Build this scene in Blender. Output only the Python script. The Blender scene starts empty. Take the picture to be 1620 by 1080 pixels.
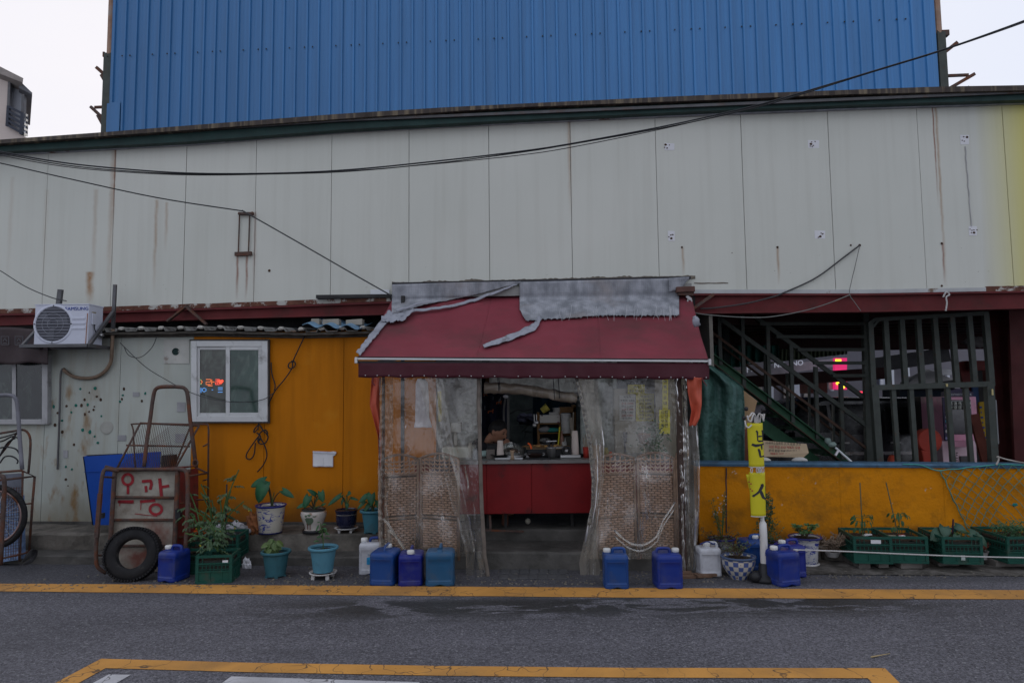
import bpy, bmesh, math, random
from mathutils import Vector, Matrix, noise
random.seed(7)
SC = bpy.context.scene
COL = SC.collection
PI = math.pi
# ------------------------------------------------------------------ camera
F = 1080.0                      # focal length in reference pixels (1620 wide)
TH, RO = math.radians(4.5), 0.0105
CAM = Vector((0, 0, 1.7))
FW = Vector((0, math.cos(TH), math.sin(TH)))
U0 = Vector((0, -math.sin(TH), math.cos(TH)))
RT = Vector((1, 0, 0)) * math.cos(RO) - U0 * math.sin(RO)
UP = Vector((1, 0, 0)) * math.sin(RO) + U0 * math.cos(RO)
cam = bpy.data.cameras.new('camera'); co = bpy.data.objects.new('camera', cam); COL.objects.link(co)
cam.sensor_width = 36; cam.lens = 36 * F / 1620; cam.clip_end = 2000; cam.clip_start = 0.05
co.matrix_world = Matrix.Translation(CAM) @ Matrix((RT, UP, -FW)).transposed().to_4x4()
SC.camera = co
# ------------------------------------------------------------------ sky, sun, exposure
w = bpy.data.worlds.new('World'); SC.world = w; w.use_nodes = True
nt = w.node_tree; nt.nodes.clear()
sky = nt.nodes.new('ShaderNodeTexSky'); sky.sky_type = 'NISHITA'; sky.sun_disc = False
SUN_EL, SUN_ROT = math.radians(14), math.radians(-25)
sky.sun_elevation = SUN_EL; sky.sun_rotation = SUN_ROT
sky.air_density = 1.6; sky.dust_density = 3.0; sky.ozone_density = 1.5
tc = nt.nodes.new('ShaderNodeTexCoord')
cn = nt.nodes.new('ShaderNodeTexNoise'); cn.inputs['Scale'].default_value = 2.2; cn.inputs['Detail'].default_value = 7
mp = nt.nodes.new('ShaderNodeMapping'); mp.inputs['Scale'].default_value = (1, 1, 3.5)
nt.links.new(tc.outputs['Generated'], mp.inputs[0]); nt.links.new(mp.outputs[0], cn.inputs['Vector'])
cr = nt.nodes.new('ShaderNodeMapRange'); cr.inputs[1].default_value = .3; cr.inputs[2].default_value = .75
cr.inputs[3].default_value = .98; cr.inputs[4].default_value = 1.0
nt.links.new(cn.outputs['Fac'], cr.inputs[0])
mx = nt.nodes.new('ShaderNodeMix'); mx.data_type = 'RGBA'
dt = nt.nodes.new('ShaderNodeVectorMath'); dt.operation = 'DOT_PRODUCT'      # thin cloud, brighter towards the low sun behind the building
nt.links.new(tc.outputs['Generated'], dt.inputs[0]); dt.inputs[1].default_value = (math.sin(SUN_ROT)*.9, math.cos(SUN_ROT)*.9, .42)
cl = nt.nodes.new('ShaderNodeMapRange'); cl.interpolation_type = 'SMOOTHSTEP'
cl.inputs[1].default_value = .4; cl.inputs[2].default_value = 1.0; nt.links.new(dt.outputs['Value'], cl.inputs[0])
cm = nt.nodes.new('ShaderNodeMix'); cm.data_type = 'RGBA'; nt.links.new(cl.outputs[0], cm.inputs[0])
cm.inputs[6].default_value = (6.25, 6.6, 7.6, 1); cm.inputs[7].default_value = (7.1, 7.0, 7.45, 1)
nt.links.new(cm.outputs[2], mx.inputs[7])
nt.links.new(cr.outputs[0], mx.inputs[0]); nt.links.new(sky.outputs[0], mx.inputs[6])
bg = nt.nodes.new('ShaderNodeBackground'); bg.inputs[1].default_value = 0.1
nt.links.new(mx.outputs[2], bg.inputs[0])
wo = nt.nodes.new('ShaderNodeOutputWorld'); nt.links.new(bg.outputs[0], wo.inputs[0])
sl = bpy.data.lights.new('sun', 'SUN'); sl.energy = 0.5; sl.angle = math.radians(25); sl.color = (1, .95, .88)
so = bpy.data.objects.new('sun', sl); COL.objects.link(so)
sd = Vector((math.sin(SUN_ROT) * math.cos(SUN_EL), math.cos(SUN_ROT) * math.cos(SUN_EL), math.sin(SUN_EL)))
so.rotation_euler = (-sd).to_track_quat('-Z', 'Y').to_euler(); so.location = (0, -5, 12)
SC.view_settings.view_transform = 'Standard'; SC.view_settings.look = 'None'
SC.view_settings.exposure = 0.38; SC.view_settings.gamma = 1
try: SC.view_settings.use_curve_mapping = False
except Exception: pass
SC.render.engine = 'CYCLES'; SC.cycles.max_bounces = 8; SC.cycles.transparent_max_bounces = 24
SC.cycles.use_denoising = True; SC.cycles.caustics_reflective = False
# ------------------------------------------------------------------ geometry helpers
def ray(px, py):
    return FW + RT * ((px - 810) / F) + UP * ((540 - py) / F)
S = -0.07
def W(px, py, off=0.0, base=7.9, s=S):            # a point on a vertical plane parallel to the facade, off metres before it
    d = ray(px, py); a = base - off
    t = a / (d.y - s * d.x); return CAM + d * t
def at(px, py, Y):                                 # a point on the plane y = Y
    return W(px, py, 0, Y, 0)
def G(px, py, z=0.0):                              # a point on the horizontal plane z
    d = ray(px, py); return CAM + d * ((z - CAM.z) / d.z)
def onp(px, py, p0, n):
    d = ray(px, py); return CAM + d * ((p0 - CAM).dot(n) / d.dot(n))
def mpx(n, p):                                     # n pixels at the depth of p, in metres
    return n * (p - CAM).dot(FW) / F
def lerp(a, b, t): return a + (b - a) * t
def tab(t, x):
    if x <= t[0][0]: return t[0][1]
    for (a, b), (c, d) in zip(t, t[1:]):
        if x <= c: return b + (d - b) * (x - a) / (c - a)
    return t[-1][1]
def nz(x, y=0, z=0): return noise.noise(Vector((x, y, z)))
WORG = {}
def org(o): return WORG.get(o.name, Vector((0, 0, 0))) if o else Vector((0, 0, 0))
class MB:
    def __init__(s): s.v = []; s.f = []; s.m = []; s.mi = 0
    def add(s, vs, fs):
        n = len(s.v); s.v += [Vector(p) for p in vs]; s.f += [[i + n for i in f] for f in fs]; s.m += [s.mi] * len(fs); return s
    def box(s, a, b):
        x0, y0, z0 = a; x1, y1, z1 = b
        return s.add([(x0,y0,z0),(x1,y0,z0),(x1,y1,z0),(x0,y1,z0),(x0,y0,z1),(x1,y0,z1),(x1,y1,z1),(x0,y1,z1)],
                     [(0,3,2,1),(4,5,6,7),(0,1,5,4),(1,2,6,5),(2,3,7,6),(3,0,4,7)])
    def cbox(s, c, size, rot=None):
        c = Vector(c); hx, hy, hz = [k / 2 for k in size]
        vs = [Vector(p) for p in [(-hx,-hy,-hz),(hx,-hy,-hz),(hx,hy,-hz),(-hx,hy,-hz),(-hx,-hy,hz),(hx,-hy,hz),(hx,hy,hz),(-hx,hy,hz)]]
        if rot is not None: vs = [rot @ p for p in vs]
        return s.add([p + c for p in vs], [(0,3,2,1),(4,5,6,7),(0,1,5,4),(1,2,6,5),(2,3,7,6),(3,0,4,7)])
    def prism(s, pts, vec):                        # polygon extruded along vec
        pts = [Vector(p) for p in pts]; n = len(pts); vec = Vector(vec)
        return s.add(pts + [p + vec for p in pts], [list(range(n))[::-1], list(range(n, 2*n))] + [(i, (i+1) % n, (i+1) % n + n, i + n) for i in range(n)])
    def bar(s, a, b, w, h=None, up=(0, 0, 1)):     # rectangular bar from a to b
        a = Vector(a); b = Vector(b); h = h or w; d = (b - a).normalized(); u = Vector(up)
        if abs(d.dot(u)) > .98: u = Vector((0, 1, 0))
        x = d.cross(u).normalized(); u = x.cross(d)
        q = [x*w/2*i + u*h/2*j for i, j in ((-1,-1),(1,-1),(1,1),(-1,1))]
        return s.add([a + k for k in q] + [b + k for k in q], [(0,1,2,3),(7,6,5,4),(0,4,5,1),(1,5,6,2),(2,6,7,3),(3,7,4,0)])
    def tube(s, pts, r, n=8, cap=True, closed=False, flat=1.0, wob=0):
        pts = [Vector(p) for p in pts]; N = len(pts)
        if N < 2: return s
        rs = r if isinstance(r, (list, tuple)) else [r] * N
        t0 = (pts[1] - pts[0]).normalized(); u = t0.orthogonal().normalized(); base = len(s.v); vs = []
        for i, p in enumerate(pts):
            if closed: t = (pts[(i+1) % N] - pts[i-1]).normalized()
            else: t = (pts[min(i+1, N-1)] - pts[max(i-1, 0)]).normalized()
            u = (u - t * u.dot(t)); u = u.normalized() if u.length > 1e-6 else t.orthogonal().normalized(); b = t.cross(u)
            for k in range(n):
                a = 2*PI*k/n; rr = rs[i] * (1 + (wob * nz(p.x*9 + k*1.7, p.y*9, p.z*9 + k) if wob else 0))
                vs.append(p + u*math.cos(a)*rr + b*math.sin(a)*rr*flat)
        fs = []
        for i in range(N if closed else N - 1):
            for k in range(n):
                j = (i+1) % N; fs.append((i*n+k, i*n+(k+1) % n, j*n+(k+1) % n, j*n+k))
        if cap and not closed: fs += [list(range(n))[::-1], [(N-1)*n+k for k in range(n)]]
        return s.add(vs, fs)
    def lathe(s, prof, c=(0,0,0), n=28, rot=None, cap=False, fn=None):
        c = Vector(c); vs = []
        for i, (r, z) in enumerate(prof):
            for k in range(n):
                a = 2*PI*k/n; rr = r if fn is None else fn(r, z, a); p = Vector((math.cos(a)*rr, math.sin(a)*rr, z))
                vs.append((rot @ p if rot is not None else p) + c)
        fs = [(i*n+k, i*n+(k+1) % n, (i+1)*n+(k+1) % n, (i+1)*n+k) for i in range(len(prof)-1) for k in range(n)]
        if cap: fs += [list(range(n))[::-1], [(len(prof)-1)*n+k for k in range(n)]]
        return s.add(vs, fs)
    def grid(s, fn, nu, nv):
        vs = [fn(i/nu, j/nv) for j in range(nv+1) for i in range(nu+1)]
        return s.add(vs, [(j*(nu+1)+i, j*(nu+1)+i+1, (j+1)*(nu+1)+i+1, (j+1)*(nu+1)+i) for j in range(nv) for i in range(nu)])
    def ball(s, c, r, n=10, sq=(1,1,1), amp=0, fr=3.0, seed=0):
        c = Vector(c); vs = []; m = max(4, n//2+1)
        for j in range(m+1):
            th = PI*j/m
            for k in range(n):
                a = 2*PI*k/n; d = Vector((math.sin(th)*math.cos(a), math.sin(th)*math.sin(a), math.cos(th)))
                q = 1 + (amp*nz(d.x*fr+seed, d.y*fr, d.z*fr) if amp else 0)
                vs.append(c + Vector((d.x*sq[0], d.y*sq[1], d.z*sq[2]))*r*q)
        return s.add(vs, [(j*n+k, j*n+(k+1) % n, (j+1)*n+(k+1) % n, (j+1)*n+k) for j in range(m) for k in range(n)])
    def leaf(s, base, d, nrm, L, Wd, bend=.25, fold=.2, heart=False):
        base = Vector(base); d = Vector(d).normalized(); nrm = Vector(nrm); sx = d.cross(nrm)
        sx = sx.normalized() if sx.length > 1e-4 else d.orthogonal(); nn = sx.cross(d)
        ws = [.0, .75, 1., .9, .6, 0] if not heart else [.72, 1.0, .97, .8, .48, 0]
        ts = [0, .18, .4, .62, .84, 1]; vs = []
        for t, ww in zip(ts, ws):
            c = base + d*L*t - nn*bend*L*t*t
            back = d*(-.22*L) if (heart and t == 0) else Vector((0,0,0))
            vs += [c - sx*Wd/2*ww + nn*fold*Wd*ww + back, c, c + sx*Wd/2*ww + nn*fold*Wd*ww + back]
        fs = []
        for i in range(5): a = i*3; fs += [(a, a+1, a+4, a+3), (a+1, a+2, a+5, a+4)]
        return s.add(vs, fs)
    def build(s, name, mat, parent=None, smooth=False, bevel=0, solid=0, kind=None, segs=2, autos=None):
        o0 = org(parent); me = bpy.data.meshes.new(name)
        me.from_pydata([v - o0 for v in s.v], [], s.f); me.validate(clean_customdata=False)
        for mm in (mat if isinstance(mat, (list, tuple)) else [mat]): me.materials.append(mm)
        if isinstance(mat, (list, tuple)) and len(me.polygons) == len(s.m): me.polygons.foreach_set('material_index', s.m)
        bm = bmesh.new(); bm.from_mesh(me); bmesh.ops.recalc_face_normals(bm, faces=bm.faces); bm.to_mesh(me); bm.free()
        if smooth: me.polygons.foreach_set('use_smooth', [True]*len(me.polygons))
        o = bpy.data.objects.new(name, me); COL.objects.link(o)
        if parent: o.parent = parent; WORG[o.name] = o0
        if solid:
            md = o.modifiers.new('s', 'SOLIDIFY'); md.thickness = solid; md.offset = 0
        if bevel:
            md = o.modifiers.new('b', 'BEVEL'); md.width = bevel; md.segments = segs; md.limit_method = 'ANGLE'; md.angle_limit = .7
            md.harden_normals = False
        if smooth and autos is not None:
            try: me.set_sharp_from_angle(angle=autos)
            except Exception: pass
        if kind: o['kind'] = kind
        return o
def struct(o): o['kind'] = 'structure'; return o
def tag(o, label, cat, group=None, kind=None):
    o['label'] = label; o['category'] = cat
    if group: o['group'] = group
    if kind: o['kind'] = kind
    return o
def thing(name, label, cat, loc=(0,0,0), group=None):
    o = bpy.data.objects.new(name, None); COL.objects.link(o); o.location = Vector(loc); o.empty_display_size = .1
    WORG[o.name] = Vector(loc); return tag(o, label, cat, group)
def dup(root, loc=None, rot=None, label=None, scale=None, mats=None, group=None):
    def cp(o, par):
        c = o.copy(); COL.objects.link(c)
        if par: c.parent = par
        if mats and c.type == 'MESH' and o.name.split('.')[0] in mats:
            c.data = c.data.copy(); c.data.materials.clear(); c.data.materials.append(mats[o.name.split('.')[0]])
        for ch in o.children: cp(ch, c)
        return c
    r = cp(root, None)
    if loc is not None: r.location = loc
    if rot is not None: r.rotation_euler = (0, 0, rot)
    if scale: r.scale = scale
    if label: r['label'] = label
    if group: r['group'] = group
    return r
def text_mesh(body, size, name, mat, mapf, parent, ext=0.002, align='CENTER', sx=1.0, shear=0):
    cu = bpy.data.curves.new('t', 'FONT'); cu.body = body; cu.size = size; cu.align_x = align; cu.extrude = ext; cu.shear = shear
    cu.resolution_u = 3
    o = bpy.data.objects.new('t', cu); COL.objects.link(o)
    dg = bpy.context.evaluated_depsgraph_get(); dg.update(); me = bpy.data.meshes.new_from_object(o.evaluated_get(dg))
    mb = MB(); mb.add([mapf(v.co.x*sx, v.co.y, v.co.z) for v in me.vertices], [list(p.vertices) for p in me.polygons])
    bpy.data.objects.remove(o); bpy.data.curves.remove(cu)
    return mb.build(name, mat, parent)
def ribbon(mb, pts, wd, mapf, sub=5):               # brush stroke: 2D polyline -> flat ribbon mapped into space
    P = []
    for i in range(len(pts)-1):
        for k in range(sub): t = k/sub; P.append((lerp(pts[i][0], pts[i+1][0], t), lerp(pts[i][1], pts[i+1][1], t), i + t))
    P.append((pts[-1][0], pts[-1][1], len(pts)-1)); vs = []
    for i, (x, y, q) in enumerate(P):
        a = P[max(i-1, 0)]; b = P[min(i+1, len(P)-1)]; dx, dy = b[0]-a[0], b[1]-a[1]; l = math.hypot(dx, dy) or 1
        ww = wd(q/(len(pts)-1)) if callable(wd) else wd
        vs += [mapf(x - dy/l*ww/2, y + dx/l*ww/2), mapf(x + dy/l*ww/2, y - dx/l*ww/2)]
    mb.add(vs, [(2*i, 2*i+1, 2*i+3, 2*i+2) for i in range(len(P)-1)])
def catm(pts, n=6):                                 # smooth a polyline
    pts = [Vector(p) for p in pts]; out = []
    for i in range(len(pts)-1):
        a = pts[max(i-1, 0)]; b = pts[i]; c = pts[i+1]; d = pts[min(i+2, len(pts)-1)]
        for k in range(n):
            t = k/n; out.append(.5*((2*b) + (c-a)*t + (2*a-5*b+4*c-d)*t*t + (3*b-a-3*c+d)*t**3))
    out.append(pts[-1]); return out
# ------------------------------------------------------------------ materials
class N:
    def __init__(s, name):
        s.mat = bpy.data.materials.new(name); s.mat.use_nodes = True; s.t = s.mat.node_tree; s.t.nodes.clear()
        s.pos = s.n('ShaderNodeNewGeometry').outputs['Position']
    def n(s, ty): return s.t.nodes.new(ty)
    def L(s, a, b): s.t.links.new(a, b)
    def set(s, sock, v):
        if hasattr(v, 'is_linked'): s.L(v, sock)
        else: sock.default_value = v
    def math(s, op, a, b=0.0, clamp=False):
        m = s.n('ShaderNodeMath'); m.operation = op; m.use_clamp = clamp; s.set(m.inputs[0], a); s.set(m.inputs[1], b); return m.outputs[0]
    def map(s, sc=(1,1,1), src=None):
        m = s.n('ShaderNodeMapping'); m.inputs['Scale'].default_value = sc; s.L(src or s.pos, m.inputs[0]); return m.outputs[0]
    def noise(s, scale, detail=5, vec=None, rough=.55, dist=0):
        m = s.n('ShaderNodeTexNoise'); m.inputs['Scale'].default_value = scale; m.inputs['Detail'].default_value = detail
        m.inputs['Roughness'].default_value = rough; m.inputs['Distortion'].default_value = dist
        s.L(vec or s.pos, m.inputs['Vector']); return m.outputs['Fac']
    def vor(s, scale, feat='F1', vec=None, out='Distance'):
        m = s.n('ShaderNodeTexVoronoi'); m.feature = feat; m.inputs['Scale'].default_value = scale; s.L(vec or s.pos, m.inputs['Vector']); return m.outputs[out]
    def ramp(s, fac, a, b, lo=0.0, hi=1.0):
        m = s.n('ShaderNodeMapRange'); m.clamp = True
        for k, x in ((1, a), (2, b), (3, lo), (4, hi)): m.inputs[k].default_value = x
        s.L(fac, m.inputs[0]); return m.outputs[0]
    def mix(s, fac, a, b, mode='MIX'):
        m = s.n('ShaderNodeMix'); m.data_type = 'RGBA'; m.blend_type = mode; s.set(m.inputs[0], fac)
        s.set(m.inputs[6], (*a, 1) if isinstance(a, tuple) and len(a) == 3 else a); s.set(m.inputs[7], (*b, 1) if isinstance(b, tuple) and len(b) == 3 else b); return m.outputs[2]
    def xyz(s):
        m = s.n('ShaderNodeSeparateXYZ'); s.L(s.pos, m.inputs[0]); return m.outputs
    def bump(s, h, strength=.3, dist=.01, prev=None):
        m = s.n('ShaderNodeBump'); m.inputs['Strength'].default_value = strength; m.inputs['Distance'].default_value = dist; s.L(h, m.inputs['Height'])
        if prev: s.L(prev, m.inputs['Normal'])
        return m.outputs[0]
    def pbr(s, col, rough=.6, metal=0.0, normal=None, spec=.5, alpha=None, emit=None, es=0, trans=0, coat=0, sss=0):
        p = s.n('ShaderNodeBsdfPrincipled'); s.set(p.inputs['Base Color'], (*col, 1) if isinstance(col, tuple) and len(col) == 3 else col)
        s.set(p.inputs['Roughness'], rough); s.set(p.inputs['Metallic'], metal); p.inputs['Specular IOR Level'].default_value = spec
        if normal: s.L(normal, p.inputs['Normal'])
        if alpha is not None: s.set(p.inputs['Alpha'], alpha)
        if emit: p.inputs['Emission Color'].default_value = (*emit, 1); p.inputs['Emission Strength'].default_value = es
        if trans: p.inputs['Transmission Weight'].default_value = trans
        if coat: p.inputs['Coat Weight'].default_value = coat
        o = s.n('ShaderNodeOutputMaterial'); s.L(p.outputs[0], o.inputs[0]); return s.mat
MC = {}
def mat(name, col, rough=.6, metal=0.0, var=.18, vs=6.0, bump=.15, bs=60.0, dirt=None, da=(.55, .75), ds=4.0, streak=None, sa=(.6, .8), spec=.22, bd=.004):
    if name in MC: return MC[name]
    k = N(name); n1 = k.noise(vs, 6); fac = k.ramp(n1, .25, .75, 1-var, 1+var)
    c = k.mix(1.0, col, (1, 1, 1), 'MULTIPLY')
    cc = k.n('ShaderNodeCombineXYZ')
    for i in range(3): k.L(fac, cc.inputs[i])
    m = c.node; k.L(cc.outputs[0], m.inputs[7])
    if streak: c = k.mix(k.ramp(k.noise(1.0, 5, k.map((16, 16, .8))), *sa), c, streak)
    if dirt: c = k.mix(k.ramp(k.noise(ds, 8, rough=.65), *da), c, dirt)
    rr = k.ramp(k.noise(vs*2.3, 4), .2, .8, max(rough-.1, .05), min(rough+.12, 1))
    nb = k.bump(k.noise(bs, 5), bump, bd) if bump else None
    MC[name] = k.pbr(c, rr, metal, nb, spec); return MC[name]
def emitm(name, col, s=1.5):
    if name in MC: return MC[name]
    k = N(name); MC[name] = k.pbr(tuple(c*.5 for c in col), .5, emit=col, es=s); return MC[name]
RUST = (.10, .035, .015); GRIME = (.05, .045, .038)
m_white = mat('white_metal', (.58, .60, .62), .4, var=.06, dirt=(.3, .29, .26), da=(.62, .85))
m_alu = mat('window_frame_white', (.50, .51, .51), .45, var=.08, dirt=(.12, .11, .1), da=(.58, .8), ds=5)
m_rust = mat('rusty_steel', (.085, .06, .052), .75, .3, var=.35, vs=25, bump=.4, dirt=(.14, .05, .025), da=(.45, .65), ds=9)
m_dkmetal = mat('dark_grey_steel', (.10, .10, .105), .5, .5, var=.2, dirt=(.12, .07, .05), da=(.55, .75))
m_redbeam = mat('oxide_red_paint', (.105, .018, .019), .7, var=.25, vs=3, dirt=(.06, .02, .018), da=(.5, .8), ds=5)
m_green = mat('dark_green_paint', (.050, .058, .051), .55, var=.25, vs=8, dirt=(.08, .035, .02), da=(.6, .75), ds=10)
m_greenb = mat('green_stringer_paint', (.025, .085, .045), .55, var=.3, vs=6, dirt=(.07, .03, .02), da=(.58, .75), ds=8)
m_black = mat('black_rubber', (.010, .010, .011), .7, var=.3, bump=.3, dirt=(.06, .055, .05), da=(.55, .8), ds=12)
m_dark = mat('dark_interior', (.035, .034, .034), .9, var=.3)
m_conc = mat('weathered_concrete', (.155, .14, .12), .92, var=.3, vs=5, bump=.7, bs=30, dirt=(.045, .042, .036), da=(.42, .68), ds=3, bd=.012)
m_conc2 = mat('dark_concrete', (.09, .085, .078), .92, var=.35, vs=4, bump=.7, bs=26, dirt=(.035, .034, .03), da=(.45, .68), ds=2.4, bd=.012)
m_soil = mat('potting_soil', (.035, .024, .016), .98, var=.4, vs=40, bump=1, bs=70, bd=.02)
m_awn = mat('maroon_canvas', (.215, .036, .052), .72, var=.2, vs=1.6, bump=.25, bs=160, dirt=(.085, .035, .035), da=(.45, .8), ds=1.8, spec=.3)
def thin(m, c, f=.3):                                # let some daylight through a cloth
    t = m.node_tree; o = [n for n in t.nodes if n.type == 'OUTPUT_MATERIAL'][0]; p = [n for n in t.nodes if n.type == 'BSDF_PRINCIPLED'][0]
    tl = t.nodes.new('ShaderNodeBsdfTranslucent'); tl.inputs[0].default_value = (*c, 1); x = t.nodes.new('ShaderNodeMixShader'); x.inputs[0].default_value = f
    t.links.new(p.outputs[0], x.inputs[1]); t.links.new(tl.outputs[0], x.inputs[2]); t.links.new(x.outputs[0], o.inputs[0])
thin(m_awn, (.42, .10, .10), .16)
m_valance = mat('dark_maroon_canvas', (.060, .011, .018), .7, var=.15, vs=3, bump=.25, bs=120, spec=.3)
m_alubar = mat('aluminium_bar', (.5, .5, .5), .4, .4, var=.1)
m_cloth = mat('orange_red_vinyl', (.42, .075, .04), .45, var=.2, vs=5, bump=.2, bs=20)
m_paper = mat('white_paper', (.62, .62, .64), .8, var=.08, bump=.4, bs=18)
m_blackp = mat('black_plastic', (.02, .02, .022), .4, var=.2)
m_wood = mat('pine_wood', (.22, .12, .05), .7, var=.25, vs=14)
m_card = mat('brown_cardboard', (.30, .20, .11), .85, var=.12, vs=8)
m_steel = mat('stainless_steel', (.42, .42, .42), .3, .85, var=.12, dirt=(.15, .14, .13), da=(.6, .8))
m_cable = mat('black_cable', (.012, .014, .018), .5, var=.1, bump=0)
m_cableg = mat('grey_cable', (.05, .05, .052), .6, var=.1, bump=0)
m_rope = mat('white_rope', (.42, .41, .40), .8, var=.2, vs=60)
# ================================================================== GROUND
def asphalt():
    k = N('asphalt'); x = k.xyz()
    big = k.math('MULTIPLY', k.ramp(k.noise(.7, 6), .3, .7, .82, 1.14), k.ramp(k.noise(1.0, 4, k.map((.12, 1.6, 1))), .3, .7, .88, 1.1))
    agg = k.vor(85, out='Color'); sp = k.n('ShaderNodeSeparateColor'); k.L(agg, sp.inputs[0])
    g = k.ramp(sp.outputs[0], 0, 1, .55, 1.5); g2 = k.ramp(k.noise(160, 4), .35, .7, .6, 1.5)
    f = k.math('MULTIPLY', k.math('MULTIPLY', g, g2), big)
    c = k.n('ShaderNodeCombineColor')
    for i, b in enumerate((.098, .095, .108)): k.L(k.math('MULTIPLY', f, b), c.inputs[i])
    col = k.mix(k.ramp(sp.outputs[1], .94, .99), c.outputs[0], (.2, .2, .21))
    # damp stains in the gutter side of the lane
    st = k.ramp(k.noise(1.5, 7, k.map((1, 2.6, 1)), .68, .6), .475, .505)
    band = k.math('MULTIPLY', k.ramp(x[1], 5.25, 5.55), k.ramp(x[1], 6.0, 5.8))
    bx = k.math('MULTIPLY', k.ramp(x[0], -2.5, -1.2), k.ramp(x[0], 3.9, 2.6)); wet = k.math('MULTIPLY', k.math('MULTIPLY', st, band), bx)
    col = k.mix(k.math('MULTIPLY', wet, .85), col, (.014, .015, .013))
    # darker strip of older asphalt along the kerb
    edge = k.ramp(k.math('ADD', x[1], k.math('MULTIPLY', k.noise(3), .08)), 6.2, 6.3)
    col = k.mix(k.math('MULTIPLY', edge, .45), col, (.032, .032, .034))
    oil = k.ramp(k.noise(.9, 6, k.map((.5, 2.2, 1))), .58, .72); col = k.mix(k.math('MULTIPLY', oil, .35), col, (.03, .03, .032))
    # thin sealed joint
    j = k.math('ABSOLUTE', k.math('SUBTRACT', x[1], k.math('ADD', 5.28, k.math('MULTIPLY', k.noise(1.5, 3), .12))))
    jm = k.math('MULTIPLY', k.ramp(j, .012, .003), k.ramp(k.noise(4, 2), .45, .6)); col = k.mix(k.math('MULTIPLY', jm, .6), col, (.03, .03, .032))
    h = k.math('ADD', k.vor(85), k.noise(190, 3))
    nb = k.bump(h, .75, .006); nb = k.bump(k.noise(2.2, 5), .25, .02, nb)
    return k.pbr(col, k.ramp(wet, 0, 1, .82, .55), 0, nb, .35)
mb = MB()
def ground_h(x, y): return 0.0
mb.grid(lambda u, v: Vector((lerp(-60, 60, u), lerp(-14, 60, v), 0)), 12, 10)
struct(mb.build('road', asphalt()))
def paint(name, col, crack=True):
    k = N(name); n = k.ramp(k.noise(3, 6), .3, .7, .82, 1.1); c = k.n('ShaderNodeCombineColor')
    for i in range(3): k.L(k.math('MULTIPLY', n, col[i]), c.inputs[i])
    v = k.n('ShaderNodeTexVoronoi'); v.feature = 'DISTANCE_TO_EDGE'; v.inputs['Scale'].default_value = 4.2
    mp_ = k.n('ShaderNodeVectorMath'); mp_.operation = 'ADD'; nn = k.n('ShaderNodeTexNoise'); nn.inputs['Scale'].default_value = 5; k.L(k.pos, nn.inputs['Vector'])
    sc = k.n('ShaderNodeVectorMath'); sc.operation = 'SCALE'; sc.inputs['Scale'].default_value = .28; k.L(nn.outputs['Color'], sc.inputs[0])
    k.L(k.map((1, .55, 1)), mp_.inputs[0]); k.L(sc.outputs[0], mp_.inputs[1]); k.L(mp_.outputs[0], v.inputs['Vector'])
    cr = k.math('MULTIPLY', k.ramp(v.outputs['Distance'], .016, .004), k.ramp(k.noise(2.2, 3), .38, .5))
    worn = k.ramp(k.noise(55, 5, rough=.7), .62, .7); dirt = k.ramp(k.noise(1.6, 6), .5, .75, 0, .5)
    cc = k.mix(dirt, c.outputs[0], (.10, .075, .05)); cc = k.mix(k.math('MAXIMUM', k.math('MULTIPLY', cr, .85), k.math('MULTIPLY', worn, .7)), cc, (.035, .032, .03))
    return k.pbr(cc, .75, 0, k.bump(k.noise(120, 4), .5, .004), .35)
m_yel = paint('yellow_road_paint', (.52, .25, .055)); m_wht = paint('white_road_paint', (.46, .46, .48))
def flat(name, pix, z, m, top=.003):
    pts = [G(*p, 0) if len(p) == 2 else Vector((p[0], p[1], 0)) for p in pix]
    for p in pts: p.z = z
    mb = MB(); mb.add(pts, [list(range(len(pts)))]); o = mb.build(name, m); return struct(o)
# long kerbside line
mb = MB(); top = [(-200, 921.6), (0, 923), (540, 926.5), (1080, 930.5), (1620, 933.5), (1900, 935)]; bot = [(-200, 933.6), (0, 935), (540, 941.5), (1080, 945.7), (1620, 948), (1900, 949)]
vs = []
for i in range(43):
    px = -240 + i*51
    for t in (top, bot):
        p = G(px, tab(t, px) + .5*nz(px*.03, t is top)); p.z = .004; vs.append(p)
mb.add(vs, [(2*i, 2*i+1, 2*i+3, 2*i+2) for i in range(42)]); struct(mb.build('yellow_kerbside_line', m_yel))
# near parking box: slanted ends and a long front edge
ol, il = G(160, 1042), G(167, 1057); orr, ir = G(1400, 1057), G(1373, 1073)
dl = (G(88, 1080) - ol).normalized(); dr = (G(1423, 1080) - orr).normalized()
mb = MB(); pts = []
outer = [ol + dl*2.6, ol] + [G(x, y) for x, y in ((400, 1048.5), (700, 1053.5), (1000, 1056.5))] + [orr, orr + dr*2.2]
inner = [il + dl*2.6 + Vector((0, 0, 0)), il] + [G(x, y) for x, y in ((400, 1063.5), (700, 1069), (1000, 1072))] + [ir, ir + dr*2.2]
vs = []
for a, b in zip(outer, inner): a.z = b.z = .004; vs += [a, b]
mb.add(vs, [(2*i, 2*i+1, 2*i+3, 2*i+2) for i in range(6)]); struct(mb.build('yellow_parking_line', m_yel))
d1 = (G(148, 1080) - G(172, 1067)).normalized()
a, b = G(172, 1067), G(207, 1067.5); vs = [a, b, b + d1*.5, a + d1*.5]
mb = MB(); mb.add([Vector((p.x, p.y, .004)) for p in vs], [(0, 1, 2, 3)])
a, b = G(366, 1070), G(664, 1079.5); vs = [a, b, b + d1*.18, a + d1*.18]; mb.add([Vector((p.x, p.y, .004)) for p in vs], [(0, 1, 2, 3)]); struct(mb.build('white_road_marking', m_wht))
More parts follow.
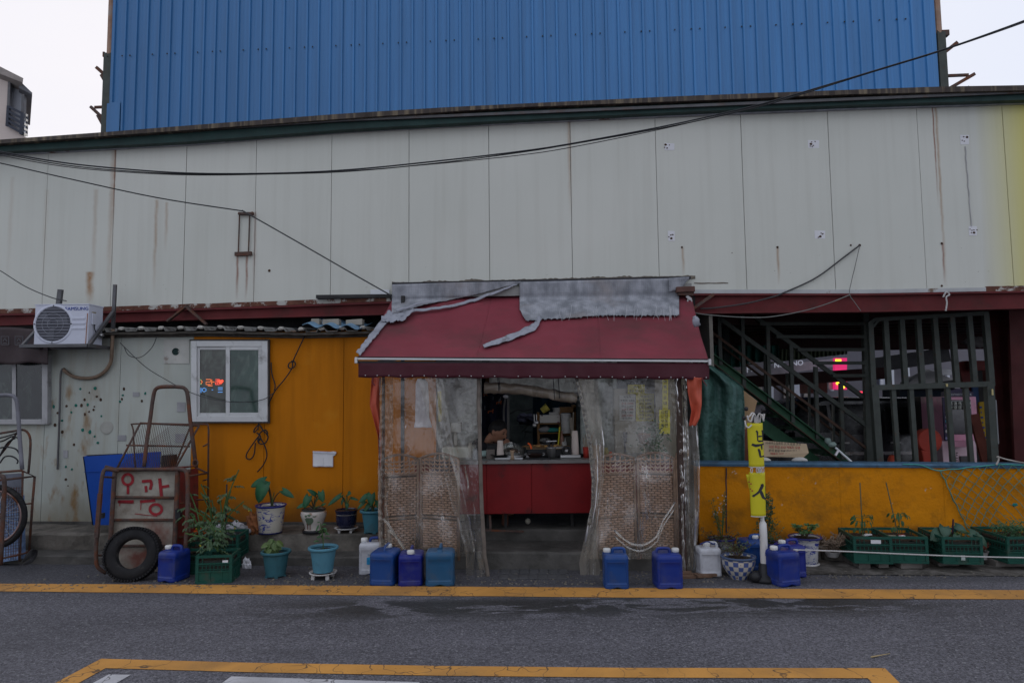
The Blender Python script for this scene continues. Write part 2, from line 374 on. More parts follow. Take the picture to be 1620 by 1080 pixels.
# left ledge and low kerb in front of the wall
def steps(name, m, prof, x0, x1, n=60, amp=.012, z0=-.02):
    """a slab of the given profile [(y offset before facade, z)] following the facade, with worn edges"""
    mb = MB(); vs = []; K = len(prof)
    for i in range(n+1):
        x = lerp(x0, x1, i/n)
        for j, (o_, z) in enumerate(prof):
            q = amp*(nz(x*3.1, j*1.7, 5) + .6*nz(x*11, j*3.3, 1)) if z > 0.01 else 0
            vs.append((x, 7.9 - o_ + S*x + q*1.0, z + (q*.6 if z > .01 else 0)))
    mb.add(vs, [(i*K+j, i*K+j+1, (i+1)*K+j+1, (i+1)*K+j) for i in range(n) for j in range(K-1)])
    mb.add([vs[j] for j in range(K)], [list(range(K))]); mb.add([vs[n*K+j] for j in range(K)], [list(range(K))])
    return struct(mb.build(name, m, smooth=False))
steps('raised_ledge', m_conc, [(.72, -.02), (.72, .12), (.71, .245), (.69, .262), (.3, .27), (.0, .272), (-.3, .272), (-.3, -.02)], -9, -1.28, 90, .02)
steps('low_kerb', m_conc2, [(.98, -.02), (.975, .075), (.96, .088), (.70, .09), (.7, -.02)], -9, -.3, 90, .012)
# stall step and floor
steps('stall_step', m_conc2, [(1.07, -.02), (1.07, .15), (1.055, .17), (.55, .175), (.545, .27), (.53, .285), (.2, .285), (.2, -.02)], -1.27, 1.75, 30, .01)
mb = MB(); mb.box((-1.9, 7.64, .0), (2.2, 12.2, .285)); struct(mb.build('stall_floor', m_conc2))
# small paving tiles at the step
for i in range(7):
    for j in range(2):
        p = G(790 + i*15.4 + j*2, 916 - j*8.5, 0)
        mb = MB(); mb.box((p.x, p.y, 0), (p.x + .088, p.y + .15, .008 + .002*((i*3+j) % 2)))
        o = mb.build('paving_tile', mat('grey_paving', (.075, .075, .078), .85, var=.25, dirt=GRIME), bevel=.003); struct(o)
# kerb stones and broken concrete strip below the right wall
mb = MB(); mb.grid(lambda u, v: Vector((lerp(1.9, 9, u), lerp(6.72, 7.45, v) + S*lerp(1.9, 9, u) + .03*nz(u*40, v*2)*(v < .5), .006 + .012*max(0, nz(u*50, v*5)))), 90, 6)
struct(mb.build('dirt_strip', mat('dusty_concrete', (.12, .11, .10), .95, var=.35, vs=6, bump=.8, bs=30, dirt=(.04, .036, .03), da=(.4, .6), ds=5, bd=.01)))
random.seed(11)
x = 2.75
while x < 7.2:
    L = random.uniform(.28, .5); y = 7.9 - .62 + S*x
    mb = MB(); mb.box((x, y - random.uniform(.0, .05), 0), (x + L - .02, y + .2, random.uniform(.1, .13)))
    for v in mb.v: v += Vector((nz(v.x*9, v.y*9, v.z*9), nz(v.y*8, v.x*5, 2), nz(v.z*9, v.x*7, 3)))*.03
    struct(mb.build('kerb_stone', m_conc, bevel=.02)); x += L
# the yard behind the openings
mb = MB(); mb.grid(lambda u, v: Vector((lerp(-1.5, 14, u), lerp(7.9, 40, v), .005)), 4, 4)
struct(mb.build('yard_ground', mat('yard_concrete', (.06, .06, .06), .9, var=.3)))

# ================================================================== BLUE BUILDING
k = N('blue_steel_sheet'); xx = k.xyz()
n = k.ramp(k.noise(1.0, 5, k.map((9, 9, .35))), .3, .7, .86, 1.1); g = k.ramp(xx[0], -6.5, 6.5, .86, 1.16)
c = k.n('ShaderNodeCombineColor')
for i, b in enumerate((.034, .155, .36)): k.L(k.math('MULTIPLY', k.math('MULTIPLY', n, g), b), c.inputs[i])
m_blue = k.pbr(c.outputs[0], .42, 0, k.bump(k.noise(2.5, 4), .12, .02), .45)
B0 = 11.2
bt = thing('blue_steel_building', 'tall blue corrugated steel building rising behind the white panel wall', 'building', W(820, 300, 0, B0))
xl, xr = W(182, 0, 0, B0), W(1474, 0, 0, B0)
def bpt(x, z, o_=0): return Vector((x, B0 + S*x - o_, z))
XL = (W(182, 0, 0, B0).x + W(168, 208, 0, B0).x)/2; XR = (W(1474, 0, 0, B0).x + W(1487, 137, 0, B0).x)/2
NS = 17; per = 4; ztop = 9.6
rp = (XR - XL)/(NS*per)
profr = [(0, 0), (.12, 0), (.17, .03), (.33, .03), (.38, 0), (.66, 0), (.69, .003), (.73, .003), (.76, 0)]
for s_ in range(NS):
    mb = MB(); vs = []; x0 = XL + s_*per*rp; cols = []
    for r_ in range(per):
        for (fx, h) in profr: cols.append((x0 + (r_ + fx)*rp, h))
    cols.append((x0 + per*rp + .012, 0.0)); zt = ztop + .004*(s_ % 3)
    for (cx, h) in cols: vs += [bpt(cx, 3.2, h + .002*(s_ % 2)), bpt(cx, zt, h + .002*(s_ % 2))]
    mb.add(vs, [(2*i, 2*i+1, 2*i+3, 2*i+2) for i in range(len(cols)-1)])
    mb.build('cladding_sheet', m_blue, bt)
zs = W(500, 75, 0, B0).z
mb = MB()
for s_ in range(NS*2):
    for dx in (-.14, .13):
        if (s_ % 2) and dx > 0: continue
        p = bpt(XL + s_*per*rp/2 + .09 + dx, zs + .01*nz(s_), .022); mb.cbox(p, (.02, .01, .02))
mb.build('screw_row', m_dark, bt, kind='stuff')
mb = MB(); mb.prism([bpt(XL, 3.2, -.02), bpt(XR, 3.2, -.02), bpt(XR, 9.55, -.02), bpt(XL, 9.55, -.02)], (0, 9, 0)); mb.build('building_body', m_blue, bt)
a = W(170, 168, 0, B0); b = W(197, 208, 0, B0); mb = MB(); mb.prism([bpt(XL - .02, 3.2, .034), bpt(XL + .22, 3.2, .034), bpt(XL + .22, W(180, 162, 0, B0).z, .034), bpt(XL - .02, W(180, 165, 0, B0).z, .034)], (0, .006, 0)); mb.build('patch_sheet', m_blue, bt)
mb = MB(); pL = XL - .09
m_down = mat('weathered_downpipe', (.27, .17, .12), .7, var=.3, ds=3, dirt=(.2, .2, .2))
for (xq, sg, yj, nm) in ((XL - .07, -1, 85, 'l'), (XR + .10, 1, 52, 'r')):
    zj = W(175 if sg < 0 else 1480, yj, 0, B0).z
    mb = MB(); mb.tube([bpt(xq - sg*.02, zj, -.05), bpt(xq - sg*.02, 9.5, -.05)], .055, 12); mb.build('downpipe', m_down, bt)
    mb = MB(); mb.bar(bpt(xq, 3.0, -.05), bpt(xq, zj + .02, -.05), .13, .1); mb.build('corner_post', m_green, bt)
    ba = lambda p, q, w_, n_='bracket_arm': MB().bar(p, q, w_).build(n_, m_rust, bt)
    ba(bpt(xq - .06, zj, -.05), bpt(xq + .11*sg + .02, zj, -.05), .09)
    for dz, l in ((-.42, .22), (-.56, .12)) if sg < 0 else ((-.36, .26),):
        ba(bpt(xq, zj + dz, -.05), bpt(xq + sg*l, zj + dz + .2, -.05), .055)
    for dz, l in ((-1.22, .3), (-1.38, .16)) if sg < 0 else ((-.98, .5), (-1.2, .4)):
        ba(bpt(xq, zj + dz, -.05), bpt(xq + sg*l, zj + dz + .28, -.05), .05); ba(bpt(xq, zj + dz + .3, -.12), bpt(xq + sg*l*.9, zj + dz + .3, -.12), .04)

# ================================================================== APARTMENT BUILDING (upper left)
m_plas = mat('beige_render', (.50, .43, .39), .85, var=.06, vs=1)
ab = thing('apartment_building', 'beige apartment block with a railed balcony behind the roof at upper left', 'building', at(10, 200, 26))
def A(px, py, Y=26): return at(px, py, Y)
mb = MB(); mb.prism([A(-120, 60), A(14, 118), A(12, 260), A(-120, 260)], (-5, 6, 0)); mb.build('wall', m_plas, ab)
mb = MB(); mb.prism([A(-130, 40, 25.6), A(37, 124, 25.6), A(36, 131, 25.6), A(-130, 66, 25.6)], (-5.2, 6.5, 0)); mb.build('roof', mat('roof_slab', (.25, .22, .2), .8), ab)
mb = MB(); mb.prism([A(31, 128, 25.9), A(51, 147, 25.9), A(51, 150, 25.9), A(30, 139, 25.9)], (-2.2, 3, 0)); mb.build('balcony_canopy', mat('slate', (.12, .12, .13), .6), ab)
mb = MB(); mb.prism([A(16, 130, 26.3), A(38, 150, 26.3), A(38, 214, 26.3), A(13, 200, 26.3)], (0, .1, 0)); mb.build('window', mat('balcony_glass', (.32, .33, .36), .15, spec=.8, var=.2, vs=.6, bump=0), ab)
mb = MB(); mb.bar(A(38, 150), A(37, 190), .12); mb.bar(A(16, 130), A(13, 200), .1); mb.build('window_frame', m_dkmetal, ab)
mb = MB()
for i in range(5): mb.bar(A(14, 169+i*7.5, 25.7), A(36, 180+i*7.8, 25.7), .09); mb.bar(A(36, 180+i*7.8, 25.7), A(42, 183+i*7.8, 27), .09)
mb.bar(A(14, 168, 25.7), A(12, 200, 25.7), .1); mb.bar(A(36, 179, 25.7), A(34, 213, 25.7), .1); mb.bar(A(42, 182, 27), A(40.5, 214, 27), .1); mb.build('balcony_rail', mat('dark_rail', (.03, .035, .05), .5), ab)
mb = MB(); mb.prism([A(-120, 150, 25.8), A(12, 198, 25.8), A(46, 222, 25.8), A(46, 260, 25.8), A(-120, 260, 25.8)], (0, .3, 0)); mb.build('balcony_slab', m_plas, ab)

# ================================================================== WHITE PANEL WALL (upper)
def panel_mat():
    k = N('white_sandwich_panel'); x = k.xyz(); X, Z = x[0], x[2]
    col = k.mix(k.ramp(k.noise(.5, 4), .35, .65), (.49, .50, .45), (.53, .535, .485))
    col = k.mix(k.ramp(k.noise(1.2, 5, k.map((9, 9, .35))), .48, .75, 0, .2), col, (.33, .32, .27))     # faint rain streaks
    col = k.mix(k.math('MULTIPLY', k.ramp(k.noise(30, 5, rough=.7), .68, .72), k.ramp(Z, 3.6, 2.9)), col, (.12, .09, .06))
    def streak(x0, wd, z1, z0, c, a=1.0, jag=1.0):
        xx_ = k.math('ABSOLUTE', k.math('SUBTRACT', k.math('ADD', X, k.math('MULTIPLY', k.math('SUBTRACT', k.noise(6*jag, 3), .5), wd*1.2)), x0))
        m1 = k.ramp(xx_, wd, wd*.1); m2 = k.ramp(Z, z0, lerp(z0, z1, .55)); m3 = k.ramp(Z, z1 + .01, z1 - .01)
        return k.math('MULTIPLY', k.math('MULTIPLY', k.math('MULTIPLY', m1, m2), m3), k.math('MULTIPLY', k.ramp(k.noise(9, 4), .2, .5, .5, 1), a)), c
    O = (.26, .13, .045); D = (.19, .06, .025)
    defs = []
    def sp(px, py0, py1, wpx, c, a):
        p = W(px, py0); q = W(px, py1); defs.append((p.x, mpx(wpx, p), p.z, q.z, c, a))
    sp(183, 234, 360, 2.5, D, .8); sp(180, 234, 490, 6, O, .4); sp(248, 316, 470, 4, O, .5); sp(143, 430, 482, 8, O, .95); sp(264, 320, 400, 4, O, .4); sp(152, 300, 460, 5, O, .3)
    sp(900, 188, 345, 4, O, .45); sp(1475, 167, 330, 1.8, D, .9); sp(1480, 167, 468, 3, O, .6); sp(1080, 392, 440, 3, O, .5); sp(1230, 392, 452, 3, O, .6); sp(1491, 384, 452, 2.6, D, .75)
    sp(75, 300, 470, 5, O, .15); sp(20, 280, 450, 5, O, .15); sp(404, 335, 480, 3, D, .4); sp(376, 402, 478, 3, D, .8); sp(391, 402, 478, 3, D, .8)
    for d in defs: mm, cc = streak(*d); col = k.mix(mm, col, cc)
    # yellow paint sprayed over the far right end
    ye = k.ramp(k.math('ADD', X, k.math('MULTIPLY', k.math('SUBTRACT', Z, 3.6), -.0)), W(1548, 300).x, W(1640, 300).x)
    col = k.mix(k.math('MULTIPLY', ye, .9), col, (.54, .48, .06))
    wv = k.n('ShaderNodeTexWave'); wv.inputs['Scale'].default_value = 6.0; wv.bands_direction = 'X'; k.L(k.pos, wv.inputs['Vector'])
    nb = k.bump(wv.outputs['Fac'], .12, .003); nb = k.bump(k.noise(1.1, 3), .25, .03, nb)
    return k.pbr(col, .5, 0, nb, .35)
m_panel = panel_mat()
EAT = [(-60, 225), (0, 221), (167, 209), (280, 200), (540, 180), (720, 169), (1080, 152), (1350, 142), (1490, 137), (1620, 135), (1700, 133.5)]
EAM = [(-60, 231), (0, 227), (280, 207), (540, 188), (810, 170), (1080, 160), (1350, 149), (1620, 143), (1700, 142)]
EAB = [(-60, 244), (0, 240), (300, 224), (540, 205), (810, 190), (1080, 177), (1350, 166), (1620, 158), (1700, 156)]
EAF = [(-60, 250), (0, 245), (300, 229), (540, 209), (810, 195), (1080, 183), (1350, 172.5), (1620, 163.5), (1700, 162)]
WBT = [(-60, 491), (0, 490), (180, 485.5), (400, 478.5), (600, 471), (1090, 461.5), (1370, 461.5), (1620, 457), (1700, 456)]
pw = thing('white_panel_wall', 'long white sandwich panel wall with rust streaks above the stall', 'wall', W(810, 470))
seams = [-42, 73, 180, 293, 404, 524, 647, 774, 904, 1040, 1177, 1316, 1459, 1596, 1735]
for i, (a, b) in enumerate(zip(seams, seams[1:])):
    xa, xb = W(a, 330).x + .0025, W(b, 330).x - .0025
    def tz(x, t, o_=0.0):                              # height on the wall for a world x, read from a pixel table
        px = 810.0
        for _ in range(6): p = W(px, tab(t, px), o_); px += (x - p.x)*F/8
        return W(px, tab(t, px), o_).z
    pts = [(xa, tz(xa, WBT)), (xb, tz(xb, WBT)), (xb, tz(xb, EAF) + .05), ((xa+xb)/2, tz((xa+xb)/2, EAF) + .05), (xa, tz(xa, EAF) + .05)]
    mb = MB(); dd = .0015*(i % 3); mb.prism([Vector((x, 7.9 + S*x - dd, z)) for x, z in pts], (0, .05, 0)); mb.build('panel', m_panel, pw, bevel=.003)
mb = MB(); mb.prism([W(-60, 470, -.06), W(1700, 455, -.06), W(1700, 170, -.06), W(900, 200, -.06), W(-60, 260, -.06)], (0, .1, 0)); mb.build('joint_backing', mat('joint_grey', (.13, .13, .125), .8), pw)
# bottom flashing: rusty chipped on the left, white on the right
def strip(mb, t0, t1, x0, x1, o0, thick, n=24, base=7.9):
    vs = []
    for i in range(n+1):
        px = lerp(x0, x1, i/n)
        for t in (t0, t1):
            p = W(px, t(px) if callable(t) else tab(t, px), o0, base); vs += [p, p + Vector((0, thick, 0))]
    fs = []
    for i in range(n):
        a = 4*i; b = a+4; fs += [(a, a+2, b+2, b), (a+1, b+1, b+3, a+3), (a, b, b+1, a+1), (a+2, a+3, b+3, b+2)]
    fs += [(0, 1, 3, 2), (4*n, 4*n+2, 4*n+3, 4*n+1)]
    mb.add(vs, fs); return mb
m_chip = mat('chipped_rusty_flashing', (.11, .045, .03), .8, var=.4, vs=10, dirt=(.38, .37, .34), da=(.52, .57), ds=7)
m_fl = mat('white_flashing', (.38, .39, .39), .5, var=.15, dirt=(.15, .1, .07), da=(.6, .7), ds=6)
mb = MB(); strip(mb, lambda p: tab(WBT, p) - 1 + .8*nz(p*.05), lambda p: tab(WBT, p) + 6, -60, 618, .012, .06); mb.build('flashing', m_chip, pw)
mb = MB(); strip(mb, lambda p: tab(WBT, p) - 3.5, lambda p: tab(WBT, p) + 2.5, 1098, 1560, .012, .03); mb.build('flashing', m_fl, pw)
mb = MB(); strip(mb, lambda p: tab(WBT, p) - 5 - 2*abs(nz(p*.1)), lambda p: tab(WBT, p) + 3 + 2*nz(p*.2), 1560, 1700, .01, .03); mb.build('flashing', m_chip, pw)
# foam residue line above the awning, ragged upper edge
mb = MB(); strip(mb, lambda p: lerp(447, 436, (p-620)/480) - 3.0*abs(nz(p*.12)) - 6*max(0, nz(p*.03, 3)) , lambda p: lerp(451, 441, (p-620)/480), 620, 1100, .008, .008, 160); mb.build('foam_residue', mat('brown_foam', (.15, .13, .105), .95, var=.4, vs=20, bump=1, bd=.01), pw)
mb = MB(); strip(mb, lambda p: 447 + 1.2*nz(p*.06), lambda p: 448.6 + 1.2*nz(p*.05), 1098, 1152, .003, .004, 30); mb.build('foam_residue', mat('brown_foam', (0,0,0)), pw)
# old sign fixing patches: pale squares with torn rusty holes
m_patch = mat('bare_patch', (.60, .60, .62), .6, var=.05); m_hole = mat('rusty_hole', (.06, .035, .022), .9, var=.4)
for (x, y, w_, h_, hx, hy) in ((1059, 232, 16, 11, -6, -3), (1287, 228, 18, 13, -4, 0), (1526, 221, 14, 15, 4, -4), (1062, 373, 11, 16, 0, 4), (1297, 371, 17, 13, 1, 3), (1539, 365, 13, 15, 2, 3)):
    mb = MB(); mb.prism([W(x-w_/2, y-h_/2, .003), W(x+w_/2, y-h_/2+.6, .003), W(x+w_/2, y+h_/2, .003), W(x-w_/2+.7, y+h_/2, .003)], (0, .002, 0)); pt = mb.build('patch', m_patch, pw)
    mb = MB(); mb.ball(W(x+hx, y+hy, .004), .013, 8, (1.2, .4, 1), .4, 3, x)
    for q in range(5): mb.ball(W(x+hx*.4+random.uniform(-6, 6), y+hy*.3+random.uniform(-4, 4), .006), .006, 6, (1.3, .3, 1), .5, 3, q+x)
    mb.build('torn_hole', m_hole, pt)
mb = MB()
for (x, y, r) in ((1079, 391, .012), (1230, 391, .014), (1346, 388, .012), (1360, 388, .016), (1490, 385, .014), (1490, 452, .013), (426, 428, .017), (1020+373/2.7, 150+675/2.7, .006)): mb.ball(W(x, y, .004), r, 8, (1, .5, 1))
mb.build('drill_hole', m_hole, pw, kind='stuff')
mb = MB()
for (a, b) in (((1527, 232), (1537, 358)),): mb.tube([W(lerp(a[0], b[0], t) + 1.5*nz(t*9), lerp(a[1], b[1], t), .006) for t in [i/14 for i in range(15)]], .006, 5, wob=.6)
mb.build('sealant_run', mat('grey_sealant', (.36, .36, .36), .7), pw)
# rusty bracket at 385
mb = MB(); mb.bar(W(378, 338, .03), W(399, 338, .03), .035, .03); mb.bar(W(379, 338, .02), W(377, 402, .02), .012); mb.bar(W(395, 340, .02), W(393, 402, .02), .012); mb.bar(W(372, 402, .03), W(398, 401, .03), .035, .045)
mb.ball(W(399, 338, .04), .025, 8); mb.ball(W(379, 338, .04), .022, 8)
tag(mb.build('wall_bracket', m_rust), 'rusty twin rod bracket on the white wall where the thin cable bends', 'bracket')

# ------------------------------------------------------------------ eaves
ev = thing('roof_eaves', 'dark green roof eaves with rusty gutter running along the top of the white wall', 'eaves', W(810, 180))
mb = MB(); strip(mb, EAT, EAM, -60, 1700, .22, .6, 30); mb.build('gutter', mat('rusty_gutter', (.055, .045, .04), .8, var=.4, vs=7, streak=(.16, .13, .09), sa=(.5, .65), bump=.5), ev)
mb = MB(); strip(mb, lambda p: tab(EAM, p) + .3, EAB, -60, 1700, .14, .1, 30); mb.build('fascia', mat('fascia_green', (.012, .035, .032), .5, var=.3, vs=5), ev)
mb = MB(); strip(mb, lambda p: tab(EAB, p) + .4, EAF, -60, 1700, .05, .04, 30); mb.build('flashing', mat('galvanised_flashing', (.30, .31, .35), .45, .3, var=.3, vs=9, dirt=RUST, da=(.64, .7), ds=2), ev)
mb = MB(); p0 = W(-60, 222, .2); p1 = W(1700, 134, .2); mb.add([W(-60, 229, .18), W(540, 190, .18), W(1700, 142, .18), W(1700, 142, .18) + Vector((0, 1.4, .1)), W(540, 190, .18) + Vector((0, 1.4, .1)), W(-60, 229, .18) + Vector((0, 1.4, .1))], [(0, 1, 4, 5), (1, 2, 3, 4)]); mb.build('roof_deck', m_dkmetal, ev, solid=.03)  # deck kept short so sky light drops in behind the stall

# ------------------------------------------------------------------ red beams
def beam(label, x0, x1, bt_, o_=0.02):
    t = thing('red_steel_beam', label, 'beam', W(x0, tab(WBT, x0)), 'red steel beams under the white wall')
    top_ = lambda p: tab(WBT, p) + (6.3 if x0 < 600 else 2.8); bot_ = lambda p: tab(bt_, p)
    mb = MB(); strip(mb, top_, lambda p: top_(p) + 3, x0, x1, o_, .12); strip(mb, lambda p: bot_(p) - 2.5, bot_, x0, x1, o_, .12); mb.build('flange', m_redbeam, t)
    mb = MB(); strip(mb, lambda p: top_(p) + 1, lambda p: bot_(p) - 1, x0, x1, o_ - .05, .012); mb.build('web', m_redbeam, t)
    return t
beam('dark red steel beam above the left corrugated lean-to roof', -60, 640, [(-60, 516), (0, 515), (400, 503), (640, 497)])
beam('brighter red steel beam above the stair and gate on the right', 1085, 1700, [(1085, 496), (1400, 493), (1620, 488), (1700, 487)])

# ================================================================== LEFT PAINTED WALL
LB = 7.68
def paint_panel(name, base, orange):
    k = N(name); x = k.xyz(); col = k.mix(k.ramp(k.noise(1.1, 5), .3, .7), base, tuple(c*.8 for c in base))
    col = k.mix(k.ramp(k.noise(1.0, 6, k.map((7, 7, .6))), .48, .72, 0, .55), col, tuple(c*.55 for c in base) if orange else (.27, .24, .17))
    low = k.ramp(k.math('ADD', x[2], k.math('MULTIPLY', k.noise(3, 6), .55)), .95, .50)
    col = k.mix(k.math('MULTIPLY', low, .75), col, (.09, .06, .028) if orange else (.16, .13, .075))
    if orange:
        col = k.mix(k.ramp(k.noise(1.6, 5), .6, .78, 0, .4), col, (.62, .31, .035))
        col = k.mix(k.ramp(k.noise(24, 3, rough=.7), .71, .74, 0, .7), col, (.05, .04, .03))
    if not orange:
        mk = k.math('MULTIPLY', k.ramp(k.noise(2.4, 6, k.map((3, 3, 1.2))), .52, .68), k.math('MULTIPLY', k.ramp(x[0], W(60, 600).x, W(110, 600).x), k.ramp(x[0], W(190, 600).x, W(150, 600).x)))
        mk = k.math('MULTIPLY', mk, k.ramp(x[2], 2.05, 1.7)); col = k.mix(mk, col, (.20, .12, .05))
    wv = k.n('ShaderNodeTexWave'); wv.inputs['Scale'].default_value = 6.0; wv.bands_direction = 'X'; k.L(k.pos, wv.inputs['Vector'])
    nb = k.bump(wv.outputs['Fac'], .18 if orange else .12, .003); nb = k.bump(k.noise(3, 5), .3, .02, nb)
    return k.pbr(col, .65, 0, nb, .12 if orange else .3)
m_orange = paint_panel('orange_wall_paint', (.49, .160, .003), True); m_wall2 = paint_panel('grimy_white_panel', (.40, .425, .385), False)
lw = thing('painted_panel_wall', 'low panel wall painted white at left and orange beside the stall', 'wall', W(300, 820, 0, LB))
ls = [(-60, 70, 0), (70, 187, 0), (187, 303, 0), (303, 418, 1), (418, 543, 1), (543, 690, 1)]
for a, b, og in ls:
    xa, xb = W(a, 680, 0, LB).x + .002, W(b, 680, 0, LB).x - .002
    mb = MB(); mb.prism([Vector((xa, LB + S*xa, .2)), Vector((xb, LB + S*xb, .2)), Vector((xb, LB + S*xb, 2.465)), Vector((xa, LB + S*xa, 2.465))], (0, .06, 0))
    mb.build('panel', m_orange if og else m_wall2, lw, bevel=.003)
# base trim line of the wall
mb = MB(); xa, xb = W(-60, 800, 0, LB).x, W(640, 800, 0, LB).x
mb.prism([Vector((xa, LB + S*xa - .022, .2)), Vector((xb, LB + S*xb - .022, .2)), Vector((xb, LB + S*xb - .022, .30)), Vector((xa, LB + S*xa - .022, .30))], (0, .02, 0)); mb.build('base_channel', m_conc2, lw)
# flakes, holes, little plates on the white part
random.seed(3); m_teal = mat('teal_foam_filling', (.01, .13, .10), .7); mb = MB(); mb2 = MB()
for (x, y) in [(127,615),(142,621),(151,614),(153,627),(133,632),(160,632),(121,641),(128,641),(138,640),(150,643),(148,648),(113,652),(84,643),(90,653),(86,672),(99,683),(143,683),(149,690),(154,700),(106,642),(195,615),(195,625),(190,635),(229,622),(193,631),(224,634),(117,703),(131,680),(105,738),(98,665),(104,758),(107,768),(140,651),(114,742),(160,658),(135,655)]:
    (mb if random.random() < .6 else mb2).ball(W(x + random.uniform(-1, 1), y, .004, LB), random.uniform(.009, .018), 7, (1, .35, random.uniform(.8, 1.5)), .5, 3, x)
mb.build('filled_hole', m_teal, lw, kind='stuff'); mb2.build('open_hole', m_hole, lw, kind='stuff')
m_pl = mat('pale_patch_plate', (.40, .40, .37), .6, var=.15, dirt=RUST, da=(.6, .7))
for (x0, y0, x1, y1) in ((259, 537, 299, 575), (280, 636, 293, 651), (100, 712, 107, 724), (186, 688, 199, 697), (210, 620, 220, 627), (277, 686, 292, 700)):
    mb = MB(); mb.prism([W(x0, y1, .008, LB), W(x1, y1, .008, LB), W(x1, y0, .008, LB), W(x0, y0, .008, LB)], (0, .006, 0)); o = mb.build('patch_plate', m_pl if y0 < 600 else mat('grey_plate', (.28, .28, .29), .6), lw)
mb = MB(); c = W(278, 556, .010, LB); mb.lathe([(0, 0), (.035, 0), (.042, .004), (.042, .0)], c, 20, Matrix.Rotation(PI/2, 3, 'X')); mb.build('vent_hole', mat('teal_dark_hole', (.004, .02, .018), .6), lw)
mb = MB(); c = W(169, 676, .006, LB); mb.lathe([(0, .003), (.066, .003), (.078, .0), (.078, -.01)], c, 26, Matrix.Rotation(PI/2, 3, 'X')); mb.build('round_cover', mat('round_cover_grey', (.30, .30, .27), .7, var=.2), lw)
mb = MB(); mb.tube(catm([W(99, 583, .03, LB), W(96, 592, .03, LB), W(95, 620, .03, LB), W(94, 660, .03, LB), W(91, 742, .02, LB)]), .011, 8); mb.build('conduit', m_dkmetal, lw)
# corrugated lean-to roof edge
rf = thing('corrugated_lean_to_roof', 'low corrugated sheet roof edge over the painted wall', 'roof', W(300, 520, 0, LB))
LRT = [(-60, 531), (180, 524), (330, 522), (480, 525), (600, 522)]
m_cor = mat('dirty_corrugated_sheet', (.20, .20, .19), .8, var=.4, vs=9, dirt=(.05, .045, .04), da=(.45, .6), ds=7)
xa, xb = W(-60, 522, .16, LB).x, W(598, 522, .16, LB).x; nc = 21
def roofpt(u, v):
    x = lerp(xa, xb, u); ph = (u*nc) % 1.0; h = .045*max(0, math.sin(ph*2*PI))**.6 if ph < .5 else 0
    zb = tz2(x); return Vector((x, LB + S*x - .16 + v*1.3, zb + h + v*.10))
def tz2(x): px = 810 + (x/7.6)*F; return at(px, tab(LRT, px), LB - .16 + S*x).z
mb = MB(); mb.grid(roofpt, nc*12, 3); mb.build('roof_sheet', m_cor, rf, solid=.008)
mb = MB()
for i in range(nc):
    u = (i + .25)/nc; p = roofpt(u, 0); mb.ball(p + Vector((0, .01, -.012)), .036, 8, (1.1, .8, .62), .35, 4, i)
mb.build('ridge_filler', mat('mortar_white', (.33, .32, .29), .9, var=.4, vs=14), rf, kind='stuff')
mb = MB(); strip(mb, lambda p: tab(LRT, p) + 1.5, lambda p: tab(LRT, p) + 5 + nz(p*.08), -60, 598, .13, .1, 60, base=LB); strip(mb, lambda p: tab(LRT, p) + 5, lambda p: tab(LRT, p) + 10, -60, 598, .03, .05, 30, base=LB); mb.build('eave_board', mat('grimy_board', (.075, .068, .058), .9, var=.45, vs=12, bump=.7), rf)
mb = MB()
def bs(u, v):
    x = lerp(W(478, 514, .2, LB).x, W(572, 514, .2, LB).x, u); return Vector((x, LB + S*x - .2 + v*.6, lerp(W(478, 514, .2, LB).z, W(570, 518, .2, LB).z, u) + .022*math.sin(u*6*PI) + v*.12))
mb.grid(bs, 40, 3); mb.build('blue_offcut_sheet', mat('pale_blue_sheet', (.14, .25, .36), .5, var=.3, vs=8), rf, solid=.006)
for i, (a, b) in enumerate(((492, 505), (510, 536), (547, 573))):
    mb = MB(); mb.prism([W(a, 504 + i, .0, LB), W(b, 504, .0, LB), W(b, 514, .0, LB), W(a, 514, .0, LB)], (0, .12, 0)); tag(mb.build('brick', mat('pale_brick', (.28, .26, .22), .9, var=.2), bevel=.006), ['narrow pale brick, leftmost of three resting on the lean-to roof', 'pale brick in the middle of three resting on the lean-to roof', 'pale brick next to the awning, on the lean-to roof'][i], 'brick', 'bricks laid on the lean-to roof')
mb = MB(); strip(mb, lambda p: 470, lambda p: 600, -120, 660, -.6, .05, 4); struct(mb.build('roof_void_backing', m_dark))  # dark backing added to stop sky showing through the roof gap
mb = MB(); mb.bar(W(265, 508, .07), W(297, 483, .07), .05, .02); mb.bar(W(294, 484, .07), W(327, 513, .06), .05, .025)
tag(mb.build('angle_brace', m_rust), 'rusty inverted V angle brace hanging from the left red beam', 'brace')

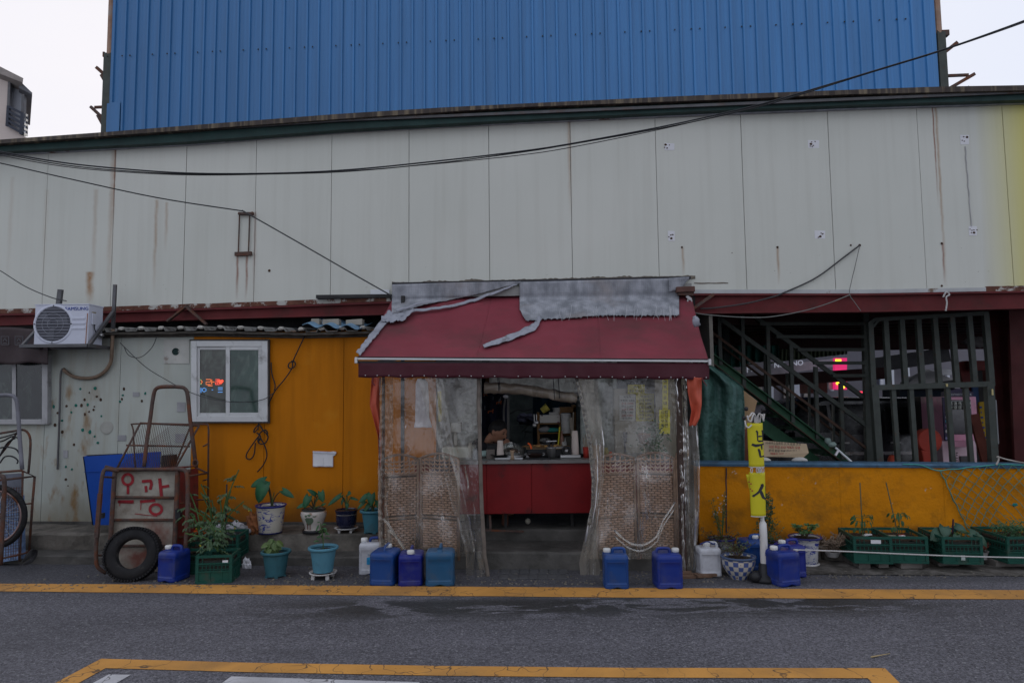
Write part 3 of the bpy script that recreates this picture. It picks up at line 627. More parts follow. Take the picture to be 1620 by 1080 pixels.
# ------------------------------------------------------------------ windows
def glass(name, tint, streak_):
    k = N(name); x = k.xyz(); c = k.mix(k.ramp(k.noise(3.5, 6, dist=1.2), .35, .7), tuple(c*.5 for c in tint), tint)
    c = k.mix(k.math('MULTIPLY', k.ramp(k.noise(7, 6, k.map((1, 1, .5)), dist=1.5), .5, .75), streak_), c, (.17, .22, .18))
    return k.pbr(c, .12, 0, k.bump(k.noise(6, 4), .08, .01), .6)
m_gl1 = glass('window_glass_olive', (.045, .05, .038), .35); m_gl2 = glass('window_glass_green', (.02, .06, .045), .35); m_gl3 = glass('window_glass_dark', (.012, .016, .017), .2)
def qd(mb, x0, y0, x1, y1, o_, th, base=LB):
    return mb.prism([W(x0, y1, o_, base), W(x1, y1, o_, base), W(x1, y0, o_, base), W(x0, y0, o_, base)], (0, th, 0))
def frame(mb, x0, y0, x1, y1, t, o_, th, tb=None):
    tb = tb or t
    qd(mb, x0, y0, x0+t, y1, o_, th); qd(mb, x1-t, y0, x1, y1, o_, th); qd(mb, x0+t, y0, x1-t, y0+t, o_-.001, th-.002); qd(mb, x0+t, y1-tb, x1-t, y1, o_-.001, th-.002)
wn = thing('sliding_window', 'white framed two pane sliding window with a neon sign between white and orange wall', 'window', W(362, 668, 0, LB))
mb = MB(); frame(mb, 302, 539, 423, 667, 9, .07, .09); mb.build('frame', m_alu, wn, bevel=.004)
mb = MB(); qd(mb, 300, 536.5, 426, 539, .055, .03); qd(mb, 300, 667, 426, 669, .055, .03); qd(mb, 423, 539, 426, 667, .05, .03); mb.build('surround', mat('dark_sealant', (.06, .055, .05), .8), wn)
s1 = MB(); frame(s1, 311, 548, 364, 658, 5, .045, .03); s1o = s1.build('sash', m_alu, wn, bevel=.003)
s2 = MB(); frame(s2, 357, 547, 415, 659, 6.5, .062, .02); s2o = s2.build('sash', m_alu, wn, bevel=.003)
g = MB(); qd(g, 316, 553, 359, 653, .03, .004); g.build('pane', m_gl1, s1o)
g = MB(); qd(g, 363.5, 553.5, 408.5, 652.5, .05, .004); g.build('pane', m_gl2, s2o)
# neon sign (mirrored lettering) behind the left pane, built just proud of the glass
def wf(x, y): return W(x, y, .037, LB)
def tubes(mb, pls, r=.0045):
    for pl in pls: mb.tube([wf(*p) for p in pl], r, 6)
mo = emitm('neon_orange', (1, .25, .08), .55); mbz = MB()
tubes(mbz, [[(326, 600), (333, 600), (333, 604), (326, 604), (326, 608), (333, 608)], [(335, 600), (335, 608)], [(336, 604), (339, 604)], [(329, 610), (336, 610)], [(318, 601), (320, 604), (318, 607)]])
ns = tag(mbz.build('neon_sign', mo, kind=None), 'small orange and blue neon lettering with a heart in the sliding window', 'neon sign')
mbz = MB(); tubes(mbz, [[(341, 600), (347, 600)], [(341, 602.5), (347, 602.5)], [(344, 600), (344, 608)], [(340, 605), (348, 605)], [(341, 608), (347, 608)], [(341, 605), (341, 608)], [(347, 605), (347, 608)]]); mbz.build('red_letter', emitm('neon_red', (1, .12, .08), .55), ns)
mbz = MB(); hp = [(16*math.sin(t)**3, 13*math.cos(t)-5*math.cos(2*t)-2*math.cos(3*t)-math.cos(4*t)) for t in [i*PI/12 for i in range(24)]]
mbz.prism([wf(349.5 + x*.27, 603.5 - y*.28) for x, y in hp], (0, -.004, 0)); mbz.build('heart', emitm('neon_heart', (1, .1, .05), .8), ns)
mbz = MB(); tubes(mbz, [[(318, 613), (318, 621)], [(320, 615), (323, 613.5), (326, 615), (326, 618), (323, 619.5), (320, 618), (320, 615)], [(335, 616.5), (337, 616.5)], [(345, 613), (352, 613)], [(345, 616), (352, 616)], [(345, 620), (352, 620)]]); mbz.build('blue_letter', emitm('neon_blue', (.15, .4, .9), .5), ns)
mbz = MB(); tubes(mbz, [[(318, 600), (315.8, 602), (316, 606), (318.5, 608)]], .004); mbz.build('green_letter', emitm('neon_green', (.15, .45, .2), .7), ns)
w2 = thing('sliding_window', 'dark sliding window under the dark brown banner at the left edge', 'window', W(30, 672, 0, LB))
mb = MB(); frame(mb, -60, 560, 75, 671, 9, .07, .09, 8); mb.build('frame', mat('window_frame_grey', (.33, .33, .335), .5, dirt=(.1, .09, .08), var=.12), w2, bevel=.004)
mb = MB(); qd(mb, 19, 569, 25, 663, .055, .03); mb.build('mullion', mat('window_frame_grey', (0,0,0)), w2)
mb = MB(); qd(mb, -51, 569, 19, 663, .04, .005); mb.build('pane', glass('window_glass_grey', (.03, .04, .038), .4), w2)
mb = MB(); qd(mb, 25, 569, 66, 663, .045, .005); mb.build('pane', m_gl3, w2)
mb = MB(); mb.grid(lambda u, v: W(lerp(-60, 76, u), lerp(519 + 1.5*math.sin(u*9), 575 + 1.5*math.sin(u*14), v), .19 + .01*math.sin(u*17 + v*2), LB), 50, 14)
bn = tag(mb.build('brown_banner', mat('brown_banner_cloth', (.045, .032, .034), .6, var=.2, bump=.2, bs=90), smooth=True, solid=.004), 'dark brown cloth banner hanging over the window at the left edge', 'banner')
for x in (8, 30):
    mb = MB()
    for a, b in (((-6, -6), (6, -6)), ((6, -6), (6, 7)), ((6, 7), (-6, 7)), ((-6, 7), (-6, -6)), ((-3, 2), (0, -3)), ((0, -3), (3, 2)), ((-3, 4.5), (3, 4.5))): mb.bar(W(x+a[0], 538+a[1], .245, LB), W(x+b[0], 538+b[1], .245, LB), .006)
    mb.build('printed_emblem', mat('grey_print', (.10, .10, .11), .6), bn)
# ================================================================== AWNING
AY = 6.5
aw = thing('maroon_awning', 'faded maroon canvas awning with a white front bar over the food stall', 'awning', at(840, 568, AY))
cTL, cTR, cBL, cBR = W(622, 470, .05), W(1093, 462, .05), at(565, 567, AY), at(1121, 571, AY)
def canopy(u, v, lift=0.0):
    a = cTL.lerp(cTR, u); b = cBL.lerp(cBR, u); p = a.lerp(b, v)
    n = Vector((0, -.5, .86)); sag = -.035*math.sin(PI*v) + .012*math.sin(u*40 + 2*math.sin(v*3))*math.sin(PI*min(1, v*1.2))*.35 + .014*nz(u*7, v*4, 2)
    return p + n*(sag + lift)
mb = MB(); mb.grid(canopy, 90, 24); mb.build('canopy', m_awn, aw, smooth=True, solid=.004)
for u in (.335, .69): MB().grid(lambda a, v, u=u: canopy(u + a*.005, v, .002), 1, 24).build('seam_tape', m_awn, aw, smooth=True, solid=.001)
cn_ = (cBR - cBL).cross(cTL - cBL).normalized()
mb = MB()
mb.grid(lambda u, v: at(lerp(567, 1122, u), lerp(574, lerp(596.5, 600, u) + .8*math.sin(u*60), v), AY - .015 + .012*math.sin(u*31 + 3*nz(u*4)) * v + .006*math.sin(u*97)*v), 140, 5)
mb.build('valance', m_valance, aw, smooth=True, solid=.004)
mb = MB(); mb.bar(at(562, 567.4, AY - .02), at(1124, 571.4, AY - .02), .03, .018); mb.build('front_bar', m_alubar, aw, bevel=.003)
mb = MB(); mb.bar(at(563, 572.5, AY - .0), at(1123, 576.5, AY - .0), .03, .022); mb.bar(at(563, 564.8, AY + .0), at(1123, 568.5, AY + .0), .02, .01); mb.build('bar_shadow_groove', m_blackp, aw)
for x in (564, 1122): mb = MB(); mb.cbox(at(x, 570 if x < 600 else 573, AY - .02), (.025, .06, .06)); mb.build('end_cap', m_alubar, aw, bevel=.006)
mb = MB()
for u in [.02 + i*.0335 for i in range(30)]:
    if random.random() < .85: mb.ball(at(lerp(567, 1122, u), lerp(593.5, 597, u), AY - .03), .006, 6)
mb.build('rivet', m_alubar, aw, kind='stuff')
for u in (.05, .95):
    mb = MB(); a = at(lerp(565, 1121, u), 575, AY + .03); m_ = Vector((a.x + (.25 if u < .5 else -.25), 7.2, a.z + .12)); mb.bar(a, m_, .035); mb.bar(m_, Vector((a.x, 7.86, a.z + .3)), .035); mb.build('folding_arm', m_white, aw)
# front posts
for i, (x, l) in enumerate(((606, 'left'), (1077, 'right'))):
    mb = MB(); b = G(x, 912, 0); b.y = 6.62; b.x = at(x, 750, 6.62).x; t = at(x, 600, 6.62); mb.bar(b, Vector((b.x, 6.62, t.z + .1)), .028 if i == 0 else .055)
    o = mb.build('awning_post', m_rust if i == 0 else mat('dark_brown_post', (.045, .028, .022), .7, var=.3), bevel=.004)
    tag(o, ['thin rusty steel post inside the left plastic curtain', 'thick dark brown post by the right plastic curtain and white can'][i], 'post')
# torn tarpaulin on the awning
k = N('grey_tarp'); ws = []
for d_, sc_ in (('X', 15), ('Z', 17)):
    wv = k.n('ShaderNodeTexWave'); wv.inputs['Scale'].default_value = sc_; wv.inputs['Distortion'].default_value = 2.5; wv.bands_direction = d_; k.L(k.pos, wv.inputs['Vector']); ws.append(wv.outputs['Fac'])
base = k.mix(k.ramp(k.noise(2.5, 7, k.map((3.5, 3, 1.8))), .36, .66), (.17, .18, .20), (.33, .34, .37))
base = k.mix(k.ramp(k.noise(1.6, 5), .56, .75, 0, .5), base, (.24, .17, .12)); wm = k.math('MULTIPLY', ws[0], ws[1])
base = k.mix(k.ramp(wm, .1, .7, .14, 0), base, (.06, .065, .07))
m_tarp = k.pbr(base, .75, 0, k.bump(k.math('ADD', k.noise(14, 6), wm), .25, .005), .3)
m_tarp2 = mat('pale_tarp_lining', (.27, .28, .32), .55, var=.25, vs=7, bump=.4, bs=30, dirt=(.11, .11, .11), da=(.55, .72), ds=7)
cpl = W(840, 470, .12); cnn = (cBR - cBL).cross(cTL - cBL).normalized()
if cnn.y > 0: cnn = -cnn
def proj(p):
    d = p - CAM; z = d.dot(FW); return 810 + F*d.dot(RT)/z, 540 - F*d.dot(UP)/z
def cp(px, py, lift=.02):                            # pixel -> awning top surface, or the face of its housing above it
    u, v = (px-600)/500, (py-470)/98
    for _ in range(7):
        x, y = proj(canopy(u, v)); u += (px-x)/520; v += (py-y)/95
    a = canopy(max(-.1, min(1.1, u)), max(v, 0)) + cnn*lift; b = W(px, py, .16 + lift*.6)
    if v <= 0: return b
    return a if v > .18 else b.lerp(a, v/.18) if a.y > b.y - .3 else a
tpn = Vector((0, -.93, .36))
def tarp_piece(name, parent, x0, x1, top, bot, m, nu=60, nv=14, lift=.03, amp=.02, rag=1.5, seed=0, solid=.004):
    mb = MB()
    def fn(u, v):
        px = lerp(x0, x1, u); t = tab(top, px); b = tab(bot, px) + rag*nz(px*.35, seed)*1.4 + rag*nz(px*1.3, seed)
        py = lerp(t, b, v)
        return cp(px, py, lift + amp*(nz(px*.05, py*.05, seed) + .6*nz(px*.12, py*.02, seed + 4)) + amp*.35*nz(px*.3, py*.3, seed))
    mb.grid(fn, nu, nv); return mb.build(name, m, parent, smooth=True, solid=solid)
tp = thing('torn_grey_tarpaulin', 'torn grey woven tarpaulin draped over the top of the maroon awning', 'tarpaulin', W(840, 450, .1))
tarp_piece('woven_sheet', tp, 620, 824, [(620, 450), (720, 447), (824, 445)], [(620, 500), (640, 496), (668, 488), (710, 477), (760, 464), (800, 453), (824, 448)], m_tarp, 80, 16, .035, .012, .8, 1)
tarp_piece('woven_sheet', tp, 822, 1074, [(822, 446), (940, 443), (1074, 440)], [(822, 494), (832, 512), (856, 509), (900, 507), (950, 503), (1074, 503)], m_tarp, 130, 16, .03, .006, 1.8, 2)
tarp_piece('woven_sheet', tp, 1058, 1090, [(1058, 440), (1090, 437.5)], [(1058, 462), (1076, 458), (1090, 441)], m_tarp, 16, 8, .07, .03, 1.5, 3)
def bunch(pts, r, name, m, parent, flat=.4, n=14, wob=.3, lift=.045):
    P = catm([cp(x, y, lift) for x, y in pts], 9); N_ = len(P)
    R = [.5*tab([(i/(len(r)-1), q) for i, q in enumerate(r)], k/(N_-1)) for k in range(N_)]
    P = [p + cnn*.015*nz(p.x*12, p.z*12) + Vector((0, 0, .008*nz(p.x*20, 3))) for p in P]
    mb = MB(); mb.tube(P, R, n, flat=flat, wob=wob); return mb.build(name, m, parent, smooth=True)
bunch([(606, 512), (625, 508), (655, 498), (700, 492), (745, 480), (790, 460), (818, 449)], [.05, .055, .05, .045, .05, .04, .015], 'rolled_hem', m_tarp2, tp)
bunch([(628, 503), (648, 497), (672, 490), (694, 488)], [.03, .04, .035, .01], 'rolled_hem', m_tarp2, tp, lift=.09)
tarp_piece('torn_flap', tp, 604, 656, [(604, 508), (640, 497), (656, 496)], [(604, 515), (622, 516), (640, 512), (656, 500)], m_tarp2, 26, 6, .05, .03, 1.5, 6)
mb = MB()   # strip falling diagonally across the canopy
def dg(u, v):
    c = [(855, 506), (846, 520), (826, 530), (800, 540), (765, 552)]; q = u*4; i = min(3, int(q)); t = q - i
    x = lerp(c[i][0], c[i+1][0], t); y = lerp(c[i][1], c[i+1][1], t); wd = tab([(0, 3), (.15, 6), (.5, 5), (.9, 4), (1, 3)], u) + .8*nz(u*20)
    return cp(x + (v-.5)*wd*.7, y + (v-.5)*wd*1.7 + .6*nz(u*22, v), .03 + .02*nz(u*8, v*2))
mb.grid(dg, 50, 4); mb.build('torn_flap', m_tarp2, tp, smooth=True, solid=.005)
mb = MB()
def eg(u, v):
    x = lerp(567, 620, u) + (v-.5)*lerp(6, 9, u) + 1.3*nz(u*14, 2); y = lerp(564, 497, u) + (v-.5)*5 + 1.5*nz(u*18, 5)
    return cp(x, y, .03 + .02*nz(u*13, v*3))
mb.grid(eg, 40, 4); mb.build('edge_strip', m_tarp2, tp, smooth=True, solid=.008)
mb = MB()
random.seed(5)
for i in range(26):
    x = random.choice([random.uniform(880, 1070), random.uniform(925, 1010), random.uniform(1020, 1070)]); y = 503; l = random.uniform(2, 9)
    mb.tube([cp(x, y - random.uniform(4, 14), .05), cp(x + random.uniform(-2, 2), y, .05), cp(x + random.uniform(-6, 4), y + l, .03)], .0012, 3)
mb.build('frayed_threads', mat('pale_thread', (.5, .5, .52), .8), tp, kind='stuff')
mb = MB(); mb.prism([W(620, 452, .09), W(1093, 441, .09), W(1093, 437, .09), W(620, 447, .09)], (0, .08, 0)); tag(mb.build('batten', mat('dark_batten', (.035, .035, .04), .7, var=.3)), 'dark batten pinning the torn tarpaulin to the white wall', 'batten')
mb = MB(); mb.bar(W(622, 466, .1), W(1093, 456, .1), .1, .1); tag(mb.build('awning_cassette', mat('cassette_grey', (.22, .22, .21), .6, var=.2)), 'long grey awning housing under the torn tarpaulin', 'housing')
rb = thing('awning_bracket', 'rusty awning bracket with a crank eyelet at the upper right corner of the awning', 'bracket', W(1083, 466, .1))
mb = MB(); mb.bar(W(1069, 459, .2), W(1098, 458, .2), .12, .06); mb.build('bracket_plate', mat('brown_plate', (.10, .05, .04), .7, var=.3), rb, bevel=.004)
mb = MB(); mb.bar(W(1072, 464, .18), W(1096, 465, .18), .1, .05); mb.build('bracket_body', m_rust, rb)
mb = MB(); c = W(1091, 477, .2); mb.tube([c + Vector((.022*math.cos(t), 0, .035*math.sin(t))) for t in [i*PI/8 for i in range(16)]], .009, 6, closed=True); mb.bar(W(1086, 468, .2), W(1093, 474, .2), .03); mb.build('crank_eyelet', m_alu, rb)
mb = MB(); mb.bar(W(1096, 488, .1), W(1128, 466, .05), .05, .03); tag(mb.build('angle_brace', m_rust), 'short diagonal steel brace between awning corner and right red beam', 'brace')
mb = MB(); qd(mb, 586, 458, 616, 470, .03, .02, 7.9); tag(mb.build('mounting_plate', m_white), 'small pale mounting plate left of the torn tarpaulin', 'plate')
mb = MB(); mb.ball(at(1101, 509, 6.9), .045, 10, (.8, .6, 1.1), .5, 3, 1); mb.tube([at(1098, 500, 6.9), at(1106, 515, 6.9)], .02, 7); tag(mb.build('tied_rag', m_tarp2, smooth=True), 'pale rag tied at the right edge of the awning', 'rag')
# orange red tie-back cloths
def hang(name, label, L_, R_, y0, y1, Y, m, amp=.03, fr=9, nu=24, nv=30, seed=0, cat='cloth', group=None, solid=.003):
    mb = MB()
    def fn(u, v):
        y = lerp(y0, y1, v); x = lerp(tab(L_, y), tab(R_, y), u)
        return at(x, y + 1.5*nz(u*3, seed), Y + amp*math.sin(u*fr + 2*nz(v*2, seed) + seed) + amp*.4*nz(u*5, v*5, seed))
    mb.grid(fn, nu, nv); o = mb.build(name, m, smooth=True, solid=solid)
    return tag(o, label, cat, group) if label else o
hang('hanging_cloth', 'faded red vinyl cloth tucked beside the left edge of the left curtain', [(597, 588), (640, 585), (690, 598), (745, 600)], [(597, 603), (640, 600), (700, 603), (745, 602)], 597, 742, 6.7, m_cloth, .025, 6)
hang('hanging_cloth', 'orange red vinyl cloth hanging from the right end of the valance', [(597, 1086), (620, 1088), (650, 1094), (672, 1090)], [(597, 1110), (640, 1110), (660, 1107), (673, 1101)], 597, 673, 6.48, m_cloth, .03, 5, seed=1)
for i, (x, sgn) in enumerate(((591, -1), (1111, 1))):
    mb = MB(); mb.tube(catm([at(x, 597, 6.45), at(x + 2*sgn, 603, 6.44), at(x + (2 if sgn < 0 else 7)*1.0, 610, 6.45)], 4), .008, 5, flat=.4); o = mb.build('tie_ribbon', m_redbeam); tag(o, ['short maroon ribbon below the left end of the valance', 'short maroon ribbon below the right end of the valance'][i], 'ribbon')

# ================================================================== PLASTIC CURTAINS
def plastic(name, haze, tint, lo=.1, rough=.12, bs_=.32, gf=1.0):
    k = N(name); x = k.xyz()
    st = k.ramp(k.noise(1.0, 6, k.map((14, 14, 1.1))), .4, .75, 0, 1); mot = k.ramp(k.noise(5, 7), .35, .7)
    fac = k.math('ADD', k.math('MULTIPLY', k.math('MULTIPLY', st, mot), haze), lo, True)
    low = k.ramp(k.math('ADD', x[2], k.math('MULTIPLY', k.noise(3, 4), .5)), .9, .15, 0, .2); fac = k.math('ADD', fac, low, True)
    h = k.math('ADD', k.noise(6, 4, k.map((3, 3, .8)), dist=.8), k.math('MULTIPLY', k.noise(28, 3), .25)); nb = k.bump(h, bs_, .03)
    tr = k.n('ShaderNodeBsdfTransparent'); tr.inputs[0].default_value = (*tint, 1)
    df = k.n('ShaderNodeBsdfDiffuse'); df.inputs[0].default_value = (.52, .48, .41, 1); tl = k.n('ShaderNodeBsdfTranslucent'); tl.inputs[0].default_value = (.45, .43, .38, 1)
    dm = k.n('ShaderNodeMixShader'); dm.inputs[0].default_value = .45; k.L(df.outputs[0], dm.inputs[1]); k.L(tl.outputs[0], dm.inputs[2])
    m1 = k.n('ShaderNodeMixShader'); k.L(fac, m1.inputs[0]); k.L(tr.outputs[0], m1.inputs[1]); k.L(dm.outputs[0], m1.inputs[2])
    gl = k.n('ShaderNodeBsdfGlossy'); gl.inputs[0].default_value = (1, 1, 1, 1); gl.inputs['Roughness'].default_value = rough; k.L(nb, gl.inputs['Normal'])
    fr = k.n('ShaderNodeFresnel'); fr.inputs[0].default_value = 1.5; k.L(nb, fr.inputs['Normal'])
    m2 = k.n('ShaderNodeMixShader'); k.L(k.math('MULTIPLY', fr.outputs[0], gf, True), m2.inputs[0]); k.L(m1.outputs[0], m2.inputs[1]); k.L(gl.outputs[0], m2.inputs[2])
    o = k.n('ShaderNodeOutputMaterial'); k.L(m2.outputs[0], o.inputs[0]); return k.mat
m_pl1 = plastic('clear_vinyl', .18, (.97, .955, .92), .08, .12, .4, 1.8); m_pl2 = plastic('crumpled_vinyl', .4, (.93, .89, .83), .2, .3, .25, .9)
def curtain(name, parent, L_, R_, y0, y1, Y, m, folds=((7, .02, 0),), crump=0.0, nu=60, nv=70, seed=0, gather=None, bl=0):
    mb = MB()
    def fn(u, v):
        y = lerp(y0, y1, v); xl, xr = tab(L_, y), tab(R_, y); x = lerp(xl, xr, u)
        yy = y + bl*nz(u*3, 7 + seed)*(v > .9)
        d = sum(a*math.sin(f*u + ph + 1.3*nz(v*2.2, seed + ph)) for f, a, ph in folds)*(.35 + .65*v) + .018*nz(u*4, v*6, seed)
        if crump: d += crump*(nz(x*.09, y*.11, seed) + .7*nz(x*.22, y*.2, seed + 3)); x += crump*40*nz(y*.09, u*3, seed)
        return at(x, yy, Y + d)
    mb.grid(fn, nu, nv); return mb.build(name, m, parent, smooth=True)
def eyelets(parent, pts, Y, r=.0085):
    mb = MB()
    for x, y in pts: mb.tube([at(x, y, Y) + Vector((r*math.cos(t), 0, r*math.sin(t))) for t in [i*PI/4 for i in range(8)]], .0028, 5, closed=True)
    mb.build('eyelet', m_dkmetal, parent, kind='stuff')
lc = thing('plastic_curtain', 'clear plastic curtain on the left side of the stall before a wicker screen', 'curtain', at(680, 900, 6.6), 'clear plastic curtains of the stall')
curtain('curtain_sheet', lc, [(597, 611), (700, 606), (800, 604), (880, 612)], [(597, 692), (640, 700), (700, 714), (780, 728), (880, 740), (915, 742)], 597, 880, 6.68, m_pl1, ((9, .025, 0), (23, .012, 1)), 0, 60, 60, 1)
curtain('crumpled_edge', lc, [(597, 600), (660, 601), (740, 598), (800, 598), (880, 600)], [(597, 622), (640, 622), (700, 622), (760, 618), (800, 612), (880, 624)], 597, 878, 6.6, m_pl2, ((11, .02, 2),), .022, 24, 130, 2)
curtain('curtain_sheet', lc, [(597, 688), (640, 696), (700, 706), (760, 722), (850, 736), (912, 738)], [(597, 758), (700, 759), (800, 762), (880, 768), (912, 772)], 597, 912, 6.62, m_pl1, ((5, .022, 1),), 0, 50, 70, 3, bl=2)
curtain('curtain_sheet', lc, [(597, 660), (700, 690), (800, 715), (870, 735)], [(597, 700), (700, 716), (800, 738), (870, 752)], 597, 872, 6.58, m_pl1, ((4, .02, 1),), .004, 24, 60, 8)
mb = MB(); mb.tube([at(lerp(606, 648, t) + 3*math.sin(t*4), lerp(820, 884, t), 6.55) for t in [i/12 for i in range(13)]], .010, 6, flat=.4, wob=.8); mb.tube([at(lerp(614, 652, t) + 2*math.sin(t*5), lerp(838, 880, t), 6.54) for t in [i/12 for i in range(13)]], .012, 6, flat=.4, wob=.8); mb.build('bunched_fold', m_pl2, lc, smooth=True)
mb = MB(); mb.grid(lambda u, v: at(tab([(597, 757), (700, 759), (800, 762), (880, 767), (912, 772)], lerp(597, 914, v)) - 3 + 6*u + .8*nz(v*12), lerp(597, 914, v), 6.6 + .012*nz(v*9, u)), 3, 60); mb.build('edge_tape', mat('grubby_tape', (.15, .125, .105), .6, var=.35, vs=9, bump=.4), lc, smooth=True, solid=.004)
eyelets(lc, [(765, 903)], 6.57, .014)
rc = thing('plastic_curtain', 'clear plastic curtain on the right side of the stall with eyelets along its edge', 'curtain', at(1010, 900, 6.6), 'clear plastic curtains of the stall')
RL = [(597, 910), (640, 920), (700, 931), (760, 937), (800, 936), (850, 925), (890, 916), (930, 921)]
curtain('curtain_sheet', rc, RL, [(597, 1072), (700, 1076), (800, 1074), (930, 1072)], 597, 884, 6.66, m_pl1, ((8, .03, 1), (21, .014, 0)), 0, 90, 80, 4)
curtain('curtain_sheet', rc, RL, [(597, 945), (640, 948), (700, 956), (760, 955), (820, 946), (870, 945), (900, 950), (930, 944)], 597, 928, 6.6, m_pl2, ((4, .010, 0),), .003, 24, 60, 5, bl=3)
curtain('crumpled_edge', rc, [(597, 1058), (700, 1072), (800, 1074), (922, 1078)], [(597, 1086), (660, 1088), (740, 1090), (920, 1092)], 597, 918, 6.6, m_pl2, ((9, .02, 2),), .016, 22, 120, 6)
curtain('curtain_sheet', rc, [(668, 1084), (922, 1088)], [(668, 1104), (740, 1107), (820, 1106), (870, 1102), (922, 1100)], 668, 920, 6.66, m_pl2, ((4, .015, 2),), .004, 20, 60, 7)
mb = MB()   # swag fold of plastic in front of the right screen
for j, (r_, dy) in enumerate(((.010, 0), (.007, 9))): mb.tube([at(lerp(972, 1068, t), 838 + dy + 24*math.sin(PI*min(1, t*1.25)) - max(0, t-.7)*150, 6.56) for t in [i/20 for i in range(21)]], r_, 6, flat=.35, wob=.8)
mb.build('bunched_fold', m_pl1, rc, smooth=True)
mb = MB(); mb.grid(lambda u, v: at(tab(RL, lerp(597, 830, v)) - 1 + 6*u, lerp(597, 830, v), 6.575), 2, 50); mb.build('edge_hem', plastic('hem_vinyl', .5, (.8, .78, .74), .3), rc, smooth=True, solid=.003)
eyelets(rc, [(tab(RL, y) + 1.6, y) for y in range(602, 825, 9)] + [(tab(RL, y) + 5 - 8*(y < 640), y + 2) for y in range(603, 650, 9)], 6.565)
rl = thing('rolled_plastic_blind', 'rolled up plastic blind tied across the top of the stall opening', 'blind', at(840, 625, 6.9), 'clear plastic curtains of the stall')
mb = MB(); P = catm([at(766, 613, 6.85), at(800, 614, 6.85), at(840, 618, 6.87), at(880, 625, 6.87), at(912, 630, 6.88)], 10); mb.tube(P, [.052 + .012*nz(i*.4) for i in range(len(P))], 16, wob=.35); mb.build('plastic_roll', mat('grubby_rolled_vinyl', (.21, .175, .135), .35, var=.4, vs=7, bump=.6, bs=14, streak=(.4, .37, .32), sa=(.5, .7), spec=.6), rl, smooth=True)
mb = MB()
for x, y in ((791, 618), (789, 618), (877, 632), (885, 630)): mb.tube([at(x - 2, 597, 6.8), at(x, y - 6, 6.79), at(x, y, 6.8)], .004, 5)
mb.build('tie_cord', m_cable, rl)

# ================================================================== WICKER SCREENS
m_wick = mat('wicker_strand', (.40, .26, .185), .75, var=.3, vs=20, bump=.3, bs=90); m_wickd = mat('wicker_dark', (.24, .16, .115), .8, var=.3, vs=14)
def wpanel(scr, p0, p1, h, base, cols=12, arch=.05):
    """one leaf of the folding screen between ground points p0 and p1"""
    X = p1 - p0; wd = X.length; ex = X.normalized(); ey = Vector((-ex.y, ex.x, 0))
    if ey.y > 0: ey = -ey
    def P(a, z, o_=0): return p0 + ex*a + Vector((0, 0, z)) + ey*o_
    f = MB(); zt = h - arch
    f.tube([P(.012, base - .09), P(.012, zt)], .014, 7); f.tube([P(wd-.012, base - .09), P(wd-.012, zt)], .014, 7)
    f.tube([P(lerp(.012, wd-.012, t), zt + arch*math.sin(PI*t)) for t in [i/12 for i in range(13)]], .013, 7)
    zl = h - arch - .16*h/1.2; zm = base + (zl - base)*.42
    for z in (zl, zm, base): f.tube([P(.01, z), P(wd-.01, z)], .012, 7)
    f.build('screen_frame', m_wickd, scr, smooth=True)
    g = MB(); ch = .023; cw = (wd - .05)/cols; r = 0; z = base + .02
    while z < zl - .02:
        if abs(z - zm) < .018: z += ch; r += 1; continue
        for c in range(-1, cols, 2):
            a0 = max(.024, .025 + (c + (r % 2) + (1 if (r//5 + c) % 4 == 0 else 0)*0)*cw); a1 = min(wd-.024, a0 + 2*cw - .004)
            if a1 - a0 < .012: continue
            q = .004; vs = []
            for t, o_ in ((0, -.006), (.18, .006), (.5, .009), (.82, .006), (1, -.006)):
                a = lerp(a0, a1, t); vs += [P(a, z - ch*.43, o_ - .004), P(a, z - ch*.2, o_ + .001), P(a, z + ch*.2, o_ + .001), P(a, z + ch*.43, o_ - .004)]
            g.add(vs, [(4*i+j, 4*i+j+1, 4*i+j+5, 4*i+j+4) for i in range(4) for j in range(3)])
        z += ch; r += 1
    g.build('woven_infill', m_wick, scr, kind='stuff')
    b = MB(); b.add([P(.02, base, -.012), P(wd-.02, base, -.012), P(wd-.02, zl, -.012), P(.02, zl, -.012)], [(0, 1, 2, 3)]); b.build('woven_backing', mat('wicker_gap', (.06, .04, .03), .9, var=.3), scr, solid=.003)
    l = MB(); n_ = 8
    for i in range(1, n_): l.tube([P(wd*i/n_, zl), P(wd*i/n_, zt + arch*math.sin(PI*i/n_)*.9)], .006, 5)
    for j in range(4):
        zz = lerp(zl, zt, (j + .5)/4)
        l.tube([P(lerp(.02, wd-.02, t), zz + .006*math.cos(t*n_*2*PI), .004*math.sin(t*n_*PI*1.0)) for t in [i/48 for i in range(49)]], .0075, 5)
    l.build('open_lattice', m_wick, scr, kind='stuff')
def gz(px, Y): p = at(px, 780, Y); p.z = 0; return p
s1 = thing('wicker_screen', 'brown wicker folding screen behind the left plastic curtain', 'screen', gz(670, 6.85), 'wicker folding screens')
zt1 = at(660, 718, 6.9).z
wpanel(s1, gz(599, 6.78), gz(663, 6.92), zt1, .2, 11); wpanel(s1, gz(664.5, 6.92), gz(727, 6.76), zt1 + .01, .2, 11)
s2 = thing('wicker_screen', 'brown wicker folding screen behind the right plastic curtain', 'screen', gz(1007, 6.85), 'wicker folding screens')
zt2 = at(1000, 717, 6.9).z
wpanel(s2, gz(942, 6.78), gz(1006, 6.92), zt2, .2, 11); wpanel(s2, gz(1008, 6.92), gz(1069, 6.78), zt2 + .01, .2, 11); wpanel(s2, gz(1070, 6.78), gz(1078, 7.1), zt2, .2, 6)

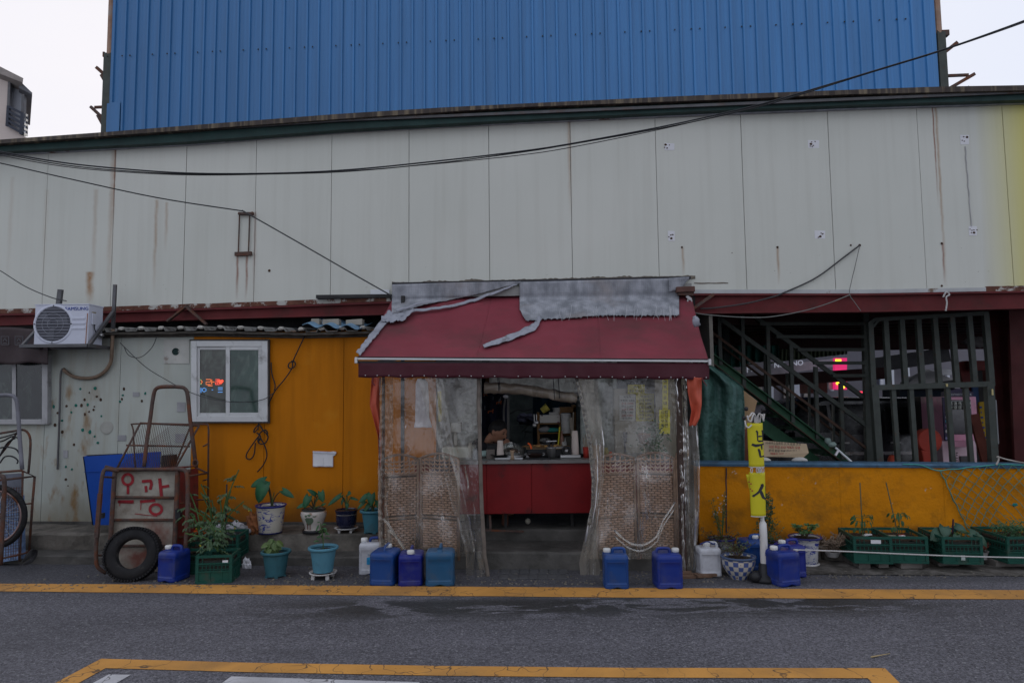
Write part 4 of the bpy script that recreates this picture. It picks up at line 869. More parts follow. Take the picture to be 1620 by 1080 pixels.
# ================================================================== STALL INTERIOR
def foil(name, c=(.82, .86, .80)):
    k = N(name); n = k.noise(9, 8, rough=.7, dist=.6); col = k.mix(k.ramp(n, .35, .68), tuple(a*.5 for a in c), c)
    col = k.mix(k.ramp(k.noise(1.0, 5, k.map((10, 10, 1))), .45, .7, 0, .5), col, (.5, .5, .46))
    return k.pbr(col, .45, .25, k.bump(k.noise(13, 7, rough=.65, dist=.8), .8, .03), .5)
m_foil = foil('foil_insulation')
def sheet(name, label, cat, x0, y0, x1, y1, Y, m, amp=.012, seed=0, nu=30, nv=24, Y2=None, solid=.004):
    mb = MB(); Y2 = Y if Y2 is None else Y2
    mb.grid(lambda u, v: at(lerp(x0, x1, u), lerp(y0, y1, v), lerp(Y, Y2, u) + amp*math.sin(u*16 + seed) + amp*nz(u*7, v*5, seed)), nu, nv)
    o = mb.build(name, m, smooth=True, solid=solid); return tag(o, label, cat) if label else o
sheet('foil_sheet', 'silvery foil insulation sheet lining the left side of the stall', 'foil sheet', 664, 560, 762, 850, 8.25, m_foil, .02, 1)
sheet('foil_sheet', 'silvery foil sheet above the rolled up blind at the back of the stall', 'foil sheet', 774, 560, 940, 621, 8.2, m_foil, .01, 2)
sheet('foil_sheet', 'silvery foil insulation sheet behind the cup stack on the right of the counter', 'foil sheet', 918, 560, 976, 800, 8.3, foil('foil_insulation_grey', (.58, .64, .60)), .02, 3)
# dividing walls, ceiling, back
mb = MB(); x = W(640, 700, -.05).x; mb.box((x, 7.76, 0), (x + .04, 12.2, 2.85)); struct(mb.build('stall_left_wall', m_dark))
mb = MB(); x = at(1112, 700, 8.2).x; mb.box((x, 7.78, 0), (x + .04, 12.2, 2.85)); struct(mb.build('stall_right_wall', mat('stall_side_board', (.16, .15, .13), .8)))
mb = MB(); mb.box((-2.3, 7.96, 2.86), (3.2, 9.0, 2.9)); struct(mb.build('stall_ceiling', m_dark))  # ceiling cut short so sky light falls into the stall
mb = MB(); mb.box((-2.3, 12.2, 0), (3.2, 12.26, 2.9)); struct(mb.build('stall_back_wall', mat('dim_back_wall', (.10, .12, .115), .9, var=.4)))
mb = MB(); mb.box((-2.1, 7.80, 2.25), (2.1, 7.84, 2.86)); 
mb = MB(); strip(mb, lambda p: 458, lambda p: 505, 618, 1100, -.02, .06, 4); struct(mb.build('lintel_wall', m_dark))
# navy cloth with small orange animals
cl = sheet('patterned_cloth', 'navy cloth printed with little orange dogs hanging behind the seated man', 'cloth', 758, 590, 802, 735, 8.55, mat('navy_cloth', (.012, .014, .03), .85, var=.2), .02, 4)
mo_ = mat('orange_print', (.38, .10, .03), .8); mw_ = mat('grey_print_dash', (.18, .19, .2), .8); mb = MB()
def dog(cx, cy, s_, f=1):
    q = [(-5, 2), (-5, -1), (-3, -2), (3, -2), (4, -5), (6, -4), (5, -1), (5, 3), (4, 3), (3.5, 0), (-3, 0), (-3.5, 3), (-5, 3)]
    mb.prism([at(cx + f*a*s_, cy + b*s_, 8.5) for a, b in q], (0, .004, 0))
dog(789, 637, .8); dog(776, 651, .85); dog(768, 625, .6, -1); dog(796, 606, .6); mb.build('printed_dog', mo_, cl, kind='stuff')
mb = MB(); random.seed(9)
for i in range(16): x, y = random.uniform(762, 800), random.uniform(600, 672); mb.prism([at(x, y, 8.5), at(x + 1, y, 8.5), at(x + 1, y + random.uniform(4, 8), 8.5), at(x, y + 6, 8.5)], (0, .004, 0))
mb.build('printed_dash', mw_, cl, kind='stuff')
mb = MB(); mb.bar(at(804, 622, 8.4), at(804, 728, 8.4), .03); mb.tube(catm([at(801, 622, 8.38), at(797, 650, 8.38), at(798, 690, 8.38)]), .012, 6); tag(mb.build('door_post', mat('grey_door_post', (.13, .125, .12), .6)), 'thin grey door post right of the navy cloth', 'post')
mb = MB(); mb.prism([at(768, 590, 8.35), at(776, 590, 8.35), at(776, 618, 8.35), at(768, 618, 8.35)], (0, .05, 0)); tag(mb.build('wood_lath', m_wood), 'short wooden lath at the top left of the stall opening', 'lath')
mb = MB(); mb.ball(at(800, 627, 8.3), .03, 6, (1.1, .5, .7), .4); tag(mb.build('paper_scrap', m_paper), 'small white paper scrap under the rolled up blind', 'paper')
# dim bicycle leaning in the passage
bk = thing('parked_bicycle', 'dark bicycle half hidden in the passage behind the stall', 'bicycle', at(820, 700, 10.3)); mbk = mat('dim_chrome', (.10, .12, .11), .4, .5)
for x in (818,):
    c = at(x, 686, 10.2); mb = MB(); mb.tube([c + Vector((.13*math.cos(t), .03*math.cos(t), .13*math.sin(t)))*.95 for t in [i*PI/14 for i in range(28)]], .008, 6, closed=True); mb.build('wheel', mbk, bk)
mb = MB(); mb.tube([at(822, 684, 10.2), at(838, 668, 10.2), at(852, 655, 10.2)], .02, 7); mb.tube([at(829, 682, 10.2), at(850, 684, 10.2)], .015, 6); mb.build('bicycle_frame', mbk, bk)
mb = MB(); mb.ball(at(836, 664, 10.15), .14, 12, (1, .5, .6), .5, 2, 4); mb.ball(at(826, 662, 10.2), .09, 8, (1, .5, .9), .5, 3, 9); tag(mb.build('folded_bundle', mat('grey_blue_bundle', (.06, .06, .09), .8)), 'grey blue bundle lying over the dark bicycle', 'bundle')
mb = MB(); mb.tube(catm([at(806, 655, 9.9), at(818, 648, 9.9), at(830, 649, 9.9), at(845, 646, 9.9)]), .01, 5); tag(mb.build('loose_cable', m_cableg), 'loose dark cable drooping across the passage', 'cable')
sheet('dark_drape', 'dark blue green drape hanging beside the shelf', 'drape', 843, 625, 912, 736, 9.3, mat('blue_green_drape', (.008, .028, .045), .8, var=.5, vs=8), .02, 8)
# ------------------------------------------------------------------ counter
CT = at(840, 727, 7.32).z; m_redp = mat('deep_red_panel', (.185, .007, .009), .45, var=.18, vs=4, dirt=(.03, .012, .012), da=(.58, .75), ds=5, bump=.1)
ct = thing('counter', 'long stall counter with deep red front panels and a steel top', 'counter', Vector((0.2, 7.5, .285)))
zb = at(840, 812, 7.32).z; xs_ = [at(x, 770, 7.32).x for x in (655, 770, 841, 1000, 1072)]
for i, (a, b) in enumerate(zip(xs_, xs_[1:])):
    mb = MB(); mb.box((a + .001, 7.32 + (i % 2)*.001, zb), (b - .001, 7.345 + (i % 2)*.001, CT - .04)); mb.build('front_panel', m_redp, ct, bevel=.003)
mb = MB(); mb.box((xs_[0] - .02, 7.28, CT - .028), (xs_[-1] + .02, 8.02, CT)); mb.build('counter_top', mat('dull_steel_top', (.27, .28, .27), .4, .5, var=.3, vs=7, dirt=(.09, .09, .08), da=(.5, .7)), ct, bevel=.004)
mb = MB(); mb.box((xs_[0] - .02, 7.266, CT - .034), (xs_[-1] + .02, 7.276, CT - .002)); mb.build('edge_trim', mat('edge_trim_grey', (.19, .18, .175), .5, .4, dirt=RUST, da=(.6, .7), ds=12), ct)
for x in (772, 800, 905, 1050): mb = MB(); p = at(x, 830, 7.5); mb.bar(Vector((p.x, 7.5, .285)), Vector((p.x, 7.5, CT - .03)), .03); mb.build('leg', m_dark, ct)
mb = MB(); mb.box((xs_[2], 7.5, zb + .02), (xs_[-2], 7.53, CT - .05)); mb.build('inner_board', m_dark, ct)
mb = MB(); mb.bar(at(762, 838, 7.15), at(828, 840, 7.35), .02); mb.bar(at(775, 815, 7.3), at(776, 838, 7.25), .022); tag(mb.build('steel_rod_frame', m_rust), 'rusty rod frame lying on the floor below the counter', 'rod frame')
mb = MB(); mb.ball(at(835, 824, 7.6), .032, 14); tag(mb.build('ball', mat('pale_ball', (.36, .34, .28), .6, var=.2), smooth=True), 'pale ball lying in the dark below the red counter', 'ball')
mb = MB(); p = at(799, 826, 7.6); mb.lathe([(.03, 0), (.04, .02), (.036, .1), (.03, .13)], Vector((p.x, 7.6, .285)), 12); tag(mb.build('clay_jar', mat('brown_clay', (.14, .06, .04), .7), smooth=True), 'brown clay jar standing under the counter', 'jar')
mb = MB(); mb.ball(at(876, 829, 7.8), .05, 8, (1.2, .6, .4), .5); tag(mb.build('crumpled_rag', m_dkmetal), 'dark crumpled rag below the counter on the right', 'rag')
# ------------------------------------------------------------------ things on the counter
def on(px, Y=7.6, z=None): p = at(px, 720, Y); return Vector((p.x, Y, CT if z is None else z))
def LT(name, label, cat, px, prof, m, Y=7.6, n=24, z=None, rot=None, group=None, scale=1):
    mb = MB(); mb.lathe([(r*scale, h*scale) for r, h in prof], on(px, Y, z), n, rot); return tag(mb.build(name, m, smooth=True, autos=.6), label, cat, group)
m_cup = mat('paper_cup', (.62, .54, .49), .7, var=.06, bump=0)
def cups(name, label, px, Y, n_, r, z=None, c=None):
    z = CT + .04 if z is None else z; prof = []; h = 0
    for i in range(n_): prof += [(r*.78, h), (r, h + .018), (r*1.03, h + .02), (r*.98, h + .022)]; h += .0195
    prof2 = [(0, 0), (r*.95, 0)]; hh = 0
    for i in range(n_): t = i/n_; rr = r*(1 - .28*t); prof2 += [(rr*1.02, hh), (rr*1.04, hh + .003), (rr*.97, hh + .006), (rr*.96, hh + .019)]; hh += .02
    prof2 += [(0, hh)]; return LT(name, label, 'cups', px, prof2, c or m_cup, Y, 18, z, group='paper cup stacks')
LT('bowl', 'small black bowl under the paper cups on the left of the counter', 'bowl', 791, [(0, 0), (.05, 0), (.09, .045), (.096, .05), (.085, .048), (.05, .01)], m_blackp, 7.45)
cups('cup_stack', 'stack of upturned paper cups in the black bowl near the seated man', 791.5, 7.45, 8, .040)
LT('bowl', 'black tray bowl under the tall cup stack on the right', 'bowl', 912, [(0, 0), (.07, 0), (.085, .035), (.08, .037), (.05, .01)], m_blackp, 7.55)
cups('cup_stack', 'tall stack of paper cups beside the eyelet edge of the right curtain', 910, 7.55, 13, .044, CT + .03)
m_clear = plastic('clear_dome', .2, (.9, .93, .9), .12, .06)
dm_ = thing('food_dome', 'clear plastic food dome with a painted highlight arc on the left of the counter', 'food cover', on(808, 7.6))
mb = MB(); c = on(808, 7.62); mb.lathe([(.16*math.cos(t), .03 + .135*math.sin(t)) for t in [i*PI/2/10 for i in range(11)]], c, 30); mb.build('dome', m_clear, dm_, smooth=True)
mb = MB(); mb.lathe([(.14, 0), (.165, .005), (.172, .035), (.155, .035), (.15, .01), (0, .01)], c, 30); mb.build('dish', m_steel, dm_, smooth=True)
mb = MB(); mb.tube([c + Vector((.05*math.cos(t)+.0, -.03, .10 + .055*math.sin(t)*1.15)) for t in [PI*.0 + i*PI*.9/10 for i in range(11)]], .008, 6); mb.build('painted_highlight', mat('painted_highlight', (.75, .75, .72), .25, bump=0), dm_, smooth=True)  # white arc stands in for the specular highlight on the dome
tray = on(808, 7.42); mb = MB(); mb.box((tray.x - .17, 7.36, CT + .001), (tray.x + .13, 7.7, CT + .02)); tag(mb.build('steel_tray', m_steel, bevel=.004), 'flat steel tray beneath the food dome', 'tray')
mb = MB(); mb.lathe([(0, 0), (.022, 0), (.016, .04), (.014, .055), (.024, .09), (.026, .1), (0, .1)], on(810.5, 7.34), 14); tag(mb.build('paper_cup', mat('tan_cup', (.38, .27, .18), .7), smooth=True), 'tan cup shaped like an hourglass in front of the food dome', 'cup')
mb = MB(); p = on(776, 7.5); mb.cbox(p + Vector((0, 0, .05)), (.085, .07, .10), Matrix.Rotation(.15, 3, 'Z')); tag(mb.build('carton', mat('grey_carton', (.17, .15, .135), .8), bevel=.003), 'small grey carton in front of the seated man', 'carton')
mb = MB(); p = on(780, 7.68); mb.box((p.x - .07, 7.64, CT + .14), (p.x + .07, 7.76, CT + .15)); mb.box((p.x - .065, 7.645, CT + .0), (p.x + .065, 7.75, CT + .138)); tag(mb.build('black_box', [m_blackp], bevel=.003), 'black box with a flat lid beside the seated man', 'box')
mb = MB(); p = on(766, 7.6); mb.ball(p + Vector((0, 0, .045)), .07, 12, (1, .7, .5), .3, 3, 2); tag(mb.build('cloth_bundle', mat('pale_mint_cloth', (.40, .55, .52), .8), smooth=True), 'pale mint folded cloth at the left end of the open counter', 'cloth')
st = thing('gas_griddle', 'dark griddle tray with skewers laid across it in the middle of the counter', 'griddle', on(860, 7.7))
mb = MB(); p = on(862, 7.7); mb.box((p.x - .2, 7.55, CT + .002), (p.x + .22, 7.95, CT + .09)); mb.build('griddle_body', m_blackp, st, bevel=.006)
mb = MB(); mb.box((p.x - .21, 7.54, CT + .093), (p.x + .23, 7.97, CT + .10)); mb.build('griddle_plate', mat('oily_tan_plate', (.30, .22, .13), .4, var=.3), st, bevel=.003)
mb = MB(); random.seed(4)
for i in range(7): a = p + Vector((-.26 + random.uniform(0, .1), -.08 + i*.03, .115)); mb.bar(a, a + Vector((random.uniform(.3, .5), random.uniform(-.04, .04), random.uniform(-.01, .012))), .006)
mb.build('skewer', m_wood, st)
mb = MB()
for i in range(12): mb.ball(p + Vector((random.uniform(-.12, .16), random.uniform(-.1, .1), .118)), .02, 7, (1.3, .8, .6), .4, 3, i)
mb.build('fried_food', mat('fried_batter', (.42, .25, .09), .7, var=.4, vs=30), st, smooth=True, kind='stuff')
mb = MB(); c = on(841, 7.5) ; mb.tube(catm([c + Vector((0, 0, .1)), c + Vector((-.012, 0, .14)), c + Vector((-.04, 0, .165))]), [.012]*12 + [.01], 7, flat=.5); tag(mb.build('orange_tongs', mat('bright_orange_plastic', (.85, .12, .02), .4), smooth=True), 'bright orange plastic handle sticking up beside the griddle', 'tongs')
pan = thing('frying_pan', 'shallow dark pan with looped handles on a board', 'pan', on(846, 7.42))
mb = MB(); mb.lathe([(0, 0), (.06, 0), (.085, .035), (.09, .037), (.08, .034), (.055, .006), (0, .006)], on(846, 7.42, CT + .018), 24); mb.build('pan_body', mat('dark_brown_pan', (.05, .03, .026), .4), pan, smooth=True)
for s_ in (-1, 1): mb = MB(); c = on(846, 7.42, CT + .05); mb.tube([c + Vector((s_*(.085 + .022*math.sin(t)), 0, .012*math.cos(t))) for t in [i*PI/6 for i in range(7)]], .004, 5); mb.build('handle', m_steel, pan)
mb = MB(); p = on(850, 7.42); mb.box((p.x - .12, 7.32, CT + .001), (p.x + .14, 7.52, CT + .017)); tag(mb.build('dark_board', m_blackp, bevel=.003), 'dark flat board under the pan and utensil pot', 'board')
up = thing('utensil_pot', 'steel pot holding black handled ladles', 'utensil pot', on(872, 7.42))
mb = MB(); mb.lathe([(0, 0), (.042, 0), (.05, .1), (.054, .105), (.047, .1), (.04, .01)], on(872, 7.42, CT + .018), 24); mb.build('pot', m_steel, up, smooth=True)
for i, (dx, dz) in enumerate(((-.055, .17), (-.035, .18), (-.015, .165), (.02, .16))):
    mb = MB(); c = on(872, 7.42, CT + .1); mb.tube([c, c + Vector((dx*1.3, 0, dz - .09))], .006, 6); mb.cbox(c + Vector((dx*1.4, 0, dz - .085)), (.022, .01, .03)); mb.build('ladle', m_blackp, up)
mb = MB(); c = on(872, 7.42, CT + .185); mb.bar(c + Vector((-.05, 0, 0)), c + Vector((.06, 0, .004)), .014, .008); mb.build('flat_spatula', m_steel, up)
mb = MB(); p = on(886, 7.6); mb.box((p.x - .05, 7.6, CT + .001), (p.x + .08, 7.8, CT + .11)); tag(mb.build('steel_canister', m_steel, bevel=.006), 'square steel canister behind the utensil pot', 'canister')
rg = thing('gas_stove', 'small gas stove with a round dial on the right of the counter', 'stove', on(900, 7.55))
mb = MB(); p = on(899, 7.5); mb.box((p.x - .09, 7.45, CT + .001), (p.x + .13, 7.8, CT + .035)); mb.build('stove_body', m_steel, rg, bevel=.006)
mb = MB(); mb.tube([on(896, 7.5, CT + .075) + Vector((.042*math.cos(t), 0, .042*math.sin(t))) for t in [i*PI/10 for i in range(20)]], .012, 7, closed=True); mb.build('dial_ring', m_blackp, rg, smooth=True)
mb = MB(); mb.ball(on(896, 7.5, CT + .075), .024, 10); mb.build('dial', m_steel, rg, smooth=True)
mb = MB(); mb.lathe([(0, 0), (.03, 0), (.032, .11), (.033, .115), (.026, .11)], on(927, 7.5), 16); sc_ = tag(mb.build('skewer_jar', mat('red_label_jar', (.38, .04, .03), .5, var=.5, vs=30), smooth=True), 'red labelled jar of wooden skewers behind the eyelet edge', 'jar')
mb = MB()
for i in range(7): c = on(926 + i*.6, 7.5, CT + .05); mb.tube([c, c + Vector((.02*(i-2)+.02, 0, .17 + .03*(i % 3)))], .0035, 4)
mb.build('skewer', m_wood, sc_, kind='stuff')
LT('glass_vase', 'tan flared vase behind the right curtain above the wicker screen', 'vase', 943.5, [(0, 0), (.04, 0), (.03, .06), (.04, .11), (.05, .13), (.03, .1)], mat('tan_cup', (0,0,0)), 7.5)
for i, (px, Yq, r, h, c, lb) in enumerate(((936, 7.6, .030, .10, (.30, .30, .27), 'pale storage jar right of the red labelled jar'), (951, 7.5, .022, .15, (.10, .05, .03), 'dark sauce bottle behind the right curtain above the screen'), (958, 7.7, .035, .09, (.35, .30, .10), 'yellowish jar behind the right curtain'), (966, 7.55, .02, .06, (.55, .10, .03), 'small orange red pot on the counter behind the right curtain'), (752, 7.55, .03, .11, (.25, .27, .28), 'grey canister at the left end of the counter behind the curtain'), (744, 7.7, .025, .16, (.42, .40, .34), 'cream bottle beside the grey canister behind the left curtain'), (892, 7.85, .025, .15, (.36, .36, .33), 'slim pale bottle at the back of the counter by the griddle'), (852, 7.9, .03, .12, (.28, .10, .05), 'reddish jar at the back of the griddle'), (836, 7.45, .028, .05, (.3, .3, .3), 'small steel cup between the food dome and the pan'))):
    LT('jar', lb, 'jar', px, [(0, 0), (r, 0), (r, h*.72), (r*.7, h*.8), (r*.75, h*.82), (r*.75, h), (0, h)], mat('jar_%d' % i, c, .35, bump=0, var=.3, vs=40), Yq, 16)
for i, (x, l, lb) in enumerate(((845, 16, 'long ladle hanging left of the shelf'), (848.5, 12, 'short skimmer hanging left of the shelf'))):
    mb = MB(); mb.tube([at(x, 655, 8.5), at(x + .5, 655 + l, 8.5)], .006, 5); mb.ball(at(x + .5, 656 + l, 8.48), .028, 8, (1, .5, 1)); tag(mb.build('ladle', m_steel), lb, 'ladle')
# white sink and ladle rack seen through the left curtain
mb = MB(); a = at(702, 705, 7.9); b = at(752, 735, 7.9); mb.box((a.x, 7.7, b.z), (b.x, 8.1, a.z)); mb.box((at(717, 730, 7.9).x, 7.8, .3), (at(737, 730, 7.9).x, 8.0, b.z)); tag(mb.build('white_basin', mat('cream_basin', (.52, .53, .46), .5), bevel=.015), 'cream basin on a pedestal seen through the left plastic curtain', 'basin')
mb = MB(); a = at(714, 668, 7.9); mb.box((a.x, 7.8, a.z - .11), (a.x + .12, 7.95, a.z)); mb.box((a.x + .03, 7.85, a.z - .26), (a.x + .07, 7.9, a.z - .11)); tag(mb.build('wall_soap_box', mat('cream_box', (.40, .40, .36), .6), bevel=.008), 'small cream dispenser above the basin behind the left curtain', 'dispenser')
bgp = hang('hanging_paper_bag', 'long white paper bag hanging high inside the left curtain', [(598, 661), (606, 658), (665, 657), (677, 655)], [(598, 670), (606, 677), (660, 679), (677, 684)], 599, 676, 6.8, mat('white_bag', (.58, .57, .62), .7, var=.1, bump=.3, bs=20), .03, 3, seed=3, cat='bag', solid=.006)
mb = MB(); mb.prism([at(692, 619, 7.0), at(698, 618, 7.0), at(699, 666, 7.0), at(694, 667, 7.0)], (0, .01, 0)); tag(mb.build('yellow_strip', mat('yellow_strip_paint', (.52, .46, .03), .5)), 'narrow yellow strip hanging behind the left curtain', 'strip')
mb = MB(); mb.bar(at(700, 730, 7.2), at(700, 790, 7.2), .2, .06); tag(mb.build('dark_board', mat('purple_grey_board', (.05, .045, .06), .8)), 'dark purple board behind the right edge of the left wicker screen', 'board')
# ------------------------------------------------------------------ shelf with goods
SY = 8.6
def bx(name, label, cat, x0, y0, x1, y1, Y, d, m, bev=.004, parent=None):
    mb = MB(); a = at(x0, y1, Y); b = at(x1, y0, Y); mb.box((a.x, Y, a.z), (b.x, Y + d, b.z)); o = mb.build(name, m, parent, bevel=bev); return tag(o, label, cat) if label else o
sh = thing('wooden_shelf', 'pine shelf with cluttered boards behind the counter', 'shelf', at(880, 735, SY))
for (x0, y0, x1, y1, nm) in ((851, 652, 853.5, 735, 'upright'), (886.5, 652, 888.5, 735, 'upright'), (908, 640, 911, 735, 'upright'), (853.5, 684, 886.5, 686, 'board'), (853.5, 669, 886.5, 671, 'board'), (888.5, 686, 908, 688, 'board'), (886, 643.5, 911, 652.5, 'board')):
    bx(nm, None, None, x0, y0, x1, y1, SY, .26, m_wood, .002, sh)
bx('back_panel', None, None, 852, 655, 910, 735, SY + .27, .01, m_dark, 0, sh)
def dots():
    k = N('polka_dot_card'); v = k.vor(17, vec=k.map((1, 0, 1)), out='Distance'); c = k.vor(17, vec=k.map((1, 0, 1)), out='Color'); c2 = k.mix(.55, c, (.25, .02, .04))
    return k.pbr(k.mix(k.ramp(v, .30, .24), (.62, .60, .55), k.mix(1, c2, (.35, .12, .2), 'MULTIPLY')), .7)
bx('polka_dot_box', 'white box with small dark polka dots on the top shelf', 'box', 854, 656, 886, 668.8, SY - .02, .2, dots())
bx('white_box', 'small white box lying on the polka dot box', 'box', 869, 652, 880, 656, SY, .1, mat('white_card', (.5, .49, .46), .7))
def lt2(name, label, cat, px, py, Y, prof, m, rot=None, group=None):
    mb = MB(); mb.lathe(prof, at(px, py, Y), 20, rot); return tag(mb.build(name, m, smooth=True, autos=.6), label, cat, group)
lt2('paper_tub', 'round paper tub on the polka dot box', 'tub', 881, 656, SY + .05, [(0, 0), (.045, 0), (.055, .085), (.06, .09), (0, .092)], mat('white_card', (0,0,0)))
lt2('yellow_paper_cup', 'yellow printed paper cup hanging tilted above the shelf', 'cup', 857, 650, SY - .05, [(0, 0), (.036, 0), (.05, .09), (.054, .092), (.045, .085), (.03, .01)], mat('yellow_cup', (.50, .42, .08), .6, var=.5, vs=28), Matrix.Rotation(.95, 3, 'Y'))
prof = [(0, 0), (.05, 0)]
for i in range(8): prof += [(.056 + .0015*i, .002 + i*.031), (.052 + .0015*i, .006 + i*.031), (.056 + .0015*i, .028 + i*.031)]
lt2('bowl_stack', 'tall stack of white plastic bowls on the middle shelf', 'bowls', 895.5, 685, SY - .06, prof + [(0, .25)], mat('white_bowls', (.55, .55, .53), .5))
for i, (x, y0, y1, r, c, lb) in enumerate(((866, 697, 713, .03, (.10, .13, .16), 'clear water bottle on the lower shelf'), (876, 695, 712, .022, (.05, .05, .05), 'dark sauce bottle with a white cap on the lower shelf'), (889, 682, 710, .026, (.36, .20, .15), 'tall pink brown bottle right of the yellow jug'), (894.5, 693, 711, .018, (.45, .44, .42), 'slim white bottle under the bowl stack'))):
    h = mpx(y1-y0, at(x, y1, SY)); lt2('bottle', lb, 'bottle', x, y1, SY - .12, [(0, 0), (r, 0), (r, h*.6), (r*.4, h*.8), (r*.4, h), (0, h)], mat('bottle_%d' % i, c, .25, bump=0))
bx('yellow_tin', 'yellow tin with a pen standing in it on the back of the counter', 'tin', 878, 704, 887, 710, SY - .2, .08, mat('yellow_tin_paint', (.55, .48, .03), .4, var=.3, vs=40))
mb = MB(); mb.bar(at(883, 705, SY - .16), at(885.5, 675, SY - .16), .016); tag(mb.build('yellow_brush', mat('yellow_stick', (.6, .52, .03), .5)), 'yellow stick standing up from the yellow tin', 'stick')
mb = MB(); mb.ball(at(862, 679, SY), .07, 12, (1.1, .5, .55), .4, 3, 5); tag(mb.build('plastic_bag', mat('grey_bag', (.24, .24, .24), .4), smooth=True), 'crumpled grey plastic bag on the second shelf', 'bag')
mb = MB(); mb.ball(at(875, 680, SY), .075, 12, (1.2, .5, .4), .4, 3, 6); tag(mb.build('plastic_bag', mat('teal_bag', (.03, .22, .19), .5), smooth=True), 'teal plastic bag beside the grey bag on the shelf', 'bag')
mb = MB(); mb.ball(at(862, 696, SY), .06, 12, (1.2, .5, .45), .4, 3, 7); tag(mb.build('plastic_bag', mat('pale_bag', (.30, .30, .29), .4), smooth=True), 'pale crumpled bag on the lowest shelf', 'bag')
bx('cream_tub', 'cream tub on the lowest shelf at the left', 'tub', 854, 703, 863, 709, SY - .1, .1, mat('white_card', (0,0,0)))
bx('spice_box', 'plain grey storage box under the bowl stack', 'box', 890, 690, 905, 712, SY + .02, .15, mat('grey_storage', (.16, .16, .13), .7))
mb = MB(); mb.bar(at(907, 652, SY - .1), at(906, 690, SY - .1), .016); mb.bar(at(903, 660, SY - .1), at(905, 690, SY - .1), .03, .02); tag(mb.build('rolling_pin', mat('pale_wood', (.45, .40, .32), .6)), 'pale sticks standing at the right end of the shelf', 'sticks')
# ------------------------------------------------------------------ menu board and right side, seen through the curtain
bx('cream_cupboard', 'cream cupboard with price sheets behind the right curtain', 'cupboard', 974, 614, 1036, 735, 8.15, .3, mat('cream_board', (.36, .34, .28), .7, var=.1), .005)
m_ypaper = mat('yellow_paper', (.50, .44, .05), .8, var=.08); m_ink = mat('black_ink', (.03, .03, .04), .8, bump=0); m_inkr = mat('red_ink', (.35, .04, .04), .8, bump=0)
def sheetp(label, x0, y0, x1, y1, Y, m, lines, sz):
    t = thing('price_sheet', label, 'price sheet', at((x0+x1)/2, y1, Y), 'paper sheets taped up inside the stall'); mb = MB()
    mb.prism([at(x0, y1, Y), at(x1, y1, Y), at(x1, y0, Y), at(x0, y0, Y)], (0, .004, 0)); mb.build('paper', m, t)
    for tx, y, c in lines:
        p = at((x0+x1)/2, y, Y - .004); text_mesh(tx, sz, 'lettering', m_inkr if c else m_ink, lambda a, b, z, p=p: p + Vector((a, -z, b)), t, .0008)
sheetp('white price sheet with handwritten dishes behind the right curtain', 980, 625, 1005, 665, 8.14, mat('offwhite_paper', (.5, .5, .46), .8), [('떡볶이', 629.5, 0), ('떡볶이 3,000', 635, 0), ('순대 3,000', 639.5, 1), ('튀김 3,000', 644, 0), ('오뎅 1,000', 649, 1), ('라면 4,000', 653.5, 0), ('김밥 3,000', 658.5, 1), ('잔치국수', 663, 0)], .033)
sheetp('yellow price sheet beside the white one behind the right curtain', 1006, 622, 1035, 666, 8.14, m_ypaper, [('떡볶이', 629, 0), ('순대 4,000', 634.5, 0), ('튀김 3,000', 640, 0), ('김밥 3,000', 646, 0), ('우동 4,000', 652, 0), ('라면 3,000', 658, 0), ('어묵 3,000', 663.5, 0)], .035)
sheetp('upper yellow sheet overlapping the top of the price sheets', 993, 608, 1020, 623, 8.12, m_ypaper, [('분식', 614, 0), ('포장 됩니다', 620, 0)], .035)
sheetp('long yellow vertical banner behind the right curtain', 1048, 599, 1057, 648, 7.7, m_ypaper, [('떡', 606, 0), ('볶', 614, 0), ('이', 622, 0), ('순', 631, 0), ('대', 640, 0)], .045)
sheetp('yellow sheet hung lower beside the dark post', 1043, 648, 1060, 686, 7.5, mat('bright_yellow_paper', (.62, .56, .03), .7), [('김밥', 654, 0), ('오뎅', 661, 0), ('우동', 668, 0), ('라면', 675, 0)], .045)
bx('beige_side_board', 'beige board at the right end of the stall interior', 'board', 1040, 597, 1084, 760, 8.0, .02, mat('beige_board', (.27, .25, .19), .7, var=.2))
hp_ = thing('hanging_plant_basket', 'brown basket with trailing green plant behind the right curtain', 'hanging plant', at(1020, 700, 7.4))
mb = MB(); c = at(1019, 702, 7.4); mb.lathe([(.02, 0), (.045, .01), (.075, .11), (.085, .115), (.07, .1)], c, 18); mb.build('basket', mat('brown_basket', (.22, .13, .07), .8, vs=30, var=.3), hp_, smooth=True)
mb = MB(); random.seed(21)
for i in range(170):
    b = at(1032, 694, 7.4) + Vector((random.gauss(.0, .08), random.gauss(0, .05), random.gauss(0, .085))); mb.leaf(b, (random.uniform(-1, 1), random.uniform(-1, .3), random.uniform(-.9, .4)), (0, -1, .4), .035, .016)
mb.build('foliage', mat('dim_leaf', (.035, .085, .03), .6, var=.5, vs=20), hp_, kind='stuff')
mb = MB(); mb.tube([at(1019, 703, 7.4), at(1019, 735, 7.4)], .008, 5); mb.build('stand', mat('pale_wood', (0,0,0)), hp_)
mb = MB(); mb.tube([at(987, 683, 8.1), at(989, 715, 8.1)], .012, 6); mb.tube([at(991, 683, 8.1), at(990, 700, 8.1)], .01, 6); tag(mb.build('hanging_ladles', m_dkmetal), 'dark ladles hanging on the cream cupboard', 'ladles')
